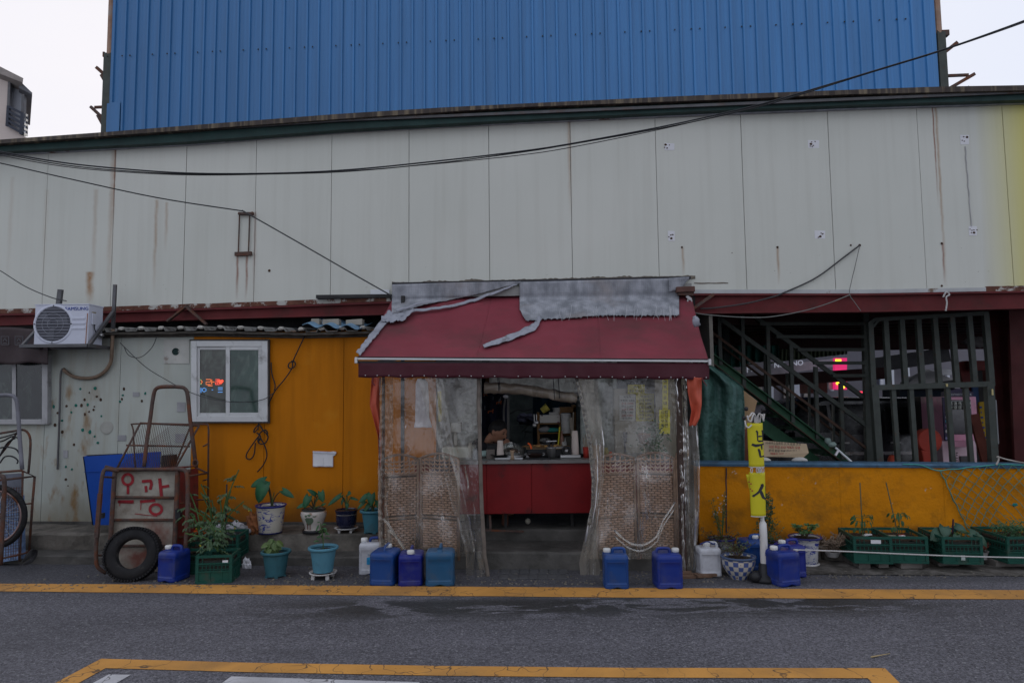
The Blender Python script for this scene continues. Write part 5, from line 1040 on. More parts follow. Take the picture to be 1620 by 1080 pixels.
# ================================================================== RIGHT LOW WALL
RB = 7.46                                             # face of the low orange wall
def orange_block():
    k = N('orange_block_wall'); x = k.xyz(); col = k.mix(k.ramp(k.noise(1.4, 6), .3, .7), (.48, .170, .004), (.58, .215, .006))
    col = k.mix(k.ramp(k.noise(3.2, 8, rough=.7), .50, .70, 0, .75), col, (.19, .085, .012))
    col = k.mix(k.ramp(k.math('ADD', x[2], k.math('MULTIPLY', k.noise(3.5, 7), .6)), .62, .28, 0, .85), col, (.06, .045, .028))
    col = k.mix(k.ramp(k.noise(7, 9, k.map((1, 1, 2.2)), .75), .68, .71, 0, .8), col, (.07, .055, .04))
    col = k.mix(k.math('MULTIPLY', k.ramp(k.noise(9, 6, rough=.7), .66, .69), k.ramp(x[2], .45, .6)), col, (.42, .38, .3))
    nb = k.bump(k.noise(3, 6), .5, .05); nb = k.bump(k.noise(38, 5), .5, .01, nb)
    return k.pbr(col, .85, 0, nb, .12)
rw = thing('low_orange_wall', 'low orange painted block wall with a blue painted coping on the right', 'wall', W(1350, 880, 0, RB))
xa, xb = at(1104, 800, 7.35).x, 8.6; zt = W(1350, 736, 0, RB).z
def rz(x): return W(810 + x*F/7.2, tab([(1100, 735), (1620, 739)], 810 + x*F/7.2), 0, RB).z
mb = MB(); joint = [xa, W(1149, 800, 0, RB).x, W(1330, 800, 0, RB).x, W(1494, 800, 0, RB).x, 8.6]; 
for a, b in zip(joint, joint[1:]):
    mb = MB(); n_ = 24; 
    def wp(u, v, a=a, b=b): x = lerp(a + .001, b - .001, u); return Vector((x, RB + S*x + .008*nz(x*3, v*2), lerp(0, rz(x), v)))
    mb.grid(wp, n_, 8); vs = [Vector((x, RB + S*x + .15, z)) for x, z in ((a, 0), (b, 0), (b, rz(b)), (a, rz(a)))]; mb.add(vs, [(0, 1, 2, 3)]); mb.build('wall_section', orange_block() if a == xa else bpy.data.materials['orange_block_wall'], rw, smooth=True)
mb = MB(); vs = []
for i in range(61):
    x = lerp(xa - .02, 8.6, i/60); z = rz(x); e = .006*nz(x*6); y = RB + S*x
    vs += [(x, y - .02 + e, z - .012), (x, y - .025 + e, z + .012), (x, y - .01, z + .03), (x, y + .16, z + .034), (x, y + .17, z - .01)]
mb.add(vs, [(5*i+j, 5*i+(j+1) % 5, 5*i+5+(j+1) % 5, 5*i+5+j) for i in range(60) for j in range(5)]); mb.add(vs[:5], [(0, 1, 2, 3, 4)])
mb.build('coping', mat('blue_coping_paint', (.045, .10, .16), .6, var=.35, vs=9, dirt=(.03, .035, .04), da=(.55, .7), ds=8, bump=.4), rw)
mb = MB(); mb.tube([W(1149 + .8*nz(t*8), lerp(740, 842, t), .006, RB) for t in [i/10 for i in range(11)]], .006, 5); tag(mb.build('hanging_string', mat('blue_black_cord', (.02, .025, .05), .7)), 'thin dark cord hanging down the orange wall beside the right curtain', 'cord')
# ================================================================== STAIR AND GATE
def P3(x, y, Y): return at(x, y, Y)
sc = thing('steel_staircase', 'dark green steel staircase rising to the left behind the low wall', 'staircase', P3(1330, 728, 8.9))
def br(name, pts, w_, h_, m=m_green, parent=None, up=(0, 0, 1)):
    mb = MB()
    for a, b in zip(pts, pts[1:]): mb.bar(a, b, w_, h_, up)
    return mb.build(name, m, parent)
for Y, dx, dy in ((8.8, 0, 0), (9.7, -6, -4)):
    a, b = P3(1100 + dx, 548 + dy, Y), P3(1338 + dx, 730 + dy, Y); br('stringer', [a, b], .05, .13, m_greenb, sc)
    br('stringer_flange', [a + Vector((0, -.04, .065)), b + Vector((0, -.04, .065))], .1, .012, m_greenb, sc); br('stringer_flange', [a + Vector((0, -.04, -.065)), b + Vector((0, -.04, -.065))], .1, .012, mat('rusty_green', (.06, .035, .025), .7, var=.4), sc)
for i in range(9):
    t = (i + .5)/9; a = P3(1100, 548, 8.8).lerp(P3(1338, 730, 8.8), t); mb = MB(); mb.box((a.x - .14, 8.86, a.z - .012), (a.x + .14, 9.7, a.z + .012)); mb.build('tread', m_greenb, sc)
a, b = P3(1200, 668, 9.0), P3(1290, 732, 9.0); br('lower_brace', [a, b], .06, .16, m_greenb, sc)
for (x0, y0, x1, y1, Y, w_) in ((1108, 512, 1375, 712, 8.75, .028), (1140, 505, 1375, 676, 8.75, .045), (1190, 498, 1371, 632, 8.78, .045), (1125, 560, 1260, 664, 9.68, .03), (1118, 530, 1330, 690, 9.68, .025)):
    br('handrail', [P3(x0, y0, Y), P3(x1, y1, Y)], w_, w_*1.15, m_green if w_ > .03 else mat('rusty_green', (0,0,0)), sc)
for (x, y0, y1, Y) in ((1137, 498, 577, 8.76), (1174, 498, 613, 8.76), (1214, 512, 640, 8.76), (1251, 544, 668, 8.76), (1290, 580, 694, 8.76), (1330, 606, 726, 8.76), (1210, 560, 628, 9.66), (1245, 590, 660, 9.66), (1280, 612, 690, 9.66), (1318, 640, 716, 9.66)):
    br('baluster', [P3(x, y0, Y), P3(x - 3*0 + (3 if Y < 9 else 1), y1, Y)], .045 if Y < 9 else .03, .045 if Y < 9 else .03, m_green, sc)
for i, (x, y, xr) in enumerate(((1202, 512, 1370), (1228, 532.5, 1372), (1261, 553, 1373), (1287, 574, 1374), (1317, 594, 1375))):
    br('landing_bar', [P3(x, y, 8.72), P3(xr, y, 8.72)], .04, .04, m_green, sc)
for x, w_ in ((1372, .07), (1376, .05)): br('landing_post', [P3(x - 4, 494, 8.75 + (x-1372)*.02), P3(x + 2, 735, 8.75 + (x-1372)*.02)], w_, w_, m_green, sc)
br('support_post', [P3(1147, 500, 9.8), P3(1149, 600, 9.8)], .09, .09, mat('near_black_green', (.012, .02, .018), .6), sc)
gt = thing('steel_gate', 'tall dark green barred steel gate standing behind the low wall', 'gate', P3(1470, 728, 8.2))
GY = 8.2; T_ = [(1376, 511), (1384, 505), (1400, 504), (1560, 494)]
def gtop(x): return tab(T_, x)
def bars(nm, x0, y0, x1, y1, w_=.045, Y=GY): return br(nm, [P3(x0, y0, Y), P3(x1, y1, Y)], w_, w_*.9, m_green, gt)
bars('frame_rail', 1374, 512, 1384, 505, .045); bars('frame_rail', 1383, 505.5, 1562, 495.5, .05); bars('frame_rail', 1380, 613, 1568, 607, .07); bars('corner_brace', 1379, 519, 1390, 506, .03)
bars('frame_stile', 1376, 511, 1381, 612, .06); bars('frame_stile', 1382, 612, 1391, 738, .08); bars('frame_stile', 1558, 495, 1568, 610, .065); bars('frame_stile', 1564, 608, 1572, 738, .085)
for i, x in enumerate((1400, 1425.5, 1451.5, 1477.5, 1504.5, 1532)): bars('bar', x, gtop(x), x + lerp(6, 10, i/5), 611 - i, .058, GY + .01)
for i, x in enumerate((1412, 1440, 1469, 1498, 1527)): bars('bar', x, 612, x + lerp(9, 10, i/4), 738, .052, GY + .012)
mb = MB(); mb.cbox(P3(1498, 609, GY - .045), (.02, .01, .035)); mb.cbox(P3(1570, 620, GY - .06), (.018, .01, .07)); mb.build('paint_spot', mat('cream_spot', (.5, .42, .2), .7), gt, kind='stuff')
# red column at the far right, beams under the deck
for (x0, x1, Y, lb) in ((1597, 1640, 8.3, 'dark red steel column at the right edge behind the low wall'),):
    mb = MB(); a = P3(x0, 480, Y); b = P3(x0 + 6, 738, Y); w_ = .34
    mb.prism([Vector((b.x, Y, 0)), Vector((b.x + w_, Y, 0)), Vector((a.x + w_, Y, a.z + .3)), Vector((a.x, Y, a.z + .3))], (0, .04, 0)); mb.box((b.x + .15, Y + .04, 0), (b.x + .165, Y + .3, a.z + .3)); mb.box((b.x, Y + .3, 0), (b.x + w_, Y + .33, a.z + .3))
    tag(mb.build('red_column', mat('dark_oxide_red', (.055, .012, .012), .7, var=.35, vs=4)), lb, 'column')
dk = thing('deck_underside', 'dark steel deck roof over the yard behind the right red beam', 'roof', Vector((5, 9, 2.6)))
mb = MB(); z0 = W(1400, 492, 0).z; mb.add([Vector((2.0, 8.05, z0 + .12)), Vector((9.5, 8.05, z0 + .12)), Vector((10.5, 12.5, z0 + .30)), Vector((2.0, 12.5, z0 + .30))], [(0, 1, 2, 3)]); mb.build('deck_sheet', m_dark, dk, solid=.05)
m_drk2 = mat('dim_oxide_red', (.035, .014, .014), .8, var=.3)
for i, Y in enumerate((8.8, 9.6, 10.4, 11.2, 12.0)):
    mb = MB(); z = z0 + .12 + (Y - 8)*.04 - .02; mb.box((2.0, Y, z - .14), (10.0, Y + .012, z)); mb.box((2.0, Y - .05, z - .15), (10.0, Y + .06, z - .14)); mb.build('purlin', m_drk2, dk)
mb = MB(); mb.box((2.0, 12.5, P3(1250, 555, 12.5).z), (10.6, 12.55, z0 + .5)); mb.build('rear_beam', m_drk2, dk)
# green awning of corrugated sheets behind the stair
gr = thing('green_rear_canopy', 'torn green corrugated canopy hanging behind the staircase', 'canopy', P3(1230, 560, 12.3))
mb = MB(); mb.grid(lambda u, v: P3(lerp(1108, 1232, u), lerp(546, lerp(590, 566, u) + 5*nz(u*7), v), 12.2 + .06*math.sin(u*60)), 120, 4); mb.build('canopy_sheet', mat('teal_mesh_cloth', (.02, .10, .08), .7, var=.5, vs=5), gr, solid=.01)
mb = MB(); mb.grid(lambda u, v: P3(lerp(1225, 1340, u), lerp(552, lerp(573, 560, u), v), 12.3 + .04*math.sin(u*110)), 140, 2); mb.build('canopy_sheet', mat('olive_corrugated', (.12, .15, .09), .6, var=.2), gr, solid=.01)
mb = MB(); mb.grid(lambda u, v: P3(lerp(1140, 1225, u), lerp(575, lerp(583, 572, u), v), 12.35 + .04*math.sin(u*90)), 110, 2); mb.build('canopy_sheet', mat('olive_corrugated', (0,0,0)), gr, solid=.01)
# ================================================================== ACROSS THE YARD
YB = 19.0
fb = thing('grey_street_building', 'dark grey building with white pipes across the yard', 'building', P3(1450, 640, YB))
m_fb = mat('dark_grey_render', (.16, .15, .165), .85, var=.15, vs=1)
mb = MB(); mb.prism([P3(1040, 760, YB), P3(1700, 770, YB), P3(1700, 470, YB), P3(1040, 470, YB)], (0, 4, 0)); mb.build('facade', m_fb, fb)
m_shut = mat('pale_shutter', (.55, .57, .62), .5, var=.15); m_wp = mat('white_pipe', (.62, .63, .66), .5, var=.05)
for i, (x0, x1, c) in enumerate(((1118, 1150, 0), (1176, 1184, 1), (1186, 1196, 0), (1198, 1206, 1), (1214, 1224, 0), (1240, 1250, 1), (1256, 1266, 0), (1272, 1280, 1))):
    mb = MB(); mb.prism([P3(x0, 640, YB - .1), P3(x1, 640, YB - .1), P3(x1, 594, YB - .1), P3(x0, 594, YB - .1)], (0, .08, 0)); mb.build('shopfront_panel', (m_shut, mat('beige_panel', (.30, .27, .24), .7))[c], fb)
for (x0, y0, x1, y1) in ((1391, 580, 1395, 614), (1409, 580, 1413, 612), (1434, 580, 1437, 595), (1313, 588, 1318, 618), (1497, 590, 1501, 608)):
    mb = MB(); mb.bar(P3((x0+x1)/2, y0, YB - .2), P3((x0+x1)/2 + 1, y1, YB - .2), .07); mb.build('white_downpipe', m_wp, fb)
mb = MB(); mb.bar(P3(1391, 580, YB - .2), P3(1437, 579, YB - .2), .06); mb.bar(P3(1394, 581, YB-.2), P3(1412, 600, YB-.2), .01); mb.build('pipe_run', m_wp, fb)
mb = MB(); mb.tube(catm([P3(1581, 580, YB - .3), P3(1584, 590, YB - .3), P3(1586, 610, YB - .3), P3(1587, 632, YB - .3)]), .06, 8); mb.build('white_conduit', m_wp, fb)
mb = MB(); mb.prism([P3(1395, 583, YB - .12), P3(1410, 583, YB - .12), P3(1410, 610, YB - .12), P3(1395, 610, YB - .12)], (0, .05, 0)); mb.build('window', m_shut, fb)
mb = MB()
for y in (644, 650, 660): mb.bar(P3(1576, y, YB - .3), P3(1610, y, YB - .3), .06)
mb.build('horizontal_rail', mat('grey_rail', (.2, .2, .21), .6), fb)
# long white signboard with cut off letters
sg = thing('long_signboard', 'long white shop signboard seen through the staircase', 'signboard', P3(1230, 590, 16))
mb = MB(); mb.prism([P3(1148, 604, 16), P3(1318, 580, 16), P3(1318, 567, 16), P3(1148, 588, 16)], (0, .12, 0)); mb.build('board', mat('dim_white_board', (.36, .35, .37), .6), sg)
mb = MB(); mb.prism([P3(1148, 588, 15.99), P3(1172, 585, 15.99), P3(1174, 600, 15.99), P3(1148, 604, 15.99)], (0, .1, 0)); mb.build('beige_end', mat('beige_end_board', (.42, .36, .26), .6), sg)
for tx, x, y in (('ㅏ.', 1184, 586), ('NU', 1233, 579), ('NO', 1262, 576)):
    p = P3(x, y + 2, 15.97); text_mesh(tx, .17, 'lettering', emitm('lit_white_letters', (.8, .85, 1), .18), lambda a, b, z, p=p: p + Vector((a, -z, b + a*.1)), sg, .01)
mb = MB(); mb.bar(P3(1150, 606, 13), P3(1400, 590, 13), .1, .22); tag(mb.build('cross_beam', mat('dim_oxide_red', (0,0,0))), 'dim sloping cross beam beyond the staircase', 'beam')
mb = MB(); mb.bar(P3(1380, 578, 13.2), P3(1500, 560, 13.2), .1, .28); tag(mb.build('cross_beam', m_blackp), 'black sloping beam seen through the top of the gate', 'beam')
mb = MB(); mb.prism([P3(1383, 568, 13.4), P3(1452, 556, 13.4), P3(1452, 562, 13.4), P3(1383, 575, 13.4)], (0, .1, 0)); tag(mb.build('fascia_board', mat('mauve_board', (.13, .11, .13), .8)), 'mauve grey fascia board seen through the upper gate bars', 'board')
# pink and yellow lit sign
ls_ = thing('lit_shop_sign', 'glowing pink shop sign with yellow shapes across the yard', 'lit sign', P3(1330, 616, 15))
mb = MB(); mb.prism([P3(1321, 616, 15), P3(1340, 616, 15), P3(1340, 566, 15), P3(1321, 566, 15)], (0, .1, 0)); mb.build('panel', emitm('sign_pink', (1, .03, .22), .45), ls_)
my = emitm('sign_yellow', (1, .9, .05), 1.0)
for (x0, y0, x1, y1) in ((1322, 568, 1331, 572), (1322, 587, 1336, 593)): mb = MB(); mb.prism([P3(x0, y1, 14.96), P3(x1, y1, 14.96), P3(x1, y0, 14.96), P3(x0, y0, 14.96)], (0, .02, 0)); mb.build('yellow_bar', my, ls_)
mb = MB()
for x, y in ((1327, 602), (1333, 600), (1337, 606), (1329, 610), (1334, 612), (1325, 606)): mb.ball(P3(x, y, 14.95), .035, 7, (1.2, .4, 1))
mb.build('yellow_shape', my, ls_, kind='stuff')
mb = MB(); mb.prism([P3(1311, 616, 15.1), P3(1318, 616, 15.1), P3(1318, 592, 15.1), P3(1311, 592, 15.1)], (0, .1, 0)); mb.build('white_box', m_wp, ls_)
mb = MB(); mb.cbox(P3(1368, 620, 14.9), (.25, .05, .04)); tag(mb.build('red_light_strip', emitm('red_strip', (1, .05, .1), .9)), 'small red light strip behind the staircase post', 'light strip')
bx('red_cabinet', 'dark red cabinet across the yard behind the stair balusters', 'cabinet', 1281, 592, 1308, 622, 14.5, .5, mat('dim_red_cabinet', (.10, .025, .02), .7))
# tent roof and dark stall behind the gate
tt = thing('dark_market_tent', 'dark pitched tent behind the gate', 'tent', P3(1460, 640, 13))
mb = MB(); A_, B_, C_ = P3(1420, 600, 12.6), P3(1463, 582, 13), P3(1508, 596, 12.6); mb.add([P3(1424, 606, 12.4), P3(1465, 585, 13.2), P3(1510, 602, 12.4), P3(1510, 615, 12.4), P3(1424, 615, 12.4)], [(0, 1, 2, 3, 4)]); mb.build('tent_roof', m_blackp, tt, solid=.05)
mb = MB(); mb.prism([P3(1465, 584, 13.2), P3(1505, 584, 13.4), P3(1507, 593, 13.3), P3(1480, 593, 13.2)], (0, .1, 0)); mb.build('tent_side', mat('grey_tent', (.24, .24, .25), .6), tt)
mb = MB(); mb.prism([P3(1424, 612, 12.5), P3(1500, 612, 12.5), P3(1500, 760, 12.5), P3(1424, 760, 12.5)], (0, .6, 0)); mb.build('tent_wall', mat('navy_dark', (.008, .014, .024), .8), tt)
# ---- dark van
def car(name, label, X0, Y0, L_, H_, m, rot=0, scale=1):
    """side-on van/SUV: lofted profile with glazing, lights and wheels"""
    c = thing(name, label, 'car', (X0, Y0, 0)); o0 = Vector((X0, Y0, 0)); R_ = Matrix.Rotation(rot, 3, 'Z')
    prof = [(-.5, .18), (-.5, .48), (-.485, .56), (-.33, .62), (-.2, .93), (-.1, 1), (.34, .99), (.44, .9), (.485, .6), (.5, .5), (.5, .18)]
    Wd = 1.7*scale; mb = MB(); vs = []
    prof = [Vector((a*L_, b*H_)) for a, b in prof]
    for j, (yy, k_) in enumerate(((-.5, .93), (-.44, 1), (.44, 1), (.5, .93))):
        for p in prof: z = p.y if p.y < .62*H_ else p.y; yq = yy*Wd*(1 - .18*max(0, (p.y/H_ - .6))/.4); vs.append(o0 + R_ @ Vector((p.x*(k_ if p.y > .5*H_ else 1), yq, z if abs(yy) < .5 else lerp(z, .5*H_, .04))))
    n = len(prof); mb.add(vs, [(j*n+i, j*n+(i+1) % n, (j+1)*n+(i+1) % n, (j+1)*n+i) for j in range(3) for i in range(n)] + [list(range(n)), [3*n+i for i in range(n)]])
    mb.build('body', m, c, bevel=.03, smooth=True, autos=.5)
    for s_ in (-1,):
        for (a, b, c0, d) in ((-.27, -.08, .66, .92), (-.06, .18, .64, .93), (.20, .40, .65, .9)):
            mb = MB(); q = [(a*L_ + (.0 if a > -.2 else -.03*L_), c0*H_), (b*L_, c0*H_), (b*L_, d*H_), (a*L_ + (.08*L_ if a < -.2 else 0), d*H_)]
            mb.prism([o0 + R_ @ Vector((x, s_*(Wd/2*(1 - .18*max(0, z/H_-.6)/.4) + .01), z)) for x, z in q], R_ @ Vector((0, .02, 0))); mb.build('side_window', mat('tinted_glass', (.006, .007, .008), .15, bump=0, spec=.25), c)
    for x in (-.32, .33):
        w_ = MB(); w_.tube([o0 + R_ @ Vector((x*L_ + .26*math.cos(t), -Wd/2 - .02, .31 + .26*math.sin(t))) for t in [i*PI/12 for i in range(24)]], .075, 8, closed=True); wo_ = w_.build('wheel', m_black, c, smooth=True)
        w_ = MB(); w_.lathe([(0, 0), (.2, 0), (.2, .04)], o0 + R_ @ Vector((x*L_, -Wd/2 - .02, .31)), 16, Matrix.Rotation(PI/2, 3, 'X')); w_.build('rim', m_steel, wo_)
    mb = MB(); mb.cbox(o0 + R_ @ Vector((-.49*L_, -Wd*.38, .55*H_)), (.08, .25, .12)); mb.build('headlight', m_steel, c); mb = MB(); mb.cbox(o0 + R_ @ Vector((.495*L_, -Wd*.42, .62*H_)), (.06, .2, .2)); mb.build('tail_light', mat('tail_red', (.3, .02, .02), .3), c)
    mb = MB(); mb.bar(o0 + R_ @ Vector((-.45*L_, -Wd/2 - .02, .46*H_)), o0 + R_ @ Vector((.46*L_, -Wd/2 - .02, .46*H_)), .02, .05); mb.build('chrome_strip', m_steel, c)
    mb = MB(); mb.cbox(o0 + R_ @ Vector((-.25*L_, -Wd/2 - .1, .64*H_)), (.12, .1, .14)); mb.build('mirror', m, c)
    for x in (-.02, .22): mb = MB(); mb.cbox(o0 + R_ @ Vector((x*L_, -Wd/2 - .025, .56*H_)), (.16, .02, .025)); mb.build('door_handle', m_steel, c)
    return c
m_carb = mat('black_car_paint', (.012, .014, .016), .2, var=.05, bump=0, spec=.6)
p = P3(1320, 700, 11.0); car('parked_van', 'black van parked behind the staircase', p.x + .1, 11.6, 3.3, P3(1320, 628, 10.8).z, m_carb)
p = P3(1560, 700, 15); car('parked_car', 'bluish grey car parked at the far right beyond the gate', P3(1640, 700, 14).x, 14.5, 3.8, P3(1590, 676, 13.7).z, mat('blue_grey_car', (.16, .19, .27), .3, bump=0, var=.06))
p = P3(1410, 650, 12.2); car('parked_car', 'pale blue grey van roof showing between staircase and gate', P3(1420, 700, 13.6).x - .4, 14.3, 1.6, P3(1405, 631, 13.5).z, mat('blue_grey_car', (0,0,0)))
# ---- pink claw machine
cm_ = thing('claw_machine', 'pink capsule toy machine with a dark window behind the gate', 'toy machine', P3(1519, 735, 9.6))
MY = 9.6; m_pink = mat('pink_plastic', (.82, .40, .55), .4, var=.08, dirt=(.4, .3, .33), bump=0); m_pink2 = mat('pale_pink_plastic', (.85, .64, .72), .45, var=.08, bump=0)
def bq(name, x0, y0, x1, y1, Y, d, m, parent, bev=.006):
    mb = MB(); a = P3(x0, y1, Y); b = P3(x1, y0, Y); mb.box((a.x, Y, a.z), (b.x, Y + d, b.z)); return mb.build(name, m, parent, bevel=bev)
zb_ = P3(1519, 738, MY)
bq('cabinet', 1494, 627, 1544, 697, MY, .5, m_pink, cm_); bq('lower_cabinet', 1494, 697, 1544, 760, MY - .01, .52, m_pink2, cm_)
bq('window', 1500, 632, 1536, 687, MY - .012, .01, mat('machine_glass', (.02, .016, .02), .08, bump=0, spec=.8), cm_); 
mb = MB(); pts = [P3(1497 + 43*i/12, 620 - 6*math.sin(PI*i/12) + .5, MY - .02) for i in range(13)]; mb.prism(pts + [P3(1540, 627, MY - .02), P3(1497, 627, MY - .02)], (0, .12, 0)); mq = mb.build('marquee', mat('dark_violet_sign', (.06, .05, .10), .5), cm_)
p = P3(1518, 625.5, MY - .03); text_mesh('moment box', .065, 'lettering', mat('pale_lettering', (.55, .55, .6), .6), lambda a, b, z, p=p: p + Vector((a, -z, b)), mq, .001)
for j in range(2):
    for i in range(5): mb = MB(); mb.ball(P3(1504 + i*7.2, 638 + j*6.5, MY - .03), .027, 10, (1, .6, 1)); mb.build('capsule', mat('clear_capsule', (.48, .50, .46), .25, bump=0), cm_, smooth=True)
bq('side_strip', 1495, 628, 1499, 697, MY - .02, .02, mat('dark_violet_sign', (0,0,0)), cm_, .001)
for i, (y, c) in enumerate(((633, (.5, .5, .55)), (643, (.5, .35, .4)), (652, (.6, .6, .62)), (660, (.6, .6, .62)), (666, (.1, .45, .6)), (673, (.3, .2, .35)), (682, (.6, .6, .6)), (693, (.3, .3, .5)))): mb = MB(); mb.ball(P3(1497, y, MY - .025), .018, 8, (.8, .3, 1.2)); mb.build('side_letter', mat('side_letter_%d' % i, c, .6, bump=0), cm_)
bq('prize_chute', 1510, 697, 1532, 707, MY - .14, .14, m_pink, cm_); bq('coin_panel', 1520, 721, 1535, 735, MY - .03, .03, m_dkmetal, cm_)
mb = MB()
for i in range(5): mb.cbox(P3(1514, 716 + 4*i, MY - .015), (.02, .01, .01))
mb.build('vent_slot', m_dark, cm_, kind='stuff')
rd = thing('red_round_container', 'faded red round container lid on a tapered stand behind the gate', 'container', P3(1470, 730, 9.0))
mb = MB(); mb.lathe([(0, -.12), (.155, -.12), (.16, 0), (.15, .015), (.0, .02)], P3(1471, 697, 9.0), 30, Matrix.Rotation(PI/2, 3, 'X')); mb.build('round_lid', mat('faded_red_plastic', (.42, .06, .04), .5, var=.2), rd, smooth=True, autos=.6)
mb = MB(); mb.prism([P3(1458, 712, 8.98), P3(1478, 716, 8.98), P3(1478, 745, 8.98), P3(1465, 745, 8.98)], (0, .15, 0)); mb.build('stand', mat('faded_red_plastic', (0,0,0)), rd, bevel=.01)
mb = MB(); p = P3(1412, 738, 9.0); mb.lathe([(.09, 0), (.05, .2), (.03, .235), (0, .24)], Vector((p.x, 9, P3(1412, 745, 9).z - .03)), 16); tag(mb.build('traffic_cone', mat('orange_cone', (.40, .06, .03), .6), smooth=True), 'dull orange traffic cone just above the low wall behind the gate', 'cone')
bq2 = lambda nm, lb, cat, x0, y0, x1, y1, Y, d, m: tag(bq(nm, x0, y0, x1, y1, Y, d, m, None), lb, cat)
bq2('grey_cabinet', 'grey brown cabinet left of the pink toy machine', 'cabinet', 1462, 627, 1492, 690, 10.2, .4, mat('grey_brown_cabinet', (.08, .075, .07), .7))
mb = MB(); mb.prism([P3(1549, 636, 9.2), P3(1560, 635, 9.2), P3(1566, 712, 9.2), P3(1554, 712, 9.2)], (0, .03, 0)); yb_ = tag(mb.build('yellow_board', mat('dull_yellow_board', (.40, .26, .02), .7, var=.2)), 'dull yellow board with blue marks right of the pink toy machine', 'board')
mb = MB()
for i in range(7): mb.cbox(P3(1551.5 + i*1.1, 644 + i*8, 9.19), (.03 - .02*(i % 2), .004, .025))
mb.build('blue_mark', mat('blue_mark_paint', (.03, .06, .25), .7), yb_, kind='stuff')
mb = MB(); mb.bar(P3(1540, 655, 9.0), P3(1564, 745, 8.9), .12, .04); tag(mb.build('leaning_plank', mat('reddish_plank', (.16, .05, .035), .8, var=.3)), 'reddish wooden plank leaning beside the pink toy machine', 'plank')
mb = MB(); mb.prism([P3(1569, 634, 8.6), P3(1575, 633, 8.6), P3(1579, 701, 8.6), P3(1573, 702, 8.6)], (0, .03, 0)); bb_ = tag(mb.build('blue_board', mat('blue_board_paint', (.05, .09, .33), .6)), 'narrow blue board with white edges beside the gate stile', 'board')
mb = MB(); mb.bar(P3(1575.3, 633, 8.59), P3(1579.3, 701, 8.59), .012); mb.bar(P3(1569, 633.5, 8.59), P3(1575.5, 633, 8.59), .012); mb.bar(P3(1573, 702, 8.59), P3(1579.5, 701, 8.59), .012); mb.build('white_edge', m_wp, bb_)
rf_ = thing('red_door_frame', 'dark red steel door frame beyond the right end of the gate', 'door frame', P3(1555, 738, 9.9))
for (x0, y0, x1, y1) in ((1537, 570, 1573, 586), (1564, 586, 1573, 630)): bq('frame_member', x0, y0, x1, y1, 9.9, .1, mat('dark_red_frame', (.10, .02, .018), .7, var=.3), rf_)
mb = MB(); mb.bar(P3(1520, 572, 10.1), P3(1548, 690, 10.1), .14, .1); mb.build('leaning_member', mat('dark_red_frame', (0,0,0)), rf_)
bq('frame_member', 1573, 600, 1577, 740, 9.9, .1, mat('dark_red_frame', (0,0,0)), rf_)
bq('dark_opening', 1547, 586, 1564, 740, 10.3, .05, m_dark, rf_); 
bq2('blue_sheet', 'narrow dark blue panel behind the leaning red member', 'panel', 1540, 612, 1548, 640, 10.0, .03, mat('dark_blue_panel', (.02, .05, .12), .6))
mb = MB(); mb.ball(P3(1546, 541, 9.4), .14, 12, (1.4, .4, .5), .5, 3, 3); mb.ball(P3(1562, 543, 9.4), .08, 10, (1.4, .4, .4), .5, 3, 5); tag(mb.build('grey_bundle', mat('dusty_grey_bundle', (.10, .095, .095), .9)), 'dusty grey bundle stuffed under the deck near the gate top', 'bundle')
# ---- green tarp, cardboard, notice board
hang('green_tarp', 'dark green woven tarp hanging between the awning and the staircase', [(560, 1100), (735, 1104)], [(560, 1112), (575, 1120), (592, 1150), (612, 1176), (640, 1178), (735, 1178)], 562, 738, 7.72, mat('green_woven_tarp', (.035, .085, .070), .5, var=.45, vs=6, bump=1, bs=11, streak=(.08, .15, .14), sa=(.5, .75), bd=.04), .05, 13, 60, 60, 2, 'tarp')
mb = MB(); mb.prism([P3(1176, 617, 7.95), P3(1198, 634, 7.95), P3(1184, 690, 7.95), P3(1176, 700, 7.95)], (0, .01, 0)); tag(mb.build('cardboard_sheet', m_card), 'torn brown cardboard sheet beside the green tarp', 'cardboard')
mb = MB(); mb.prism([P3(1176, 680, 7.9), P3(1187, 676, 7.9), P3(1186, 742, 7.9), P3(1175, 742, 7.9)], (0, .02, 0)); tag(mb.build('rust_board', mat('rust_brown_board', (.17, .06, .035), .8, var=.3)), 'rusty brown board standing behind the yellow sign pole', 'board')
nb_ = thing('notice_board', 'cream notice board with black and red handwriting lying on the low wall', 'notice board', P3(1243, 720, 7.7))
q = [P3(1208, 722, 7.62), P3(1271, 723.5, 7.62), P3(1279.5, 716, 7.62), P3(1276, 702, 7.7), P3(1200, 696, 7.7), P3(1200, 716, 7.62)]; mb = MB(); mb.prism(q, (0, .015, 0)); mb.build('board', mat('aged_cream_board', (.34, .26, .17), .8, var=.15), nb_)
for tx, x, y, c in (('시내버스정류장 분식 있음 포장', 1238, 702.5, 0), ('김밥 튀김 순대 떡볶이 오뎅', 1240, 708.5, 1), ('분식 포장 주문 미리 해주세요', 1242, 714.5, 0), ('떡볶이 어묵 순대 주문', 1238, 719.5, 1)):
    p = P3(x, y, 7.64 + (722-y)*.002); text_mesh(tx, .031, 'lettering', m_inkr if c else m_ink, lambda a, b, z, p=p: p + Vector((a, -.02 - z, b - a*.05)), nb_, .0008)
mb = MB()
for x in (1207, 1265): mb.ball(P3(x, 728, 7.6), .06, 12, (1.5, .8, .6), .2)
tag(mb.build('styrofoam_lump', mat('white_styrofoam', (.42, .42, .40), .8), smooth=True, kind='stuff'), 'white lumps on the low wall under the notice board', 'styrofoam')
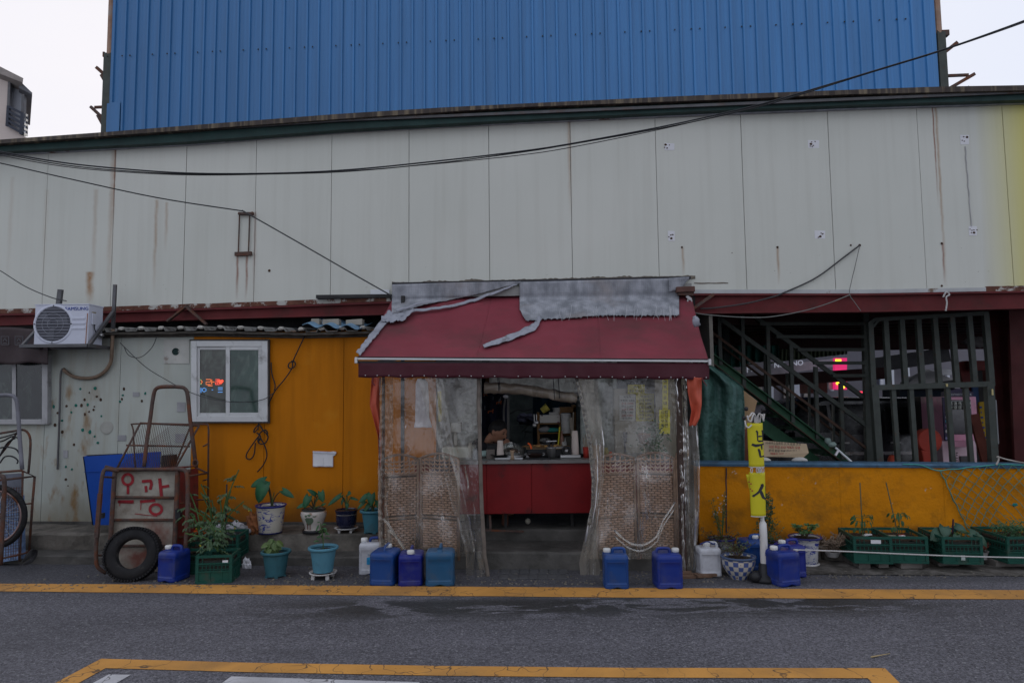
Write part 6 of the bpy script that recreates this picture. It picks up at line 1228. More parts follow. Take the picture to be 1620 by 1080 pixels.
# lashed pole end at the foot of the stair
lp = thing('lashed_pipe', 'white pipe lashed with grey tape at the foot of the staircase', 'pipe', P3(1330, 728, 8.0))
mb = MB(); mb.tube([P3(1322, 708, 8.0), P3(1348, 731, 7.8)], .012, 8); mb.build('pipe', m_white, lp); mb = MB(); mb.ball(P3(1316, 703, 8.0), .045, 12, (1.2, .7, .7), .4, 3, 2); mb.ball(P3(1310, 698, 8.0), .04, 8, (1, .7, 1), .4); mb.build('tape_wrap', mat('grey_green_wrap', (.16, .21, .19), .6, var=.4), lp, smooth=True)
mb = MB(); mb.cbox(P3(1324, 716, 7.9), (.02, .02, .07), Matrix.Rotation(.6, 3, 'Y')); mb.build('tag', m_paper, lp)
# white cloth rope on the coping at far right, cyan net
mb = MB(); mb.tube(catm([W(1576, 735, .04, RB), W(1580, 726, .03, RB), W(1578, 722, .03, RB), W(1590, 726, .02, RB), W(1604, 729, .02, RB), W(1625, 733, .03, RB)]), .014, 7, flat=.6, wob=.5); tag(mb.build('rag_rope', mat('dirty_white_rag', (.34, .31, .28), .8, var=.2)), 'dirty white rag rope lying on the coping at the far right', 'rope')
m_net = mat('pale_green_cord', (.10, .20, .13), .7, var=.2)
nt_ = thing('fruit_net', 'pale green string net hanging on the orange wall at the far right', 'net', W(1560, 800, .05, RB))
def npt(a, b):   # a across 0..1, b down 0..1
    top_ = lambda s_: (lerp(1487, 1640, s_), 744 - 10*math.sin(min(1, s_/.85)*PI/2) + (8*(s_-.85)/.15 if s_ > .85 else 0))
    x, y = top_(a); bx_, by_ = lerp(1532, 1634, a), lerp(838, 832, a)
    return W(lerp(x, bx_, b) + 2*nz(a*9, b*9), lerp(y, by_, b) + 6*math.sin(PI*b)*math.sin(PI*a)*.3 + 2*nz(b*8, a*7), .03 + .02*nz(a*5, b*4), RB)
mb = MB(); K = 8
for i in range(-K, K+1):
    for sgn in (1, -1):
        pts = []
        for j in range(19):
            b = j/18; a = i/K + sgn*b*.72 + (0 if sgn > 0 else .0)
            if 0 <= a <= 1: pts.append(npt(a, b))
        if len(pts) > 1: mb.tube(pts, .004, 4)
mb.build('net_mesh', m_net, nt_, kind='stuff')
mb = MB(); mb.tube([npt(0, b/12) for b in range(13)], .007, 5, wob=.5); mb.build('edge_cord', m_net, nt_); mb = MB(); mb.tube(catm([W(1428, 734, .02, RB), W(1455, 735, .03, RB), W(1475, 742, .03, RB)] + [npt(a/10, 0) for a in range(11)], 4), .006, 5, wob=.3); mb.build('edge_cord', mat('cyan_cord', (.05, .28, .25), .6), nt_)
mb = MB(); mb.ball(W(1606, 798, .05, RB), .02, 8, (1.4, .6, .8), .5); mb.build('knot', mat('teal_knot', (.01, .16, .14), .6), nt_)
# ================================================================== AIR CONDITIONER
AC = 7.62
ac = thing('air_conditioner', 'white outdoor air conditioner unit on a steel bracket at upper left', 'air conditioner', P3(100, 546, AC + .1))
m_acw = mat('white_ac_enamel', (.50, .52, .60), .4, var=.05, dirt=(.25, .15, .1), da=(.70, .8), ds=8, bump=0)
a, b = P3(53, 546, AC), P3(141, 481.5, AC); mb = MB(); mb.box((a.x, AC, a.z), (b.x, AC + .27, b.z)); mb.build('casing', m_acw, ac, bevel=.008)
mb = MB(); mb.box((a.x - .004, AC - .006, b.z - .004), (b.x + .004, AC + .275, b.z + .008)); mb.build('top_cover', m_acw, ac, bevel=.003)
c = P3(84.5, 512.5, AC); RX = Matrix.Rotation(PI/2, 3, 'X'); R0 = .195
mb = MB(); mb.lathe([(R0, .004), (R0 + .008, .012), (R0 + .022, .006), (R0 + .03, 0)], c, 40, RX); mb.build('shroud_ring', m_acw, ac, smooth=True)
mb = MB(); mb.lathe([(0, .002), (R0, .002)], c, 40, RX); mb.build('fan_opening', mat('fan_grey', (.075, .078, .095), .6, var=.1), ac)
mb = MB()
for i in range(3):
    t = i*2*PI/3 + .5; q = lambda r, s_: c + Vector((r*math.cos(t + s_), -.006, r*math.sin(t + s_)))
    mb.add([q(.03, 0), q(.17, -.5), q(.18, .1), q(.05, .5)], [(0, 1, 2, 3)])
mb.build('fan_blade', mat('fan_blade_grey', (.10, .105, .125), .5), ac, solid=.003)
mb = MB()
for i in range(-5, 6):
    z = i*.034; h = math.sqrt(max(0, R0**2 - z*z)); mb.bar(c + Vector((-h, -.014, z)), c + Vector((h, -.014, z)), .0035 if i % 2 else .006)
for r in (.06, .12): mb.tube([c + Vector((r*math.cos(t), -.013, r*math.sin(t))) for t in [i*PI/12 for i in range(24)]], .002, 4, closed=True)
mb.build('guard_wire', mat('pale_guard_wire', (.25, .26, .30), .4, bump=0), ac, kind='stuff')
for dx, dz in ((-R0 - .012, 0), (R0 + .012, 0), (0, R0 + .012), (0, -R0 - .012)): mb = MB(); mb.ball(c + Vector((dx, -.012, dz)), .008, 6); mb.build('screw', m_dkmetal, ac)
for i in range(3):
    mb = MB(); p = P3(113, 503.5 + i*7.8, AC); mb.box((p.x, AC - .008, p.z - .013), (p.x + .155, AC + .001, p.z + .013)); mb.build('pressed_rib', m_acw, ac, bevel=.006)
p = P3(121.5, 490.5, AC - .004); text_mesh('SAMSUNG', .052, 'brand_lettering', mat('brand_blue', (.03, .06, .26), .5, bump=0), lambda x, y, z: p + Vector((x, -z, y)), ac, .0015, sx=1.12)
mb = MB(); mb.box((b.x, AC + .05, b.z - .22), (b.x + .014, AC + .13, b.z - .09)); mb.build('service_cover', m_acw, ac, bevel=.004); mb = MB(); mb.box((b.x, AC + .055, b.z - .10), (b.x + .006, AC + .125, b.z - .075)); mb.build('side_recess', mat('beige_recess', (.2, .17, .1), .7), ac)
mb = MB(); q = Vector((b.x + .02, AC + .08, b.z - .22)); mb.tube(catm([q, q + Vector((0, .01, -.06)), q + Vector((.02, .06, -.12)), q + Vector((.03, .16, -.13))]), .006, 6); mb.build('power_cable', m_cable, ac)
mb = MB(); mb.lathe([(.03, 0), (.033, .03), (.02, .05), (0, .05)], Vector((b.x, AC + .2, a.z + .12)), 12, Matrix.Rotation(PI/2, 3, 'Y')); mb.build('pipe_valve', m_steel, ac)
mb = MB(); mb.bar(Vector((b.x - .02, AC - .006, a.z + .01)), Vector((b.x - .01, AC - .006, b.z - .1)), .006, .004); mb.build('rust_run', mat('rust_run_orange', (.3, .12, .05), .8), ac)
bk_ = thing('ac_bracket', 'grey angle steel bracket carrying the air conditioner', 'bracket', P3(100, 550, AC))
zz = a.z - .012
for pts in (((a.x - .1, AC - .06, zz), (b.x + .04, AC - .06, zz)), ((b.x + .04, AC - .06, zz), (b.x + .04, AC + .42, zz)), ((a.x - .1, AC - .06, zz), (a.x - .1, AC + .42, zz)), ((a.x - .1, AC + .3, zz), (b.x + .04, AC + .3, zz))):
    mb = MB(); mb.bar(pts[0], pts[1], .035, .035); mb.build('bracket_rail', m_dkmetal, bk_)
up_ = P3(183, 493, AC + .36); mb = MB(); mb.bar(Vector((b.x + .04, AC + .40, zz)), Vector((b.x + .05, AC + .40, W(183, 455).z)), .035, .03); mb.build('bracket_post', m_dkmetal, bk_)
mb = MB(); mb.bar(Vector((b.x + .04, AC - .04, zz)), Vector((b.x + .05, AC + .38, up_.z)), .035, .03); mb.build('bracket_brace', m_dkmetal, bk_)
mb = MB(); mb.bar(Vector((a.x - .1, AC - .04, zz)), Vector((a.x - .06, AC + .38, up_.z)), .03, .03); mb.build('bracket_brace', m_dkmetal, bk_)
mb = MB(); mb.bar(P3(93, 482, AC + .3), P3(96, 458, AC + .3), .05, .04); mb.build('bracket_post', m_dkmetal, bk_)
mb = MB(); mb.tube(catm([Vector((b.x + .1, AC + .3, a.z + .2)), P3(177, 555, AC + .3), P3(174, 575, AC + .34), P3(160, 592, AC + .36), P3(140, 598, AC + .38), P3(118, 596, AC + .38), P3(104, 588, AC + .38), P3(101, 584, AC + .43)]), .02, 9, wob=.15)
tag(mb.build('refrigerant_hose', mat('taped_brown_hose', (.17, .12, .085), .7, var=.5, vs=10), smooth=True), 'brown taped hose looping from the air conditioner into the wall', 'hose')
# ================================================================== CABLES
def cable(label, pts, r, m=m_cable, name='cable', off=.0, Y=None, group=None, n=6, plane=None):
    P = catm([(W(x, y, off) if Y is None else P3(x, y, Y)) if len(q) == 0 else Vector((W(x, y, q[0]))) for x, y, *q in pts], 8)
    mb = MB(); mb.tube(P, r, n); o = mb.build(name, m, smooth=True); return tag(o, label, 'cable', group)
c1 = [(-40, 232), (0, 240), (90, 256), (180, 266), (300, 274), (440, 274), (560, 268), (700, 254), (820, 240), (900, 228), (1050, 200), (1180, 171), (1260, 149), (1400, 107), (1500, 76), (1620, 33), (1680, 8)]
cable('uppermost black overhead cable of three crossing the white wall', c1, .0075, Y=6.9, group='overhead cables')
cable('middle black overhead cable, dipping slightly below the uppermost', [(x, y + 2.2 + 1.2*math.sin(x*.012)) for x, y in c1], .0055, Y=6.92, group='overhead cables')
cable('lowest black overhead cable of the bundle crossing the white wall', [(x, y + 3.6 + 2.4*math.sin(x*.008 + 1) if x < 1260 else y + 1.5) for x, y in c1], .0045, m_cableg, Y=6.94, group='overhead cables')
cable('thin dark cable from the left edge down to the rusty wall bracket', [(-30, 253), (0, 258), (110, 283), (250, 313), (385, 334)], .007, Y=7.8)
cable('thin dark cable from the rusty bracket down to the awning corner', [(385, 334), (392, 338), (480, 388), (560, 434), (620, 468)], .008, m_cableg, Y=7.8)
cable('thin dark cable drooping behind the air conditioner at the left edge', [(-20, 420), (0, 428), (40, 453), (80, 470), (105, 476)], .006, m_cableg, Y=7.9)
cable('black cable sagging from a hole in the white wall to the right beam', [(1360, 388), (1335, 407), (1290, 440), (1240, 463), (1221, 470), (1180, 480), (1130, 487), (1108, 488)], .009, m_cableg, off=.03)
cable('pale cord sagging below the right red beam beside the awning', [(1098, 495), (1130, 499), (1180, 502), (1220, 501), (1270, 492), (1310, 480), (1345, 466)], .006, mat('pale_cord', (.16, .16, .15), .8), off=.12)
cable('thin string hanging from the hole in the white wall to the beam knot', [(1360, 389), (1353, 420), (1347, 445), (1344, 465), (1352, 478), (1362, 492)], .004, mat('pale_cord', (0,0,0)), off=.1)
cable('pale string knotted round the beam above the gate', [(1492, 470), (1497, 462), (1502, 466), (1497, 470), (1498, 480), (1496, 492)], .009, m_rope, off=.1)
cable('thin wire hanging from the lean-to roof to the rusty hand cart', [(190, 542), (200, 552), (230, 580), (262, 600), (300, 620), (340, 632), (380, 636), (415, 632), (432, 622)], .0045, m_cableg, off=.33)
cable('thin looped wire under the corrugated roof', [(248, 532), (240, 550), (222, 565), (204, 562), (196, 548)], .0045, m_cableg, off=.33)
wb = thing('wire_bundle', 'black wire coiled and knotted beside the sliding window', 'wire', W(420, 680, .05, LB))
for pts in ([(487, 520), (478, 540), (464, 570), (462, 582), (450, 600), (434, 620), (420, 650), (410, 668), (408, 680)], [(464, 572), (458, 574), (456, 580), (461, 583), (467, 578), (466, 572), (461, 571)], [(429, 573), (430, 590), (435, 608), (434, 618)],
            [(408, 678), (402, 684), (403, 678), (410, 672), (416, 680), (424, 690), (420, 700), (412, 702), (408, 696), (412, 684), (420, 680), (424, 686)], [(409, 690), (400, 702), (391, 716), (390, 724), (396, 726), (402, 718), (404, 700)], [(412, 692), (420, 708), (422, 722), (416, 736), (407, 746)], [(406, 684), (412, 690), (408, 698), (413, 694)]):
    mb = MB(); mb.tube(catm([W(x, y, .05 + .01*nz(x*.3), LB) for x, y in pts]), .0075, 6); mb.build('wire', m_cable, wb, smooth=True)
mb = MB(); mb.grid(lambda u, v: W(lerp(495, 531, u) - 4*(v > .2)*(u > .5), lerp(714, 738, v) + 1.0*nz(u*5, v*3) - (1 if u > .5 else 0)*v*0, .012 + .02*v*v*(.5 + nz(u*3)), LB), 16, 10)
pn = tag(mb.build('paper_notice', m_paper, smooth=True, solid=.002), 'blank white paper taped to the orange wall', 'paper'); mb = MB(); mb.bar(W(495, 714.5, .016, LB), W(532, 716, .016, LB), .012, .02); mb.build('tape_strip', mat('pale_tape', (.55, .55, .6), .5), pn)
# ================================================================== HAND CARTS
m_panelg = N('dirty_cream_panel'); k = m_panelg
col = k.mix(k.ramp(k.noise(4, 7, rough=.65), .4, .7), (.30, .28, .235), (.14, .115, .09)); col = k.mix(k.ramp(k.noise(2.2, 7), .54, .66), col, (.16, .06, .045)); m_panelg = k.pbr(col, .8, 0, k.bump(k.noise(9, 6), .6, .02), .3)
m_redrust = mat('faded_red_sheet', (.17, .028, .024), .75, var=.35, vs=6, dirt=(.06, .035, .03), da=(.5, .68), ds=5, bump=.4)
ca = thing('hand_cart', 'rusty hand cart stood on end with red Korean letters sprayed on its cream floor', 'cart', G(225, 905, 0), 'rusty hand carts stood on end'); CY = 6.86
def fp(x, y): # point on the cart floor, leaning back a little
    t = (905 - y)/165; return P3(x, y, lerp(6.86, 7.02, t))
def tubepx(name, pts, r, parent, m=m_rust, n=8, sm=3, closed=False):
    mb = MB(); P = [P3(*p) for p in pts]; P = catm(P, sm) if sm > 1 else P; mb.tube(P, r, n, closed=closed, wob=.06); return mb.build(name, m, parent, smooth=True)
fl = MB()
edges = [741, 786, 822, 863, 905]
for i, (y0, y1) in enumerate(zip(edges, edges[1:])):
    xl0, xr0 = lerp(183, 172, (y0-741)/164), lerp(281, 274, (y0-741)/164); xl1, xr1 = lerp(183, 172, (y1-741)/164), lerp(281, 274, (y1-741)/164)
    mb = MB(); mb.prism([fp(xl1, y1 - 1), fp(xr1, y1 - 1), fp(xr0, y0 + 1), fp(xl0, y0 + 1)], (0, .02, 0)); mb.build('floor_panel', m_panelg, ca)
for y in edges[:4]: tubepx('cross_tube', [(lerp(183, 172, (y-741)/164), y, fp(0, y).y - .02), (lerp(281, 274, (y-741)/164), y + (1 if y < 800 else 0), fp(0, y).y - .02)], .014, ca, sm=1)
tubepx('side_tube', [(182, 741, 6.98), (178, 800, 6.93), (172, 905, 6.82)], .022, ca); tubepx('side_tube', [(281, 741, 6.98), (279, 800, 6.93), (274, 905, 6.82)], .024, ca)
tubepx('top_rail', [(166, 738, 6.9), (182, 742, 6.96), (281, 742, 6.97), (300, 746, 6.9)], .018, ca, sm=1)
tubepx('axle_frame', [(188, 745, 6.8), (168, 742, 6.75), (162, 752, 6.7), (158, 790, 6.68), (153, 850, 6.68), (152, 885, 6.66), (156, 898, 6.66), (168, 906, 6.7)], .018, ca)
tubepx('axle_frame', [(163, 754, 6.72), (180, 755, 6.9)], .01, ca, sm=1); tubepx('axle_frame', [(152, 878, 6.68), (170, 878, 6.8)], .01, ca, sm=1)
mb = MB(); mb.bar(P3(158.5, 780, 6.66), P3(153, 850, 6.66), .035, .03); mb.build('angle_iron', m_rust, ca)
tubepx('axle_frame', [(272, 742, 6.9), (288, 742, 6.75), (296, 750, 6.72), (297, 790, 6.7), (294, 860, 6.68), (292, 906, 6.66)], .02, ca)
mb = MB(); vs = [P3(283, 745, 7.0), P3(311, 740, 7.5), P3(311, 862, 7.5), P3(277, 866, 6.96)]; mb.prism(vs, (.015, .01, 0)); mb.build('side_board', m_redrust, ca)
mb = MB(); mb.prism([P3(298, 795, 7.2), P3(309, 793, 7.45), P3(309, 838, 7.45), P3(297, 842, 7.2)], (.0, -.01, 0)); mb.build('side_patch', m_panelg, ca)
tubepx('side_board_edge', [(311, 738, 7.5), (310, 858, 7.5)], .016, ca, sm=1); tubepx('side_board_edge', [(283, 850, 7.0), (311, 846, 7.5)], .012, ca, sm=1); tubepx('side_board_edge', [(284, 796, 7.0), (311, 792, 7.5)], .010, ca, sm=1)
mb = MB(); mb.prism([fp(100+81, 744) , P3(311, 738, 7.5), P3(283, 741, 7.0)], (0, 0, .012)); mb.build('box_top', m_redrust, ca)
tubepx('handle_hoop', [(228, 738, 7.0), (232, 700, 7.05), (238, 660, 7.1), (243, 625, 7.12), (248, 614, 7.12), (262, 611.5, 7.12), (284, 612, 7.12), (293, 615, 7.12), (297, 626, 7.12), (301, 665, 7.1), (306, 705, 7.1), (310, 738, 7.15)], .02, ca)
mb = MB(); mb.tube([P3(309 + 4*math.cos(t), 732 + 5*math.sin(t), 7.1) for t in [i*PI/6 for i in range(12)]], .008, 6, closed=True); mb.build('ring', m_rust, ca)
# wire basket frame leaning over the back
bk2 = [(185, 741, 7.0), (277, 741, 7.0), (315, 673, 7.2), (222, 669, 7.2)]
for i in range(4): tubepx('basket_frame', [bk2[i], bk2[(i+1) % 4]], .011, ca, sm=1)
tubepx('basket_frame', [(200, 704, 7.1), (300, 706, 7.1)], .009, ca, sm=1); tubepx('basket_frame', [(214, 740, 7.15), (211, 680, 7.25), (216, 670, 7.25), (310, 671, 7.25)], .008, ca); tubepx('basket_frame', [(276, 738, 7.05), (302, 672, 7.2)], .009, ca, sm=1)
mb = MB(); q4 = [P3(*p) for p in bk2]; NB = 26
for i in range(NB + 1):
    for sg_ in (0, 1):
        t = i/NB; 
        for (s0, s1) in (((t, 0), (t + .55, 1)), ((t, 0), (t - .55, 1))) if sg_ == 0 else ():
            pts = []
            for j in range(9):
                v = j/8; u = lerp(s0[0], s1[0], v)
                if 0 <= u <= 1: pts.append(q4[0].lerp(q4[1], u).lerp(q4[3].lerp(q4[2], u), v))
            if len(pts) > 1: mb.tube(pts, .0022, 3)
mb.build('wire_mesh', m_rust, ca, kind='stuff')
tubepx('rear_ladder', [(302, 670, 7.35), (329, 671, 7.35), (330, 680, 7.35), (329, 810, 7.35)], .009, ca, sm=1)
for y0, y1 in ((706, 701), (760, 757)): tubepx('rear_ladder', [(321, y0, 7.35), (330, y1, 7.35)], .008, ca, sm=1)
tubepx('rear_ladder', [(311, 740, 7.3), (329, 748, 7.35)], .010, ca, sm=1); tubepx('rear_ladder', [(297, 753, 7.0), (329, 748, 7.35)], .010, ca, sm=1); tubepx('rear_ladder', [(310, 790, 7.3), (329, 790, 7.35)], .008, ca, sm=1)
mb = MB(); mb.cbox(P3(162, 815, 6.8), (.03, .04, .05)); mb.cbox(P3(283, 812, 6.88), (.05, .05, .09)); mb.build('hinge_block', m_blackp, ca, kind='stuff')
m_spray = mat('red_spray_paint', (.22, .012, .018), .6, var=.3, vs=20, bump=0, dirt=(.24, .15, .12), da=(.60, .75), ds=14)
mb = MB(); mf = lambda x, y: fp(x, y) + Vector((0, -.006, 0)); circ = lambda cx, cy, rx, ry: [(cx + rx*math.cos(t), cy + ry*math.sin(t)) for t in [i*2*PI/16 - .1 for i in range(17)]]
for pl, w_ in ((circ(202.5, 758, 8.2, 8.5), 4.2), ([(203, 766), (203, 781)], 4.0), ([(188, 793), (212, 793)], 5), ([(187, 793), (211, 794)], 4),
               ([(225, 761), (239, 760), (240, 766), (238, 774)], 4.6), ([(231, 768), (232, 778)], 4.2), ([(222, 793), (246, 791)], 4.6), ([(253, 756), (256, 785)], 5), ([(256, 770), (268, 768)], 4.4), (circ(247, 805, 9.5, 8), 4.2), ([(190, 795), (190, 800)], .9), ([(224, 790), (223, 806)], .9), ([(214, 812), (249, 816)], 1.0)):
    ribbon(mb, pl, w_, mf, 4)
mb.build('spray_lettering', m_spray, ca, solid=.002)
# tyre leaning on the cart
ty = thing('old_tyre', 'worn black tyre leaning against the lettered hand cart', 'tyre', G(211, 905, 0))
c = P3(210.5, 863, 6.62); Ro = mpx(40, c); c.z = Ro*.985; tl = Matrix.Rotation(math.radians(74), 3, 'X') @ Matrix.Identity(3)
tilt = Matrix.Rotation(math.radians(-14), 3, 'X') @ Matrix.Rotation(math.radians(8), 3, 'Z') @ Matrix.Rotation(PI/2, 3, 'X')
mb = MB(); prof = [(.56, -.22), (.60, -.30), (.72, -.34), (.86, -.33), (.95, -.27), (1.0, -.20), (1.005, 0), (1.0, .20), (.95, .27), (.86, .33), (.72, .34), (.60, .30), (.56, .22), (.62, .12), (.66, 0), (.62, -.12), (.56, -.22)]
mb.lathe([(r*Ro, z*Ro*.62) for r, z in prof], c, 56, tilt); mb.build('tyre_body', m_black, ty, smooth=True, autos=.9)
mb = MB()
for i in range(56):
    for j, z in enumerate((-.145, -.05, .05, .145)):
        t = 2*PI*(i + .5*(j % 2))/56; mb.cbox(c + tilt @ Vector((Ro*1.005*math.cos(t), Ro*1.005*math.sin(t), z*Ro)), (.018, .017, .05), tilt @ Matrix.Rotation(t, 3, 'Z'))
mb.build('tread_block', m_black, ty, kind='stuff')
# blue plastic box behind the cart
bb = thing('blue_plastic_bin', 'large royal blue plastic bin behind the lettered hand cart', 'bin', P3(190, 828, 7.5)); m_bl = mat('blue_corrugated_plastic', (.006, .055, .30), .4, var=.12, vs=4, bump=.1)
mb = MB(); mb.prism([P3(146, 830, 7.5), P3(250, 830, 7.5), P3(254, 714, 7.5), P3(131, 722, 7.5)], (0, .01, 0)); mb.build('front_panel', m_bl, bb); mb = MB(); mb.prism([P3(131, 722, 7.5), P3(141, 719.5, 7.7), P3(153, 828, 7.7), P3(146, 830, 7.5)], (.012, 0, 0)); mb.build('side_panel', m_bl, bb)
mb = MB(); mb.bar(P3(138, 720.5, 7.64), P3(192, 718, 7.64), .03, .015); mb.build('black_rim', m_blackp, bb); mb = MB(); mb.bar(P3(133, 746, 7.49), P3(254, 742, 7.49), .006, .006); mb.build('crease_rib', m_bl, bb)
mb = MB(); a_, b_ = P3(254, 742, 7.45), P3(270, 720, 7.45); mb.box((a_.x, 7.45, a_.z), (b_.x, 7.6, b_.z)); tag(mb.build('black_crate', m_blackp, bevel=.005), 'small black crate beside the blue bin', 'crate')
# ---- left cart with bicycle wheel
cb = thing('hand_cart', 'hand cart with a bicycle wheel cut off by the left edge of the photo', 'cart', G(10, 890, 0), 'rusty hand carts stood on end')
C2 = 7.0; c = P3(-6, 817, C2 - .1); Rw = mpx(46, c)
wo_ = MB(); wo_.tube([c + Vector((Rw*.98*math.cos(t), 0, Rw*math.sin(t))) for t in [i*PI/24 for i in range(48)]], .026, 10, closed=True); who = wo_.build('wheel', m_black, cb, smooth=True)
r_ = MB(); r_.tube([c + Vector((Rw*.86*math.cos(t), 0, Rw*.87*math.sin(t))) for t in [i*PI/24 for i in range(48)]], .014, 8, closed=True); r_.build('rim', mat('dull_chrome_rim', (.24, .17, .16), .35, .7, dirt=RUST, da=(.5, .65)), who, smooth=True)
r_ = MB()
for i in range(28): t = i*2*PI/28; h_ = t + (.5 if i % 2 else -.5); r_.tube([c + Vector((.025*math.cos(h_), .03*(1 if i % 4 < 2 else -1), .025*math.sin(h_))), c + Vector((Rw*.85*math.cos(t), 0, Rw*.85*math.sin(t)))], .0022, 4)
r_.build('spoke', m_steel, who, kind='stuff'); r_ = MB(); r_.tube([c + Vector((0, -.05, 0)), c + Vector((0, .05, 0))], .03, 10); r_.build('hub', m_rust, who)
tubepx('handle_hoop', [(-30, 626, 7.2), (0, 625, 7.2), (15, 625, 7.2), (24, 629, 7.2), (28, 645, 7.2), (31, 690, 7.15), (35, 742, 7.1)], .02, cb, mat('grey_painted_tube', (.13, .13, .15), .5, var=.3, dirt=RUST, da=(.6, .7)))
tubepx('cage_frame', [(-30, 690, 7.2), (20, 682, 7.2), (38, 680, 7.2), (47, 690, 7.2), (48, 710, 7.2), (45, 748, 7.2)], .012, cb); tubepx('cage_frame', [(-20, 745, 7.2), (8, 710, 7.2), (30, 680, 7.2)], .010, cb, sm=1)
tubepx('top_frame', [(-30, 749, 6.95), (34, 744, 6.95), (55, 753, 7.15), (20, 757, 6.9), (-30, 762, 6.8)], .012, cb, sm=1); tubepx('rear_leg', [(55, 753, 7.15), (51, 800, 7.15), (46, 872, 7.15)], .012, cb, sm=1)
tubepx('front_leg', [(-5, 752, 6.75), (4, 753, 6.72), (7, 765, 6.72), (5, 810, 6.72), (1, 893, 6.72)], .02, cb); tubepx('bottom_frame', [(-20, 888, 6.8), (38, 875, 7.05), (46, 872, 7.15)], .010, cb, sm=1); tubepx('side_brace', [(37, 797, 7.1), (51, 796, 7.15)], .008, cb, sm=1)
tubepx('inner_leg', [(36, 745, 7.1), (34, 830, 7.1), (31, 888, 7.05)], .010, cb, sm=1)
mb = MB(); mb.prism([P3(-30, 752, 7.1), P3(35, 748, 7.1), P3(34, 780, 7.1), P3(24, 788, 7.1), P3(-30, 790, 7.1)], (0, .02, 0)); mb.build('grey_tray_panel', mat('grey_tray', (.13, .14, .17), .6, var=.2), cb)
mb = MB()
for pts in ([(-10, 695, 7.18), (10, 690, 7.17), (28, 684, 7.16)], [(-10, 700, 7.18), (5, 697, 7.17), (20, 690, 7.16), (30, 694, 7.16)], [(-10, 710, 7.18), (10, 707, 7.17), (25, 710, 7.16), (32, 720, 7.16)], [(0, 732, 7.18), (8, 722, 7.17), (20, 722, 7.17), (28, 728, 7.16), (27, 733, 7.16)], [(0, 720, 7.18), (12, 700, 7.18), (24, 693, 7.18)]): mb.tube(catm([P3(*p) for p in pts]), .008, 6)
mb.build('tangled_strap', m_blackp, cb)
mb = MB(); mb.prism([P3(-30, 790, 7.25), P3(28, 785, 7.25), P3(30, 885, 7.2), P3(-30, 893, 7.2)], (0, .1, 0)); tag(mb.build('blue_mesh_sack', mat('pale_blue_sack', (.15, .22, .36), .7, var=.6, vs=22)), 'pale blue sack behind the bicycle wheel at the left edge', 'sack')
mb = MB()
for i in range(12): mb.tube([P3(-10 + i*4, 770, 7.0), P3(-10 + i*4 - 1, 885, 7.0)], .0025, 4)
for i in range(26): mb.tube([P3(-12, 775 + i*4.4, 7.0), P3(34, 771 + i*4.3, 7.0)], .0025, 4)
mb.build('wire_mesh', m_rust, cb, kind='stuff')
mb = MB()
for i in range(5): mb.tube(catm([P3(36 + 3*i, 888 - 2*i, 6.95), P3(50, 870 + 3*i, 6.95), P3(58, 872 + i, 7.0), P3(50, 884 + i, 6.95), P3(38, 892, 6.95)]), .009, 6)
tag(mb.build('tangled_rope', m_blackp, kind='stuff'), 'tangled black rope at the foot of the left hand cart', 'rope')
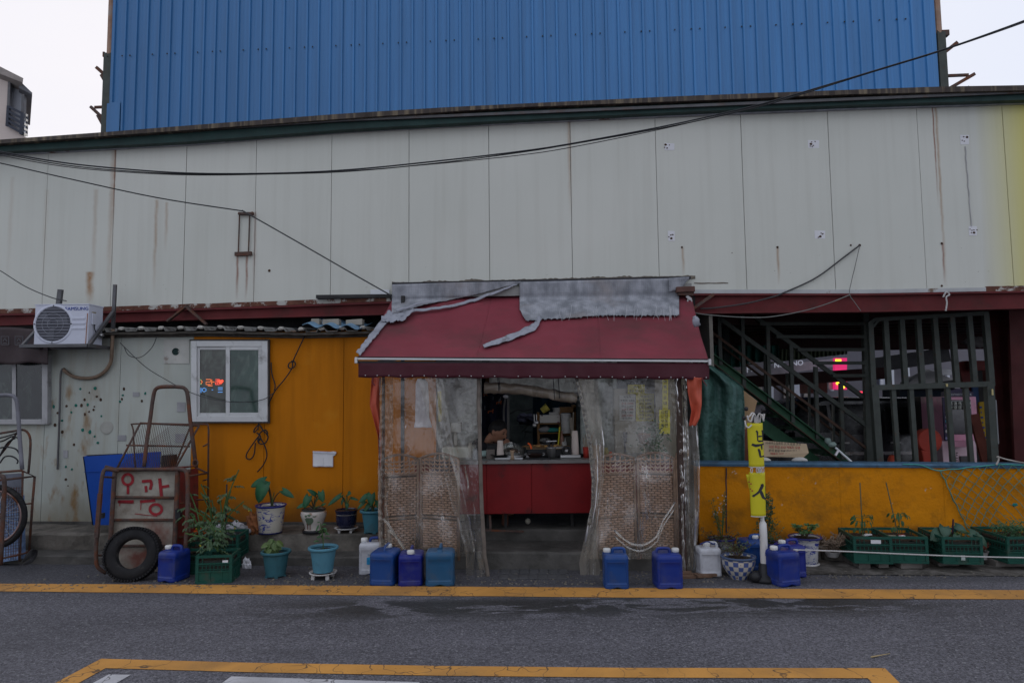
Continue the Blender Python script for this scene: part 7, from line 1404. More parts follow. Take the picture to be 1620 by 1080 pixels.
# ================================================================== JERRYCANS
def jerry(name, w_, d_, h_, m, label, cap=True, handle='x', mcap=None, notch=True, capx=-.3, capy=0.0, mh=None, grp='plastic jerrycans on the kerb'):
    h_ *= .9; t = thing(name, label, 'jerrycan', (0, 0, 0), grp); n = 56; mb = MB()
    zs = [(0, .90), (.012, .975), (.03, 1), (.06, 1), (.11, 1), (.125, .985), (.14, 1), (.17, 1), (.2, 1), (.4, 1), (.6, 1), (.74, 1), (.77, 1), (.80, .985), (.82, 1), (.87, .985), (.91, .95), (.94, .88), (.96, .76)]
    vs = []
    for i, (z, s_) in enumerate(zs):
        for k_ in range(n):
            a = 2*PI*k_/n; ca_, sa = math.cos(a), math.sin(a); e = .34
            x = math.copysign(abs(ca_)**e, ca_); y = math.copysign(abs(sa)**e, sa)
            X = x*(w_/2)*(1 - (1-s_)*.7); Y = y*(d_/2)*(1 - (1-s_)*.7); Z = z*h_
            if .17 <= z <= .74 and abs(x) < .80 and abs(y) > .9: Y -= math.copysign(.007, y)
            if .17 <= z <= .74 and abs(y) < .80 and abs(x) > .9: X -= math.copysign(.006, x)
            if notch and z < .07 and abs(x) < .42: Z = max(Z, .065*h_ + .001*i); 
            vs.append((X, Y, Z))
    fs = [(i*n+k_, i*n+(k_+1) % n, (i+1)*n+(k_+1) % n, (i+1)*n+k_) for i in range(len(zs)-1) for k_ in range(n)]
    mb.add(vs, fs + [[(len(zs)-1)*n+k_ for k_ in range(n)], list(range(n))[::-1]]); mb.build('can_body', m, t, smooth=True, autos=.8)
    L_ = w_ if handle == 'x' else d_; mb = MB(); ax = Vector((1, 0, 0)) if handle == 'x' else Vector((0, 1, 0))
    o_ = Vector((0, 0, .94*h_)); s0, s1 = (-.12, .40)
    mb.tube(catm([o_ + ax*L_*s0 + Vector((0, 0, -.01)), o_ + ax*L_*(s0 + .02) + Vector((0, 0, .028)), o_ + ax*L_*(s0 + .1) + Vector((0, 0, .042)), o_ + ax*L_*(s1 - .1) + Vector((0, 0, .042)), o_ + ax*L_*(s1 - .02) + Vector((0, 0, .024)), o_ + ax*L_*s1 + Vector((0, 0, -.02))], 5), .0125, 8, flat=1.2); mb.build('handle', mh or m, t, smooth=True)
    cp_ = o_ + (ax*L_*capx) + Vector((0, capy, 0)); mb = MB(); mb.lathe([(.034, -.01), (.030, .012), (.024, .016), (.024, .034)], cp_, 18); mb.build('neck', m, t, smooth=True)
    if cap:
        mb = MB(); mb.lathe([(.031, .012), (.033, .014), (.033, .038), (.029, .044), (.012, .0445), (0, .0445)], cp_, 30, fn=lambda r, z, a: r*(1 + (.03*math.cos(a*15) if r > .03 else 0))); mb.build('cap', mcap or mat('white_cap', (.60, .60, .58), .5, bump=0), t, smooth=True)
    return t
def canm(n_, c_): return mat(n_, c_, .38, var=.10, vs=9, bump=.06, bs=50, dirt=tuple(q*.6 + .035 for q in c_), da=(.48, .72), ds=7, spec=.3)
m_c1, m_c2, m_c3, m_c4, m_c5 = canm('royal_blue_plastic', (.008, .026, .19)), canm('mid_blue_plastic', (.009, .048, .19)), canm('deep_blue_plastic', (.006, .012, .15)), canm('steel_blue_plastic', (.015, .075, .16)), canm('white_hdpe_plastic', (.46, .47, .50))
def place(o, px, py, rot=0, s=1): p = G(px, py, 0); o.location = p; o.rotation_euler = (0, 0, rot); o.scale = (s, s, s); return p
j = jerry('jerrycan', .20, .24, .32, m_c1, 'bright blue jerrycan beside the green crates at the left', capx=-.33); place(j, 275, 916, -.25)
j = jerry('jerrycan', .255, .20, .34, m_c5, 'white jerrycan with a blue printed label left of the blue cans', capx=-.33, mh=canm('navy_handle', (.01, .03, .16))); place(j, 590, 905, .05)
mb = MB(); mb.prism([Vector((-.045, -.0985, .10)), Vector((.075, -.0985, .10)), Vector((.075, -.0985, .16)), Vector((.03, -.0985, .175)), Vector((-.045, -.0985, .165))], (0, -.002, 0)); mb.build('printed_label', mat('cyan_label', (.02, .22, .42), .5, var=.3, vs=30), j)
mb = MB()
for i in range(5): mb.cbox((-.03 + i*.022, -.0995, .19 + .01*(i % 2)), (.014, .002, .02), Matrix.Rotation(.3*i, 3, 'Y'))
mb.build('printed_mark', mat('grey_blue_print', (.25, .3, .36), .6), j, kind='stuff')
j = jerry('jerrycan', .235, .29, .335, m_c2, 'mid blue jerrycan, first of three in front of the left wicker screen', handle='y', notch=False, capx=.28, capy=0.0); place(j, 610, 920, -.12)
j = jerry('jerrycan', .225, .28, .315, m_c3, 'deep royal blue jerrycan with white cap between two duller cans', handle='y', notch=False, capx=-.32); place(j, 651, 921, .06)
j = jerry('jerrycan', .262, .25, .345, m_c4, 'dull steel blue jerrycan without a cap by the left screen', handle='y', cap=False, capx=-.30); place(j, 697, 922, .03)
j = jerry('jerrycan', .22, .25, .335, m_c2, 'mid blue jerrycan with a cap, left of two before the right screen', capx=-.33); place(j, 974, 926, -.04)
j = jerry('jerrycan', .235, .25, .335, m_c1, 'royal blue jerrycan with its cap on the right, before the right screen', capx=.33); place(j, 1056, 926, .04); j.rotation_euler.z = .03
for ch in j.children:
    if ch.name.startswith('handle'): ch.rotation_euler.z = PI
j = jerry('jerrycan', .215, .19, .295, m_c5, 'plain white jerrycan between the right curtain and the checkered pot', notch=False, capx=-.05); place(j, 1121, 908, .02)
mb = MB(); mb.tube(catm([Vector((-.08, -.03, .285)), Vector((-.02, -.06, .315)), Vector((.04, -.05, .29)), Vector((.06, -.02, .29))]), .006, 6); mb.build('blue_cord', canm('navy_handle', (0,0,0)), j)
j = jerry('jerrycan', .23, .25, .34, m_c1, 'bright blue jerrycan standing in front, right of the yellow sign pole', capx=-.33); place(j, 1238, 922, .28)
j = jerry('jerrycan', .22, .24, .33, canm('navy_blue_plastic', (.014, .024, .19)), 'darker blue jerrycan half hidden behind the bright one near the sign pole', notch=True, capx=-.33); place(j, 1250, 909, .2)
j = jerry('jerrycan', .24, .25, .32, m_c2, 'mid blue jerrycan behind the white pole of the yellow sign', notch=False, capx=.1); place(j, 1192, 898, .1)
# ================================================================== CRATES
m_cr = mat('green_crate_plastic', (.010, .066, .048), .5, var=.15, vs=8, dirt=(.06, .06, .045), da=(.56, .8), ds=7, bump=.1)
def crate(w_, d_, h_, label, px, py, rot, z=0.0, grp='green plastic crates', soil=True, m=m_cr, nbar=9):
    t = thing('plastic_crate', label, 'crate', (0, 0, 0), grp)
    rim = MB()
    for zz_, tt in ((h_ - .012, .024), (h_*.70, .012), (h_*.42, .012), (.01, .02)):
        r = rim
        for a, b in (((-w_/2, -d_/2), (w_/2, -d_/2)), ((w_/2, -d_/2), (w_/2, d_/2)), ((w_/2, d_/2), (-w_/2, d_/2)), ((-w_/2, d_/2), (-w_/2, -d_/2))): r.bar((a[0], a[1], zz_), (b[0], b[1], zz_), .016, tt)
    rim.build('rim_rails', m, t)
    p = MB()
    for (x, y) in ((-1, -1), (1, -1), (1, 1), (-1, 1)): p = MB(); p.cbox((x*(w_/2 - .008), y*(d_/2 - .008), h_/2), (.026, .026, h_ - .004)); p.build('corner_post', m, t)
    s_ = MB(); g = MB(); g.box((-w_/2 + .006, -d_/2 + .006, .004), (w_/2 - .006, d_/2 - .006, .012))
    for ax in (0, 1):
        L_ = (w_, d_)[ax]; O = (d_, w_)[ax]
        for sg_ in (-1, 1):
            def q(a, zc, sa, sz, th=.006, dep=0):
                c_ = (a, sg_*(O/2 - .003 - dep), zc) if ax == 0 else (sg_*(O/2 - .003 - dep), a, zc); g.cbox(c_, (sa, th, sz) if ax == 0 else (th, sa, sz))
            if sg_*(1 if ax == 0 else 1): q(0, h_*.225, L_ - .03, h_*.39, .004, .002)
            nb_ = max(5, int(nbar*L_/.35))
            for i in range(nb_ + 1):
                a = lerp(-L_/2 + .02, L_/2 - .02, i/nb_); q(a, h_*.56, .006, h_*.28)
                if abs(a) > L_*.22: q(a, h_*.84, .006, h_*.26)
                if i % 3 == 0: q(a, h_*.22, .009, h_*.4, .012)
            q(0, h_*.63, L_ - .03, .006); q(0, h_*.49, L_ - .03, .006)
    g.build('lattice', m, t, kind='stuff')
    if soil:
        sl_ = MB(); sl_.grid(lambda u, v: Vector((lerp(-w_/2 + .012, w_/2 - .012, u), lerp(-d_/2 + .012, d_/2 - .012, v), h_*.80 + .018*nz(u*5 + px, v*6) + .008*nz(u*20, v*22, px))), 24, 28); sl_.build('soil', m_soil, t, smooth=True)
        li = MB(); 
        for ax in (0, 1):
            for sg_ in (-1, 1):
                if ax == 0: li.box((-w_/2 + .012, min(sg_*(d_/2 - .012), sg_*(d_/2 - .016)), .012), (w_/2 - .012, max(sg_*(d_/2 - .012), sg_*(d_/2 - .016)), h_*.8))
                else: li.box((min(sg_*(w_/2 - .012), sg_*(w_/2 - .016)), -d_/2 + .018, .012), (max(sg_*(w_/2 - .012), sg_*(w_/2 - .016)), d_/2 - .018, h_*.8))
        li.build('liner', mat('dark_liner', (.02, .024, .02), .7), t)
    p0 = G(px, py, z) + (Vector((-math.sin(rot)*d_/2, math.cos(rot)*d_/2, 0)) if z else Vector()); t.location = p0; t.rotation_euler = (0, 0, rot); return t, p0
cr1, q1 = crate(.315, .27, .255, 'dusty green crate at the front left holding a tomato plant', 345, 916, .12)
cr2, q2 = crate(.33, .33, .245, 'green crate behind the front left crate and the bright blue jerrycan', 318, 901, .0, nbar=10)
cr3, q3 = crate(.28, .30, .33, 'taller green crate at the back of the left crate group', 362, 893, .05)
bz = .065
crs = []
for i, (px, py, w_, d_, r_, lb) in enumerate(((1382, 891, .34, .44, -.15, 'leftmost green crate of the right row, with a white label'), (1438.5, 890.5, .34, .44, -.15, 'second green crate of the right row, holding a staked pepper'), (1524, 892, .35, .48, -.12, 'third green crate of the right row, holding a broad leaved plant'), (1634, 891, .46, .5, .0, 'rightmost green crate, cut off by the right edge of the photo'))):
    t, p0 = crate(w_, d_, .252, lb, px, py, r_, bz); crs.append((t, p0))
mb = MB(); mb.cbox((.03, -.2215, .205), (.09, .004, .035)); mb.build('white_label', m_paper, crs[0][0]); mb = MB(); mb.cbox((-.02, -.1375, .17), (.05, .004, .03)); o = mb.build('paper_label', m_paper, cr1); o.location = (.12, 0, .02)
mb = MB(); mb.cbox((.0, -.2435, .06), (.035, .004, .045)); mb.build('white_emblem', mat('pale_print', (.35, .4, .38), .7), crs[2][0])
m_brick = mat('grey_paver_brick', (.17, .155, .14), .95, var=.3, bump=.6, dirt=GRIME, da=(.5, .7))
for i, (px, py, l_, lb) in enumerate(((1367, 899, .115, 'paver brick under the left half of the leftmost right crate'), (1397, 898, .1, 'paver brick between the two left crates of the right row'), (1441, 899, .21, 'long paver brick under the second crate of the right row'), (1500, 895, .2, 'paver brick under the third crate of the right row'), (1598, 896, .3, 'broad paver brick under the rightmost crate'))):
    p = G(px, py, 0); mb = MB(); mb.box((p.x - l_/2, p.y - .02, 0), (p.x + l_/2, p.y + .42, .063)); tag(mb.build('brick', m_brick, bevel=.01), lb, 'brick', 'paver bricks under the right crates')
# ================================================================== PLANTS AND POTS
def leafmat(n_, a, b):
    k = N(n_); c = k.mix(k.ramp(k.noise(9, 4), .3, .7), a, b); p = k.n('ShaderNodeBsdfPrincipled'); k.L(c, p.inputs['Base Color']); p.inputs['Roughness'].default_value = .5
    tl = k.n('ShaderNodeBsdfTranslucent'); k.L(c, tl.inputs[0]); m1 = k.n('ShaderNodeMixShader'); m1.inputs[0].default_value = .3; k.L(p.outputs[0], m1.inputs[1]); k.L(tl.outputs[0], m1.inputs[2]); o = k.n('ShaderNodeOutputMaterial'); k.L(m1.outputs[0], o.inputs[0]); return k.mat
m_taro = leafmat('taro_leaf', (.012, .085, .038), (.03, .15, .055)); m_tom = leafmat('tomato_leaf', (.03, .075, .035), (.08, .14, .055)); m_pep = leafmat('pepper_leaf', (.02, .075, .022), (.045, .13, .035)); m_stem = mat('purple_green_stem', (.035, .035, .018), .6); m_gstem = mat('green_stem', (.05, .10, .03), .6)
def pot(name, label, px, py, prof, m, z=0.0, Y=None, n=36, fn=None, soilz=None, extra=None, cat='plant pot', grp=None, mrim=None):
    if Y is None: loc = G(px, py, z)
    else: loc = P3(px, py, Y); loc.z = z
    t = thing(name, label, cat, loc, grp); mb = MB(); mb.lathe(prof, loc, n, fn=fn); mb.build('pot_body', m, t, smooth=True, autos=.7)
    rmax = max(r for r, _ in prof); top = prof[-1][1] if soilz is None else soilz
    mb = MB(); rs = (rmax*.82); mb.add([loc + Vector((0, 0, top + .012))] + [loc + Vector((rs*math.cos(a)*(1 + .0*a), rs*math.sin(a), top + .004*math.sin(a*5))) for a in [i*2*PI/24 for i in range(24)]], [(0, 1+i, 1+(i+1) % 24) for i in range(24)]); mb.build('soil', m_soil, t)
    return t, loc
LZ = .268
def taro(t, base, leaves, m=m_taro):
    for (dx, dz, dy, L_, Wd, dirx, dirz, nx) in leaves:
        tip = base + Vector((dx, dy, dz)); mb = MB(); mb.tube(catm([base + Vector((dx*.06, 0, -.02)), base + Vector((dx*.15, dy*.3, dz*.35)), base + Vector((dx*.5, dy*.7, dz*.78)), tip], 5), [.0085 - .004*i/15 for i in range(16)], 6); mb.build('stem', m_stem if L_ > .1 else m_gstem, t, smooth=True)
        mb = MB(); mb.leaf(tip, (dirx, -.35, dirz), (nx, -1, .55), L_, Wd, .22, .12, True); mb.build('leaf', m, t, smooth=True, solid=.001)
def px2(v, loc): return mpx(v, loc)
# white pot with blue brush painting
def blue_white(name, seed, c0=(.50, .47, .40), lines=True):
    k = N(name); st = k.noise(9, 5, k.map((1, 1, 2.0)), .6, 2.0); m_ = k.math('MULTIPLY', k.ramp(st, .53, .56), k.ramp(k.noise(7.2 + seed*.1, 2), .44, .5))
    return k.pbr(k.mix(m_, k.mix(k.ramp(k.noise(3, 4), .3, .7), c0, tuple(q*.85 for q in c0)), (.02, .035, .24)), .3, 0, None, .6)
m_bw = blue_white('brush_painted_porcelain', 1); m_brim = mat('cobalt_rim', (.02, .025, .14), .35, bump=0)
y_ = 7.42
t, b = pot('potted_taro', 'tall white pot with blue brush painting and a large leaved taro on the ledge', 428, 836, [(.0, 0), (.112, 0), (.118, .012), (.128, .10), (.142, .22), (.150, .275), (.160, .288), (.156, .292), (.140, .280), (.134, .262)], m_bw, LZ, y_, soilz=.262, cat='potted plant', grp='potted taros on the ledge')
mb = MB(); mb.lathe([(.150, .272), (.1625, .287), (.158, .296), (.142, .290)], b, 36); mb.build('rim', m_brim, t, smooth=True); mb = MB(); mb.lathe([(.114, 0), (.121, .001), (.1225, .014)], b, 36); mb.build('base_ring', m_brim, t, smooth=True)
taro(t, b + Vector((.01, 0, .28)), [(-.06, .235, -.05, .20, .15, -.30, -.9, -.1), (-.075, .27, .0, .16, .09, -.9, -.35, .6), (.115, .16, .0, .15, .07, .85, -.4, -.2), (.02, .12, .0, .03, .01, .1, 1, 0)])
t, b = pot('potted_taro', 'round shouldered glazed pot with a green painted figure on the ledge', 496, 836, [(.09, 0), (.095, .005), (.095, .03), (.085, .032), (.088, .05), (.10, .09), (.125, .15), (.136, .19), (.133, .215), (.112, .228), (.122, .238), (.122, .245), (.105, .243)], None or mat('cream_glaze', (.50, .46, .42), .2, var=.2, vs=6, bump=0, dirt=(.30, .18, .12), da=(.56, .6), ds=5, spec=.6), LZ, y_, soilz=.232, cat='potted plant', grp='potted taros on the ledge')
mb = MB(); mb.lathe([(.108, .226), (.126, .236), (.126, .248), (.106, .246)], b, 36); mb.build('rim', mat('dark_glaze', (.02, .028, .03), .3), t, smooth=True); mb = MB(); mb.lathe([(.0, .0), (.115, .0), (.118, .034), (.108, .034), (.10, .01)], b, 30); mb.build('saucer', m_blackp, t, smooth=True)
mb = MB()
def sf(r0, x, z): a = x/r0; return b + Vector((math.sin(a)*(r0 + .002), -math.cos(a)*(r0 + .002), z))
def prad(z): return tab([(.03, .088), (.05, .09), (.09, .102), (.15, .127), (.19, .138), (.215, .135)], z)
for (cx, cz, rx, rz_) in ((-.01, .14, .045, .04), (-.045, .19, .016, .012), (-.008, .20, .02, .012), (.045, .185, .022, .007), (-.05, .155, .014, .008), (-.03, .105, .02, .014)):
    pts = [Vector((0, 0, 0))]*0; ring = []
    for i in range(14): an = 2*PI*i/14; x_, z_ = cx + rx*math.cos(an), cz + rz_*math.sin(an)*(1 + .2*math.sin(3*an)); r_ = prad(z_) + .003; aa = x_/r_; ring.append(b + Vector((math.sin(aa)*r_, -math.cos(aa)*r_, z_)))
    cen = sum(ring, Vector((0, 0, 0)))/14; cen += Vector((0, -.002, 0)); n0 = len(mb.v); mb.add([cen] + ring, [(0, 1 + i, 1 + (i+1) % 14) for i in range(14)])
mb.build('painted_figure', mat('sage_enamel', (.09, .13, .085), .4, var=.3), t); mb = MB()
for x_ in (-.035, -.005): mb.bar(sf(.098, x_, .045), sf(.115, x_, .11), .008, .004)
mb.build('painted_legs', mat('brown_enamel', (.14, .07, .05), .4), t, kind='stuff')
taro(t, b + Vector((0, 0, .23)), [(-.045, .15, -.03, .13, .085, -.3, -.85, .2), (.02, .16, .0, .11, .05, -.5, .5, .3), (.075, .19, 0, .11, .075, .25, -.8, 0), (-.07, .07, -.03, .11, .05, -.85, -.25, 0), (.05, .125, 0, .08, .03, .8, .05, 0), (.09, .05, 0, .05, .03, .6, .4, 0), (.03, .10, 0, .03, .02, .2, 1, 0)])
t, b = pot('potted_taro', 'dark navy glazed pot on a white saucer stand on the ledge', 548, 833, [(.075, .045), (.078, .047), (.102, .08), (.108, .15), (.110, .205), (.120, .222), (.122, .235), (.112, .236), (.104, .225)], mat('navy_glaze', (.010, .012, .034), .25, var=.2, bump=0, spec=.6), LZ, y_, soilz=.222, cat='potted plant', grp='potted taros on the ledge')
mb = MB(); mb.lathe([(0, .03), (.10, .03), (.125, .045), (.122, .05), (.10, .04)], b, 30); st_ = mb.build('saucer_stand', mat('white_saucer', (.44, .43, .42), .5), t, smooth=True)
for i in range(4): mb = MB(); a_ = i*PI/2 + .8; mb.bar(b + Vector((.085*math.cos(a_), .085*math.sin(a_), 0)), b + Vector((.09*math.cos(a_), .09*math.sin(a_), .034)), .024); mb.build('foot', mat('white_saucer', (0,0,0)), st_)
mb = MB(); mb.lathe([(.1095, .185), (.1125, .188), (.1095, .191)], b, 36); mb.build('pale_band', mat('pale_band', (.2, .18, .15), .5), t, smooth=True)
taro(t, b + Vector((0, 0, .225)), [(-.06, .16, -.02, .17, .05, -.75, -.55, .3), (.01, .17, 0, .08, .07, .2, .1, 0), (.045, .13, 0, .09, .03, .9, -.15, 0), (-.03, .13, 0, .08, .03, -.3, -.8, 0), (.01, .07, -.02, .05, .04, .1, -.8, 0), (.0, .12, 0, .02, .01, 0, 1, 0)])
def fluted(r, z, a): return r*(1 + (.018*(1 if math.cos(a*16) > .75 else 0) if .03 < z < .19 else 0))
m_teal = mat('dusty_teal_plastic', (.045, .155, .20), .55, var=.12, vs=7, bump=.1, dirt=(.05, .09, .10), da=(.5, .75), ds=6)
TP = [(.0, .01), (.085, .01), (.09, .012), (.105, .12), (.118, .205), (.119, .212), (.134, .214), (.142, .222), (.142, .236), (.135, .243), (.118, .238), (.112, .222)]
def tealpot(label, px, py, z=0, Y=None, s=1.0, notch=True, cat='potted plant', mt=m_teal):
    prof = [(r*s, h*s) for r, h in TP]; t, b = pot('teal_flowerpot', label, px, py, prof, mt, z, Y, 48, lambda r, z_, a: r*(1 + (.02 if math.cos(a*8) > .9 and .03*s < z_ < .2*s else 0)), .205*s, cat=cat, grp='teal plastic flowerpots')
    for i in range(5 if notch else 0): mb = MB(); a_ = i*2*PI/5 - 1.2; mb.cbox(b + Vector((.078*s*math.cos(a_), .078*s*math.sin(a_), .008)), (.04, .03, .02), Matrix.Rotation(a_, 3, 'Z')); mb.build('foot', mt, t)
    return t, b
t, b = tealpot('teal plastic pot with a taro on the ledge, partly behind the left curtain', 590, 836, LZ, 7.38, .98); taro(t, b + Vector((0, 0, .2)), [(-.05, .19, -.02, .12, .06, -.7, -.5, .2), (-.01, .2, -.03, .12, .09, .0, -.85, 0), (-.085, .12, 0, .11, .04, -.7, -.6, 0), (.05, .13, 0, .1, .07, .3, -.8, 0), (-.04, .09, 0, .09, .05, -.5, -.7, 0)])
t, b = tealpot('teal plastic pot with drooping pale green leaves near the crates', 436, 911, 0, None, 1.0, mt=mat('dusty_teal_darker', (.03, .105, .13), .6, var=.15, vs=7, dirt=(.03, .05, .05), da=(.5, .75))); random.seed(31); mb = MB(); m_pl3 = leafmat('pale_leaf', (.07, .12, .035), (.13, .20, .06))
for i in range(17): q = b + Vector((random.gauss(-.02, .035), random.gauss(0, .03), .22 + random.uniform(.01, .13))); mb.leaf(q, (random.uniform(-.8, .8), random.uniform(-.6, .2), random.uniform(-1, -.1)), (random.uniform(-.4, .4), -1, .6), .085, .05, .3)
mb.build('foliage', m_pl3, t, kind='stuff'); mb = MB(); mb.tube([b + Vector((0, 0, .2)), b + Vector((-.03, 0, .34))], .005, 5); mb.build('stem', m_gstem, t)
t, b = tealpot('lighter teal pot on a white saucer stand with a small seedling', 511, 905, .05, None, 1.0, False, mt=mat('pale_teal_plastic', (.07, .20, .27), .55, var=.12, vs=7, dirt=(.05, .09, .11), da=(.55, .75)))
g0 = Vector((b.x, b.y, 0)); mb = MB(); mb.lathe([(0, .038), (.10, .038), (.128, .05), (.13, .06), (.12, .058), (.1, .046)], g0, 30); st_ = mb.build('saucer_stand', mat('white_saucer', (0,0,0)), t, smooth=True)
for i in range(4): mb = MB(); a_ = i*PI/2 + .7; mb.bar(g0 + Vector((.10*math.cos(a_), .10*math.sin(a_), 0)), g0 + Vector((.095*math.cos(a_), .095*math.sin(a_), .044)), .03); mb.build('foot', mat('white_saucer', (0,0,0)), st_)
def sprig(t, base, h, n_, L_, Wd, m, spread=.05, seed=0, lean=(0, 0), kind=None, nm='foliage', droop=-.2):
    random.seed(seed); mb = MB(); tip = base + Vector((lean[0], lean[1], h)); mb.tube(catm([base, base.lerp(tip, .5) + Vector((.01, 0, 0)), tip], 4), [.005]*8 + [.003], 5); mb.build('stem', m_gstem, t)
    mb = MB()
    for i in range(n_):
        f = lerp(.3, 1, (i/n_)**.7); p = base.lerp(tip, f); a_ = random.uniform(0, 2*PI); r_ = spread*(1.1 - f*.6)*random.uniform(.2, 1); p = p + Vector((r_*math.cos(a_), r_*math.sin(a_)*.8, random.uniform(-.01, .02)))
        mb.leaf(p, (math.cos(a_), math.sin(a_)*.7, random.uniform(droop - .5, droop + .5)), (0, -.6, 1), L_*random.uniform(.7, 1.2), Wd*random.uniform(.8, 1.2), .35)
    return mb.build(nm, m, t, kind='stuff')
sprig(t, b + Vector((-.0, 0, .2)), .26, 18, .05, .022, m_pep, .045, 5, (-.03, 0))
# tomato plants in the left crates
def tomato(label, base, h, n_, seed, lean, spread, stake=True):
    t = thing('tomato_plant', label, 'plant', base, 'tomato plants in the left crates'); random.seed(seed); st_ = MB(); lf = MB(); fr = MB()
    stems = [(lean, h)] + [((lean[0] + random.uniform(-spread, spread), random.uniform(-.1, .1)), h*random.uniform(.5, .85)) for _ in range(4)]
    for (l_, hh) in stems:
        tip = base + Vector((l_[0], l_[1], hh)); mid = base.lerp(tip, .5) + Vector((-l_[0]*.2, 0, .03)); P = catm([base, mid, tip], 8); st_.tube(P, .006, 5)
        for i in range(n_):
            f = random.uniform(.15, 1); p = P[min(len(P)-1, int(f*(len(P)-1)))]; a_ = random.uniform(0, 2*PI); d = Vector((math.cos(a_), math.sin(a_)*.8, random.uniform(-.3, .35))).normalized(); L_ = random.uniform(.07, .15)*(1.15 - f*.5)
            q = [p + d*L_*s_ + Vector((0, 0, -.35*L_*s_*s_)) for s_ in (0, .33, .66, 1)]; st_.tube(q, .0022, 3)
            for s_ in (.35, .55, .75, .95):
                for sd in (-1, 1):
                    c_ = p + d*L_*s_ + Vector((0, 0, -.35*L_*s_*s_)); sx = d.cross(Vector((0, 0, 1))).normalized()*sd; lf.leaf(c_, sx*.9 + d*.5 + Vector((0, 0, -.45)), (0, -.4, 1), random.uniform(.024, .042), random.uniform(.012, .019), .4)
            c_ = q[-1]; lf.leaf(c_, d + Vector((0, 0, -.5)), (0, -.4, 1), .04, .022, .4)
            if random.random() < .06: fr.ball(c_ + Vector((0, 0, -.02)), .009, 6)
    st_.build('stem', m_gstem, t, kind='stuff'); lf.build('foliage', m_tom, t, kind='stuff')
    if fr.v: fr.build('yellow_flower', mat('yellow_flower', (.5, .42, .04), .6), t, kind='stuff')
    if stake: mb = MB(); mb.tube([base + Vector((.03, .02, 0)), base + Vector((.035, .02, h*.78))], .008, 6); mb.build('stake', m_dark, t)
    return t
tomato('tall tomato plant with a stake growing from the back left crates', P3(350, 850, 6.85), .66, 6, 3, (.16, 0), .22)
tomato('leggy tomato plant leaning left over the blue jerrycan', P3(318, 862, 6.75), .50, 4, 8, (-.12, 0), .2, False)
tomato('low bushy tomato plant in the front left crate', P3(345, 872, 6.5), .30, 5, 12, (-.08, -.05), .26, False)
tomato('tomato plant at the back of the crates before the orange wall', P3(338, 848, 7.0), .52, 4, 19, (-.14, 0), .25, False)
# debris on the ledge
def lump(name, label, cat, px, py, Y, r, sq, m, seed, amp=.55, n=18):
    c = P3(px, py, Y); c.z = LZ + r*sq[2]*.7 if py < 845 else r*sq[2]*.7; mb = MB(); mb.ball(c, r, n, sq, amp, 2.6, seed); tag(mb.build(name, m), label, cat)
lump('orange_rag', 'bright orange rag on the ledge behind the red cart', 'rag', 322, 814, 7.4, .07, (1.6, .6, .5), mat('orange_rag', (.60, .11, .02), .8), 1); lump('plastic_bag', 'crumpled white bag on the ledge behind the tomato plants', 'bag', 372, 822, 7.42, .08, (1.2, .7, .8), mat('white_rubbish', (.42, .42, .45), .6, var=.35, vs=25), 2)
lump('plastic_bag', 'grey crumpled bag on the ledge left of the brown sack', 'bag', 386, 826, 7.38, .07, (1.1, .7, .7), mat('grey_rubbish', (.22, .22, .23), .6, var=.4, vs=25), 3); lump('brown_sack', 'rusty brown crumpled sack leaning against the orange wall', 'sack', 402, 822, 7.42, .105, (.9, .6, 1.2), mat('rust_brown_sack', (.20, .075, .03), .85, var=.5, vs=25), 4); lump('plastic_bag', 'white and grey rubbish bag heap behind the green crates', 'bag', 345, 826, 7.45, .08, (1.6, .6, .6), mat('white_rubbish', (0,0,0)), 5)
lump('paper_scrap', 'crumpled white scrap on the kerb by the tall green crate', 'paper', 391, 868, 7.0, .05, (.8, .4, 1.1), m_paper, 6, .8)
# right side pots
def checker():
    k = N('checkered_glaze'); tx = k.n('ShaderNodeTexCoord'); at_ = k.n('ShaderNodeSeparateXYZ'); k.L(tx.outputs['Object'], at_.inputs[0]); an = k.math('ARCTAN2', at_.outputs[1], at_.outputs[0]); u = k.math('MULTIPLY', an, 20/(2*PI)); v = k.math('MULTIPLY', at_.outputs[2], 1/.043)
    fu = k.math('FLOOR', u); fv = k.math('FLOOR', v); par = k.math('MODULO', k.math('ABSOLUTE', k.math('ADD', fu, fv)), 2.0); ed = k.math('MINIMUM', k.math('MINIMUM', k.math('FRACT', u), k.math('SUBTRACT', 1, k.math('FRACT', u))), k.math('MINIMUM', k.math('FRACT', v), k.math('SUBTRACT', 1, k.math('FRACT', v))))
    mo__ = k.ramp(k.noise(45, 3), .58, .62); mid = k.ramp(ed, .12, .25); whi = k.mix(k.math('MULTIPLY', mo__, mid), (.50, .47, .42), (.16, .05, .03)); c = k.mix(par, (.05, .09, .26), whi); c = k.mix(k.ramp(ed, .06, .03), c, (.30, .30, .30)); return k.pbr(c, .3, 0, None, .6)
t, b = pot('checkered_pot', 'blue and white checkered round bowl pot with twigs by the sign pole', 1169, 914, [(0, 0), (.075, 0), (.082, .012), (.115, .06), (.142, .115), (.150, .16), (.150, .185), (.155, .192), (.155, .2), (.14, .2), (.13, .18)], checker(), soilz=.175, cat='potted plant')
mb = MB(); mb.lathe([(.150, .182), (.160, .190), (.160, .204), (.140, .205), (.136, .195)], b, 36); mb.build('rim', mat('slate_blue_rim', (.06, .09, .16), .35), t, smooth=True)
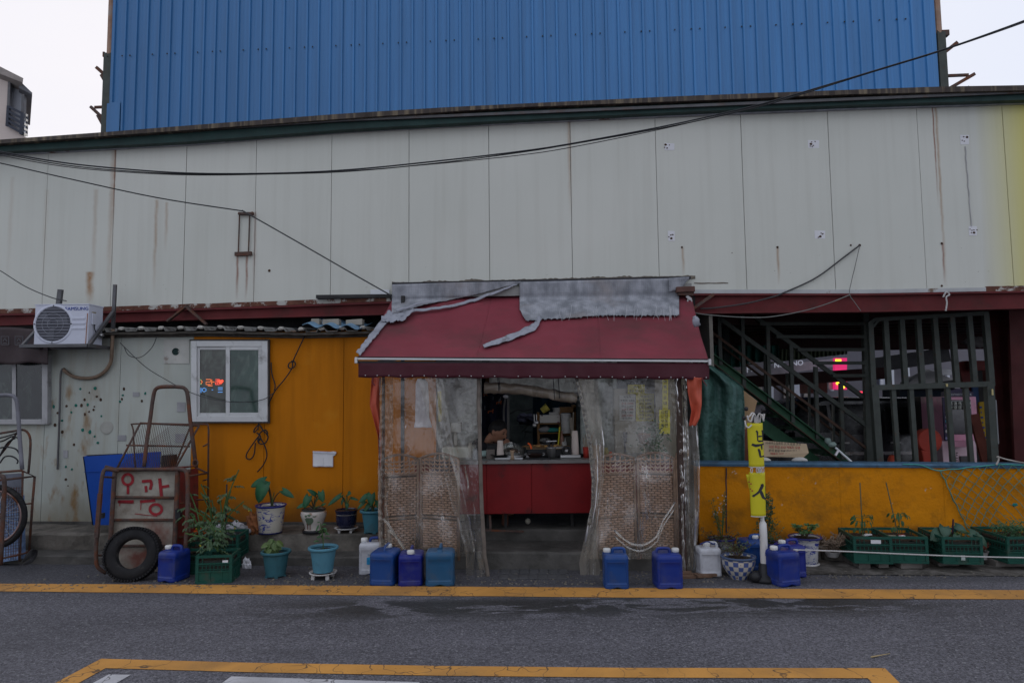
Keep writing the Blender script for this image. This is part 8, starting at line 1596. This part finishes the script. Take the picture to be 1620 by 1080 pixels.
def twigs(t, base, n_, h, sp, m, seed, r=.003, leaf=None):
    random.seed(seed); mb = MB(); lf = MB()
    for i in range(n_):
        a_ = random.uniform(0, 2*PI); d = Vector((math.cos(a_)*sp, math.sin(a_)*sp*.7, h*random.uniform(.4, 1))); P = catm([base, base + d*.5 + Vector((0, 0, .02)), base + d], 4); mb.tube(P, r, 4)
        for q in P[3:]:
            d2 = Vector((random.uniform(-.04, .04), random.uniform(-.03, .03), random.uniform(0, .04))); mb.tube([q, q + d2], r*.6, 3)
            if leaf: 
                for _ in range(leaf[1]): lf.leaf(q + d2*random.random(), (random.uniform(-1, 1), random.uniform(-1, .5), random.uniform(-.5, .8)), (0, -.6, 1), leaf[2], leaf[3], .3)
    mb.build('twigs', m, t, kind='stuff')
    if leaf: lf.build('foliage', leaf[0], t, kind='stuff')
m_twig = mat('dry_twig', (.09, .065, .04), .9, var=.3)
twigs(t, b + Vector((0, 0, .18)), 16, .16, .14, m_twig, 4, leaf=(leafmat('sparse_leaf', (.05, .08, .03), (.08, .11, .04)), 1, .025, .012))
t, b = pot('painted_pot', 'blue and white pot with tall dry weeds against the orange wall', 1143, 880, [(.08, 0), (.09, .01), (.115, .12), (.125, .17), (.135, .18), (.13, .19), (.115, .185)], blue_white('speckled_porcelain', 3, (.36, .37, .36)), 0.02, soilz=.178, cat='potted plant')
mb = MB(); mb.lathe([(.127, .172), (.139, .18), (.137, .192), (.118, .19)], b, 30); mb.build('rim', m_brim, t, smooth=True)
twigs(t, b + Vector((0, 0, .17)), 10, .50, .10, m_gstem, 7, .0025, (leafmat('sparse_leaf', (.05, .08, .03), (.08, .11, .04)), 2, .03, .008)); mb = MB(); random.seed(2)
for i in range(16): mb.ball(b + Vector((random.uniform(-.08, .06), 0, random.uniform(.42, .62))), .007, 5)
mb.build('seed_head', mat('white_seed_head', (.4, .4, .38), .9), t, kind='stuff')
twigs(t, b + Vector((-.05, -.1, .1)), 14, .2, .2, m_twig, 14, .0025, (bpy.data.materials['sparse_leaf'], 1, .02, .01))
t, b = pot('painted_pot', 'blue and white pot with an upright leafy shrub behind the sign pole', 1212, 884, [(.09, 0), (.10, .01), (.12, .09), (.128, .15), (.135, .16), (.13, .168), (.11, .165)], blue_white('patterned_porcelain', 5, (.40, .42, .44)), 0.03, soilz=.155, cat='potted plant'); mb = MB(); mb.lathe([(.128, .152), (.140, .16), (.137, .172), (.115, .17)], b, 30); mb.build('rim', m_brim, t, smooth=True)
random.seed(17); lf = MB(); mb = MB()
for i in range(7): mb.tube([b + Vector((0, 0, .14)), b + Vector((random.uniform(-.09, .1), random.uniform(-.04, .04), random.uniform(.4, .6)))], .005, 5)
for i in range(620):
    f = random.random(); p = b + Vector((random.gauss(.02, .055*(1.15 - .6*f)), random.gauss(0, .045), .17 + .47*f)); lf.leaf(p, (random.uniform(-1, 1), random.uniform(-1, .4), random.uniform(-.4, 1)), (0, -.6, 1), .028, .013, .2)
mb.build('twigs', m_twig, t, kind='stuff'); lf.build('foliage', leafmat('box_leaf', (.02, .06, .02), (.05, .11, .035)), t, kind='stuff')
t, b = pot('enamel_pot', 'white pot with a blue rim and rosette leaved plant by the orange wall', 1275, 892, [(.0, .005), (.095, .005), (.105, .0), (.108, .02), (.112, .03), (.118, .12), (.128, .215), (.135, .245), (.155, .262), (.157, .27), (.14, .268), (.128, .255)], blue_white('worn_white_enamel', 9, (.47, .47, .48)), .0, soilz=.25, cat='potted plant'); mb = MB(); mb.lathe([(.152, .258), (.160, .266), (.156, .274), (.140, .271)], b, 36); mb.build('rim', m_brim, t, smooth=True); mb = MB(); mb.lathe([(0, 0), (.12, 0), (.13, .012), (.115, .02)], b, 30); mb.build('saucer', mat('white_saucer', (0,0,0)), t, smooth=True)
random.seed(23); lf = MB(); mb = MB()
for i in range(11):
    a_ = i*2.4; c_ = b + Vector((.10*math.cos(a_)*random.uniform(.3, 1.1), .07*math.sin(a_), .25 + random.uniform(.06, .13))); mb.tube([b + Vector((0, 0, .24)), c_], .005, 4)
    for k_ in range(16): an = k_*2.4; lf.leaf(c_, (math.cos(an), math.sin(an), random.uniform(-.1, .7)), (0, -.4, 1), .05, .017, .25)
mb.build('twigs', m_twig, t, kind='stuff'); lf.build('foliage', leafmat('rosette_leaf', (.03, .10, .03), (.08, .17, .05)), t, kind='stuff')
t, b = pot('small_bowl_pot', 'small white bowl with a dry succulent tangle right of the enamel pot', 1317, 880, [(.05, 0), (.055, .005), (.075, .05), (.08, .055), (.07, .055)], mat('white_saucer', (0,0,0)), .06, soilz=.05, cat='potted plant'); twigs(t, b + Vector((0, 0, .05)), 60, .16, .13, mat('dry_succulent', (.20, .15, .11), .9, var=.4, vs=20), 9, .006)
t, b = pot('small_bowl_pot', 'tiny white pot with red soil flecks between the two right crates', 1555, 884, [(.035, 0), (.05, .07), (.056, .078), (.045, .075)], mat('white_saucer', (0,0,0)), .05, soilz=.068, cat='potted plant'); twigs(t, b + Vector((0, 0, .06)), 14, .09, .06, mat('reddish_twig', (.18, .06, .04), .9), 3, .0035)
# peppers and others in the right crates
def crate_plant(label, i, dx, fn, dz=.21):
    p = crs[i][1] + Vector((dx, -.02, dz)); t = thing('crate_plant', label, 'plant', p, 'plants in the right crates'); fn(t, p); return t
def pepper(seed, h, stake, lean=0):
    def f(t, p):
        random.seed(seed); lf = MB(); mb = MB(); tip = p + Vector((lean, 0, h)); mb.tube([p, tip], .005, 5)
        for k_ in range(22):
            a_ = random.uniform(0, 2*PI); q = p.lerp(tip, random.choice([.4, .7, .9, 1, 1])) ; e = q + Vector((.085*math.cos(a_), .05*math.sin(a_), .015)); mb.tube([q, e], .002, 3); lf.leaf(e, (math.cos(a_)*.6, math.sin(a_)*.4, -.75), (math.cos(a_)*.4, -.7, .5), .055, .021, .3)
        mb.build('stem', m_gstem, t, kind='stuff'); lf.build('foliage', m_pep, t, kind='stuff')
        if stake: mb = MB(); mb.tube([p + Vector((.01, .03, -.05)), p + Vector((stake[0], .05, stake[1]))], .0055, 6); mb.build('stake', mat('bamboo_stake', (.11, .10, .05), .8), t)
    return f
crate_plant('drooping pepper plant tied to a straight stake in the first right crate', 0, -.02, pepper(41, .20, (.02, .52)))
crate_plant('bushy pepper plant with a slanting stake in the second right crate', 1, -.0, pepper(42, .21, (-.08, .52)))
def broad(t, p):
    random.seed(44)
    for (dx, dz, L_, Wd, dirx, dirz) in ((-.13, .05, .15, .14, -.8, -.25), (-.09, .10, .12, .11, -.2, -.3), (.05, .10, .12, .09, .3, -.2), (.12, .05, .15, .11, .9, -.5), (.06, .0, .13, .10, .4, -.9), (.17, .02, .12, .09, .8, -.75), (-.02, .03, .09, .07, -.3, -.6)):
        b_ = p + Vector((dx, random.uniform(-.12, .05), dz)); mb = MB(); mb.tube(catm([p, p.lerp(b_, .5) + Vector((0, 0, .04)), b_]), .0045, 5); mb.build('stem', m_gstem, t); mb = MB(); mb.leaf(b_, (dirx, -.4, dirz), (dirx*.3, -.9, .6), L_, Wd, .3, .1, True); mb.build('leaf', leafmat('dusty_broad_leaf', (.03, .085, .05), (.06, .13, .085)) if 'dusty_broad_leaf' not in bpy.data.materials else bpy.data.materials['dusty_broad_leaf'], t, smooth=True, solid=.001)
    mb = MB(); mb.tube([p, p + Vector((.02, 0, .17))], .008, 6); mb.build('dark_stem', mat('dark_purple_stem', (.03, .015, .03), .7), t)
crate_plant('broad leaved plant with a dark stem in the third right crate', 2, .02, broad)
def fern(t, p):
    random.seed(45); lf = MB()
    for k_ in range(260): lf.leaf(p + Vector((random.gauss(.02, .09), random.gauss(0, .06), abs(random.gauss(.06, .05)))), (random.uniform(-1, 1), random.uniform(-1, .3), random.uniform(-.5, .5)), (0, -.6, 1), .045, .012, .3)
    lf.build('foliage', leafmat('ferny_leaf', (.02, .085, .03), (.05, .13, .04)), t, kind='stuff')
crate_plant('feathery green plant in the rightmost crate', 3, -.02, fern)
def litter(i, seed, n_):
    random.seed(seed)
    for k_ in range(n_):
        p = crs[i][1] + Vector((random.uniform(-.12, .12), random.uniform(-.15, .05), .225)); mb = MB(); mb.cbox(p, (random.uniform(.05, .12), .03, .01), Matrix.Rotation(random.uniform(-.5, .5), 3, 'Z')); tag(mb.build('soil_scrap', [m_paper, mat('pale_peel', (.3, .26, .2), .8), mat('red_pepper_scrap', (.3, .02, .02), .6)][k_ % 3]), ['white scrap', 'pale peel scrap', 'red pepper scrap'][k_ % 3] + ' lying on the soil of the %s right crate' % ('first', 'second')[i], 'scrap')
litter(0, 5, 2); litter(1, 9, 3)
# white rope across the right crates
mb = MB(); mb.tube(catm([P3(1256, 871, 6.28), P3(1262, 869.5, 6.28), P3(1330, 871.5, 6.3), P3(1420, 875.5, 6.34), P3(1540, 880, 6.38), P3(1680, 882.5, 6.4)]), .0065, 7, wob=.1); mb.ball(P3(1259, 870, 6.28), .018, 8, (1.4, .8, .7), .3); tag(mb.build('white_rope', m_rope, smooth=True, kind=None), 'white rope stretched from the blue jerrycan across the right crates', 'rope')
mb = MB(); a_ = G(1378, 1039.5, .004); b_ = G(1408, 1034.5, .004); mb.tube([a_ + Vector((0, 0, .004)), b_ + Vector((0, 0, .006))], [.005, .002], 5); tag(mb.build('straw', mat('dry_straw', (.35, .27, .14), .8)), 'single dry straw lying on the asphalt lane', 'straw')
mb = MB(); p = G(1098, 912, 0)
for (dx, dy, w_, d_, r_) in ((0, 0, .3, .12, .1), (-.12, .06, .22, .12, -.2), (.1, -.02, .2, .08, .25)): mb.cbox(p + Vector((dx, dy, .012 + .012*abs(dx)*8)), (w_, d_, .02), Matrix.Rotation(r_, 3, 'Z'))
tag(mb.build('broken_board', mat('broken_brown_board', (.15, .09, .06), .9, var=.4, vs=18), kind='stuff'), 'broken brown boards at the foot of the right post', 'boards')
# ================================================================== YELLOW SIGN POLE
sp_ = thing('yellow_sign_pole', 'yellow curved Korean sign sheets on a bent white pole', 'sign', G(1209, 900, 0)); PY = 6.34
mb = MB(); pb = G(1205, 912, 0)
mb.lathe([(.0, 0), (.11, 0), (.12, .02), (.10, .05), (.05, .07), (.045, .15), (.035, .16)], Vector((P3(1208, 880, PY).x, PY, 0)), 20); mb.ball(Vector((P3(1192, 905, PY).x, PY - .05, .05)), .055, 12, (1, .9, .9)); mb.build('base', m_blackp, sp_, smooth=True)
mb = MB(); P = catm([Vector((P3(1209, 889, PY).x, PY, .1)), P3(1209, 888, PY), P3(1207.5, 840, PY), P3(1205, 805, PY + .09), P3(1199, 700, PY + .11), P3(1197, 660, PY + .11)], 5); R = [.033]*len(P); mb.tube(P, [.034 if i < 13 else .018 for i in range(len(P))], 14); mb.build('pole', mat('white_pole', (.52, .51, .50), .45, var=.08, dirt=(.2, .17, .14), da=(.6, .8)), sp_, smooth=True)
m_ysheet = mat('yellow_sign_sheet', (.55, .49, .02), .45, var=.06, vs=3, bump=.15, bs=6, dirt=(.30, .25, .04), da=(.62, .8), ds=4)
def cyl(cx0, cx1, y0, y1, rpx, tiltx=0):
    def f(a, py, o_=0):
        v = (py - y0)/(y1 - y0); c_ = P3(lerp(cx0, cx1, v), py, PY); r = mpx(rpx, c_) + o_; return c_ + Vector((math.sin(a)*r, -math.cos(a)*r*.8 + .05, 0))
    return f
s1_ = cyl(1196.5, 1199.5, 669, 739, 12.2); s2_ = cyl(1200, 1201.5, 747, 817, 12.6)
for i, (f, y0, y1) in enumerate(((s1_, 669, 739), (s2_, 747, 817))):
    mb = MB(); 
    def g_(u, v, f=f, i=i, y0=y0, y1=y1): a = lerp(-1.45, 1.45, u); py = lerp(y0, y1, v); return f(lerp(a, a*.82, v) if i else a, py)
    mb.grid(g_, 24, 14); sh_ = mb.build('sign_sheet', m_ysheet, sp_, smooth=True, solid=.003)
    mb = MB(); mb.grid(lambda u, v, f=f, y1=y1, i=i: f(lerp(-1.45, 1.45, u)*(.82 if i else 1), y1 - 1.2 + 1.6*v, .002), 20, 1); mb.build('hem', mat('pale_sign_hem', (.45, .43, .38), .6), sh_, solid=.003)
    mb = MB(); R_ = 12.4
    def mf(x, y, f=f): a = math.asin(max(-.99, min(.99, (x)/R_))); return f(a, y, .004)
    if i == 0: st__ = [([(-1.5, 681), (.5, 683), (.5, 697)], 1.7), ([(8.5, 680.5), (10, 683), (9.5, 699)], 1.9), ([(1, 690), (9, 689.5)], 1.5), ([(1, 697.5), (9.5, 697.5)], 1.8), ([(-8, 702.5), (-3, 704.5), (4, 703.5), (11.6, 702)], 2.6), ([(6.5, 704), (7, 711)], 1.8), ([(1, 709.5), (2.6, 714), (3.6, 722), (10.8, 721.5)], 2.2)]
    else: st__ = [([(4, 765), (5, 768), (0, 777), (-9, 785)], 3.0), ([(2, 776), (6, 786), (11, 790)], 3.0), ([(11.8, 769), (11.8, 785)], 1.2)]
    for pl, w_ in st__: ribbon(mb, pl, (lambda t, w_=w_: w_*1.35*(.75 + .5*math.sin(PI*min(1, t*1.1 + .15)))), mf, 5)
    mb.build('brush_lettering', m_ink, sh_, solid=.0015)
mb = MB(); mb.grid(lambda u, v: P3(lerp(1180, 1190, u) + 9*v, lerp(750, 790, v), PY + .06 - .03*u), 4, 8); o = mb.build('side_sheet', m_ysheet, sp_, smooth=True, solid=.003); mb = MB()
for (x, y) in ((1184, 762), (1187, 765), (1186, 773), (1189, 776)): mb.cbox(P3(x + 1, y, PY), (.012, .002, .012))
mb.build('small_print', m_inkr, o, kind='stuff')
m_wr = mat('white_wire', (.5, .48, .46), .5, bump=0)
for pts in ([(1196, 668, PY), (1196, 660, PY), (1193, 655, PY - .02), (1190, 660, PY - .03), (1188, 666, PY - .03), (1184, 664, PY - .03), (1182, 657, PY - .03)], [(1194, 668, PY), (1194, 656, PY), (1190, 653, PY), (1187, 657, PY - .02), (1184, 660, PY - .02)], [(1199, 668, PY), (1199, 658, PY), (1202, 654, PY), (1205, 659, PY), (1208, 662, PY), (1209, 654, PY)], [(1189, 672, PY - .03), (1184, 676, PY - .04), (1180, 673, PY - .04), (1178.5, 665, PY - .04)], [(1202, 668, PY), (1203, 660, PY), (1206, 656, PY - .03), (1208, 666, PY - .03)]):
    mb = MB(); mb.tube(catm([P3(*p) for p in pts]), .0075, 7); mb.build('hook', m_wr, sp_, smooth=True)
for (x, y) in ((1180.5, 646.5), (1177, 661), (1207.5, 648)): mb = MB(); mb.ball(P3(x, y, PY - .03), .020, 12); mb.build('ball_tip', m_blackp, sp_, smooth=True)
for x in (1189, 1198, 1202, 1207): mb = MB(); mb.tube([P3(x + 1.6*math.cos(t_), 743.5 + 4*math.sin(t_), PY - .03) for t_ in [i*PI/5 for i in range(10)]], .004, 5, closed=True); mb.build('ring', m_wr, sp_)
# ================================================================== SEATED MAN
mn = thing('person', 'man in a dark collared shirt bending over the stall counter, chin down', 'person', Vector((-.42, 8.3, .285)))
m_skin = mat('skin', (.30, .15, .095), .5, var=.1, vs=20, bump=.05); m_hair = mat('black_hair', (.010, .009, .009), .55, var=.3, bump=.5, bs=220); m_shirt = mat('dark_shirt', (.018, .019, .024), .8, var=.2, bump=.2, bs=60)
hc = P3(787, 682, 7.92); fwd = Vector((.84, -.34, -.40)).normalized(); upv = Vector((.38, -.14, .85)); sdv = fwd.cross(upv).normalized(); upv = sdv.cross(fwd).normalized()
def hl(f_, s_, u_): return hc + (fwd*f_ + sdv*s_ + upv*u_)*1.1
def headmesh(mb, grow=0, hair=False):
    n, m = 40, 30; vs = []
    for j in range(m+1):
        th = PI*j/m
        for i in range(n):
            a = 2*PI*i/n; x, y, z = math.sin(th)*math.cos(a), math.sin(th)*math.sin(a), math.cos(th)
            f_ = .098*x; s_ = .077*y; u_ = .118*z
            if z < 0: s_ *= 1 - .28*(-z)**1.3; f_ *= 1 - .10*(-z) if x > 0 else 1 - .45*(-z)
            if x > 0:
                f_ += .024*math.exp(-((y/.16)**2) - ((z + .12)/.20)**2)*x - .009*math.exp(-((abs(y) - .38)/.17)**2 - ((z - .10)/.12)**2) + .007*math.exp(-((z - .28)/.09)**2)*(abs(y) < .6) + .008*math.exp(-((y/.32)**2) - ((z + .52)/.07)**2) + .010*math.exp(-((y/.3)**2) - ((z + .80)/.14)**2) - .004*math.exp(-((y/.4)**2) - ((z + .60)/.03)**2)
            vs.append(hl(f_, s_, u_))
    mb.add(vs, [(j*n+i, j*n+(i+1) % n, (j+1)*n+(i+1) % n, (j+1)*n+i) for j in range(m) for i in range(n)])
V3 = lambda *a: Vector(a)
body = MB(); headmesh(body)
for s_ in (-1, 1): body.ball(hl(-.005, s_*.078, -.012), .026, 10, (.9, .45, 1.3))
nb0 = V3(-.30, 8.12, 1.13); pel = V3(-.46, 8.36, .76); ch = V3(-.36, 8.22, 1.0)
body.tube(catm([hl(-.03, 0, -.06), hl(-.05, 0, -.12), nb0]), [.050]*12 + [.054], 14)
body.tube(catm([nb0 + V3(0, 0, -.02), ch, V3(-.42, 8.31, .86), pel, pel + V3(-.01, 0, -.06)], 5), [.07, .09, .115, .13, .14, .15, .15, .145, .14, .14, .145, .15, .155, .16, .16, .16, .15, .14, .13, .12, .1], 18, flat=1.25)
shR, shL = V3(-.34, 7.98, 1.09), V3(-.26, 8.30, 1.09); body.tube([shR, nb0 + V3(-.03, .02, -.04), shL], [.062, .075, .062], 12)
elR, wrR = V3(-.24, 7.84, 1.035), V3(-.12, 7.84, 1.09); elL, wrL = V3(-.06, 8.22, 1.04), V3(.05, 8.0, 1.04)
for s_, e_, w_ in ((shR, elR, wrR), (shL, elL, wrL)): body.tube([s_, s_.lerp(e_, .5), e_, e_.lerp(w_, .3), w_], [.056, .05, .040, .042, .027], 12); body.ball(e_, .041, 10)
for s_ in (-1, 1):
    hp0 = pel + V3(.02, -.10*s_, -.04); kn = V3(-.1, 8.32 - .13*s_, .74); an_ = V3(-.13, 8.34 - .13*s_, .36); body.tube([hp0, hp0.lerp(kn, .5), kn], [.088, .078, .058], 12); body.ball(kn, .058, 10); body.tube([kn, kn.lerp(an_, .35), an_], [.055, .055, .036], 12); body.tube([an_ + V3(-.03, 0, -.03), an_ + V3(.05, 0, -.045), an_ + V3(.13, 0, -.055)], [.036, .036, .022], 10)
def hand(w_, d_, side, curl):
    d_ = d_.normalized(); nrm = Vector((0, 0, 1)) if abs(d_.z) < .8 else Vector((0, -1, 0)); sx = d_.cross(nrm).normalized()*side; nn = sx.cross(d_).normalized()
    if nn.z > 0 and curl > 0: nn = -nn
    body.tube([w_, w_ + d_*.04, w_ + d_*.085], [.024, .032, .030], 10, flat=.6)
    for k_, (o_, L_) in enumerate(((-.027, .066), (-.009, .076), (.009, .070), (.026, .055))):
        a0 = w_ + d_*.08 + sx*o_; dd = d_; pts = [a0]
        for q in range(3): dd = (dd + nn*curl*.45).normalized(); pts.append(pts[-1] + dd*L_/3)
        body.tube(pts, [.0095, .009, .0082, .007], 8)
    a0 = w_ + d_*.025 - sx*.025; body.tube([a0, a0 - sx*.02 + d_*.03, a0 - sx*.018 + d_*.058], [.012, .010, .008], 8)
hand(wrR, V3(.35, .12, .55), 1, 1.0); hand(wrL, V3(.3, -.85, .0), -1, .5)
bo = body.build('body', m_skin, mn, smooth=True); rm = bo.modifiers.new('r', 'REMESH'); rm.mode = 'VOXEL'; rm.voxel_size = .0055; rm.use_smooth_shade = True
sm_ = bo.modifiers.new('s', 'SMOOTH'); sm_.iterations = 2; sm_.factor = .5
hr = MB(); n, m = 44, 26; vs = []
for j in range(m+1):
    for i in range(n):
        th = PI*.80*j/m; a = 2*PI*i/n; x, y, z = math.sin(th)*math.cos(a), math.sin(th)*math.sin(a), math.cos(th)
        lim = -.35 if x < -.1 else lerp(-.15, .52, min(1, (x + .1)/.9)); g_ = .085 if z > lim - .08*nz(a*3) else -.12
        if x > 0 and z < .8: g_ *= .5 if g_ > 0 else 1
        f_ = .098*x; s_ = .077*y; u_ = .118*z
        if z < 0: s_ *= 1 - .28*(-z)**1.3; f_ *= 1 - .45*(-z) if x < 0 else 1
        q = 1 + g_ + .03*nz(x*9, y*9, z*9)*(g_ > 0); vs.append(hl(f_*q, s_*q, u_*q))
hr.add(vs, [(j*n+i, j*n+(i+1) % n, (j+1)*n+(i+1) % n, (j+1)*n+i) for j in range(m) for i in range(n)]); hr.build('hair', m_hair, mn, smooth=True)
for s_ in (-1, 1):
    e = MB(); e.ball(hl(.083, s_*.030, .010), .0125, 10, (.8, 1.3, .55)); e.build('eye', mat('dark_eye', (.02, .014, .012), .2, bump=0), mn, smooth=True)
    e = MB(); e.tube([hl(.090, s_*.016, .026), hl(.090, s_*.032, .031), hl(.078, s_*.048, .026)], .004, 6, flat=.6); e.build('eyebrow', m_hair, mn)
e = MB(); e.tube([hl(.082, -.02, -.062), hl(.094, 0, -.060), hl(.082, .02, -.062)], .004, 6, flat=.7); e.build('mouth', mat('lip', (.20, .07, .055), .5), mn, smooth=True)
sh2 = MB(); sh2.tube(catm([nb0 + V3(0, 0, .0), ch, V3(-.42, 8.31, .86), pel], 5), [.085, .11, .135, .148, .158, .165, .168, .165, .162, .162, .165, .168, .172, .175, .178, .18], 20, flat=1.22); sh2.tube([shR + V3(-.01, -.01, 0), nb0 + V3(-.03, .02, -.045), shL], [.075, .088, .075], 14); sh2.ball(nb0 + V3(-.015, -.05, .035), .072, 12); sh2.ball(shR, .074, 12); sh2.ball(shL, .074, 12)
for s_, e_, w_ in ((shR, elR, wrR), (shL, elL, wrL)): sh2.tube([s_, s_.lerp(e_, .5), e_, e_.lerp(w_, .55)], [.07, .063, .054, .05], 12); sh2.ball(e_, .054, 10)
for s_ in (-1, 1):
    hp0 = pel + V3(.02, -.10*s_, -.04); kn = V3(-.1, 8.32 - .13*s_, .74); an_ = V3(-.13, 8.34 - .13*s_, .36); sh2.tube([hp0, kn], [.1, .072], 12); sh2.ball(kn, .07, 10); sh2.tube([kn, an_], [.068, .052], 12)
so_ = sh2.build('dark_clothes', m_shirt, mn, smooth=True); rm = so_.modifiers.new('r', 'REMESH'); rm.mode = 'VOXEL'; rm.voxel_size = .009; rm.use_smooth_shade = True
cl_ = MB(); cq = nb0 + V3(.015, -.012, .045); cl_.tube([cq + V3(.072*math.cos(t_), .075*math.sin(t_), .012*math.cos(t_)) for t_ in [i*PI/10 for i in range(20)]], .014, 8, closed=True, flat=.8); cl_.build('collar', mat('collar_black', (.012, .012, .014), .7), mn, smooth=True)
cl_ = MB(); cl_.tube([cq + V3(.076*math.cos(t_), .079*math.sin(t_), .010 + .012*math.cos(t_)) for t_ in [PI + i*PI/12 for i in range(12)]], .006, 6); cl_.build('orange_trim', mat('orange_trim', (.50, .11, .02), .7), mn, smooth=True)
mb = MB(); mb.lathe([(0, .36), (.17, .36), (.175, .345), (.16, .34)], V3(-.47, 8.38, .285 - .0), 20); 
for i in range(4): a_ = i*PI/2 + .7; mb.tube([V3(-.47 + .12*math.cos(a_), 8.38 + .12*math.sin(a_), .62), V3(-.47 + .16*math.cos(a_), 8.38 + .16*math.sin(a_), .285)], .013, 6)
tag(mb.build('stool', m_blackp, smooth=False), 'round black stool under the seated man', 'stool')

random.seed(77); mb = MB()
for i in range(900):
    x = random.uniform(-5.5, 6.2); y = 6.28 + abs(random.gauss(0, .22)) + (0 if x < 1.8 else .1); r = random.uniform(.003, .010)
    mb.cbox((x, y, r*.4), (r*2, r*1.6, r), Matrix.Rotation(random.uniform(0, 3), 3, 'Z'))
for i in range(70):
    x = random.uniform(-5.5, 6.2); p = Vector((x, 6.35 + abs(random.gauss(0, .25)), .006)); mb.leaf(p, (random.uniform(-1, 1), random.uniform(-1, 1), 0), (0, 0, 1), random.uniform(.02, .05), .015, .0, .1)
tag(mb.build('kerb_grit', mat('pale_grit', (.16, .145, .12), .9, var=.5, vs=30), kind='stuff'), 'scattered grit and dry leaf bits along the foot of the kerb', 'grit')
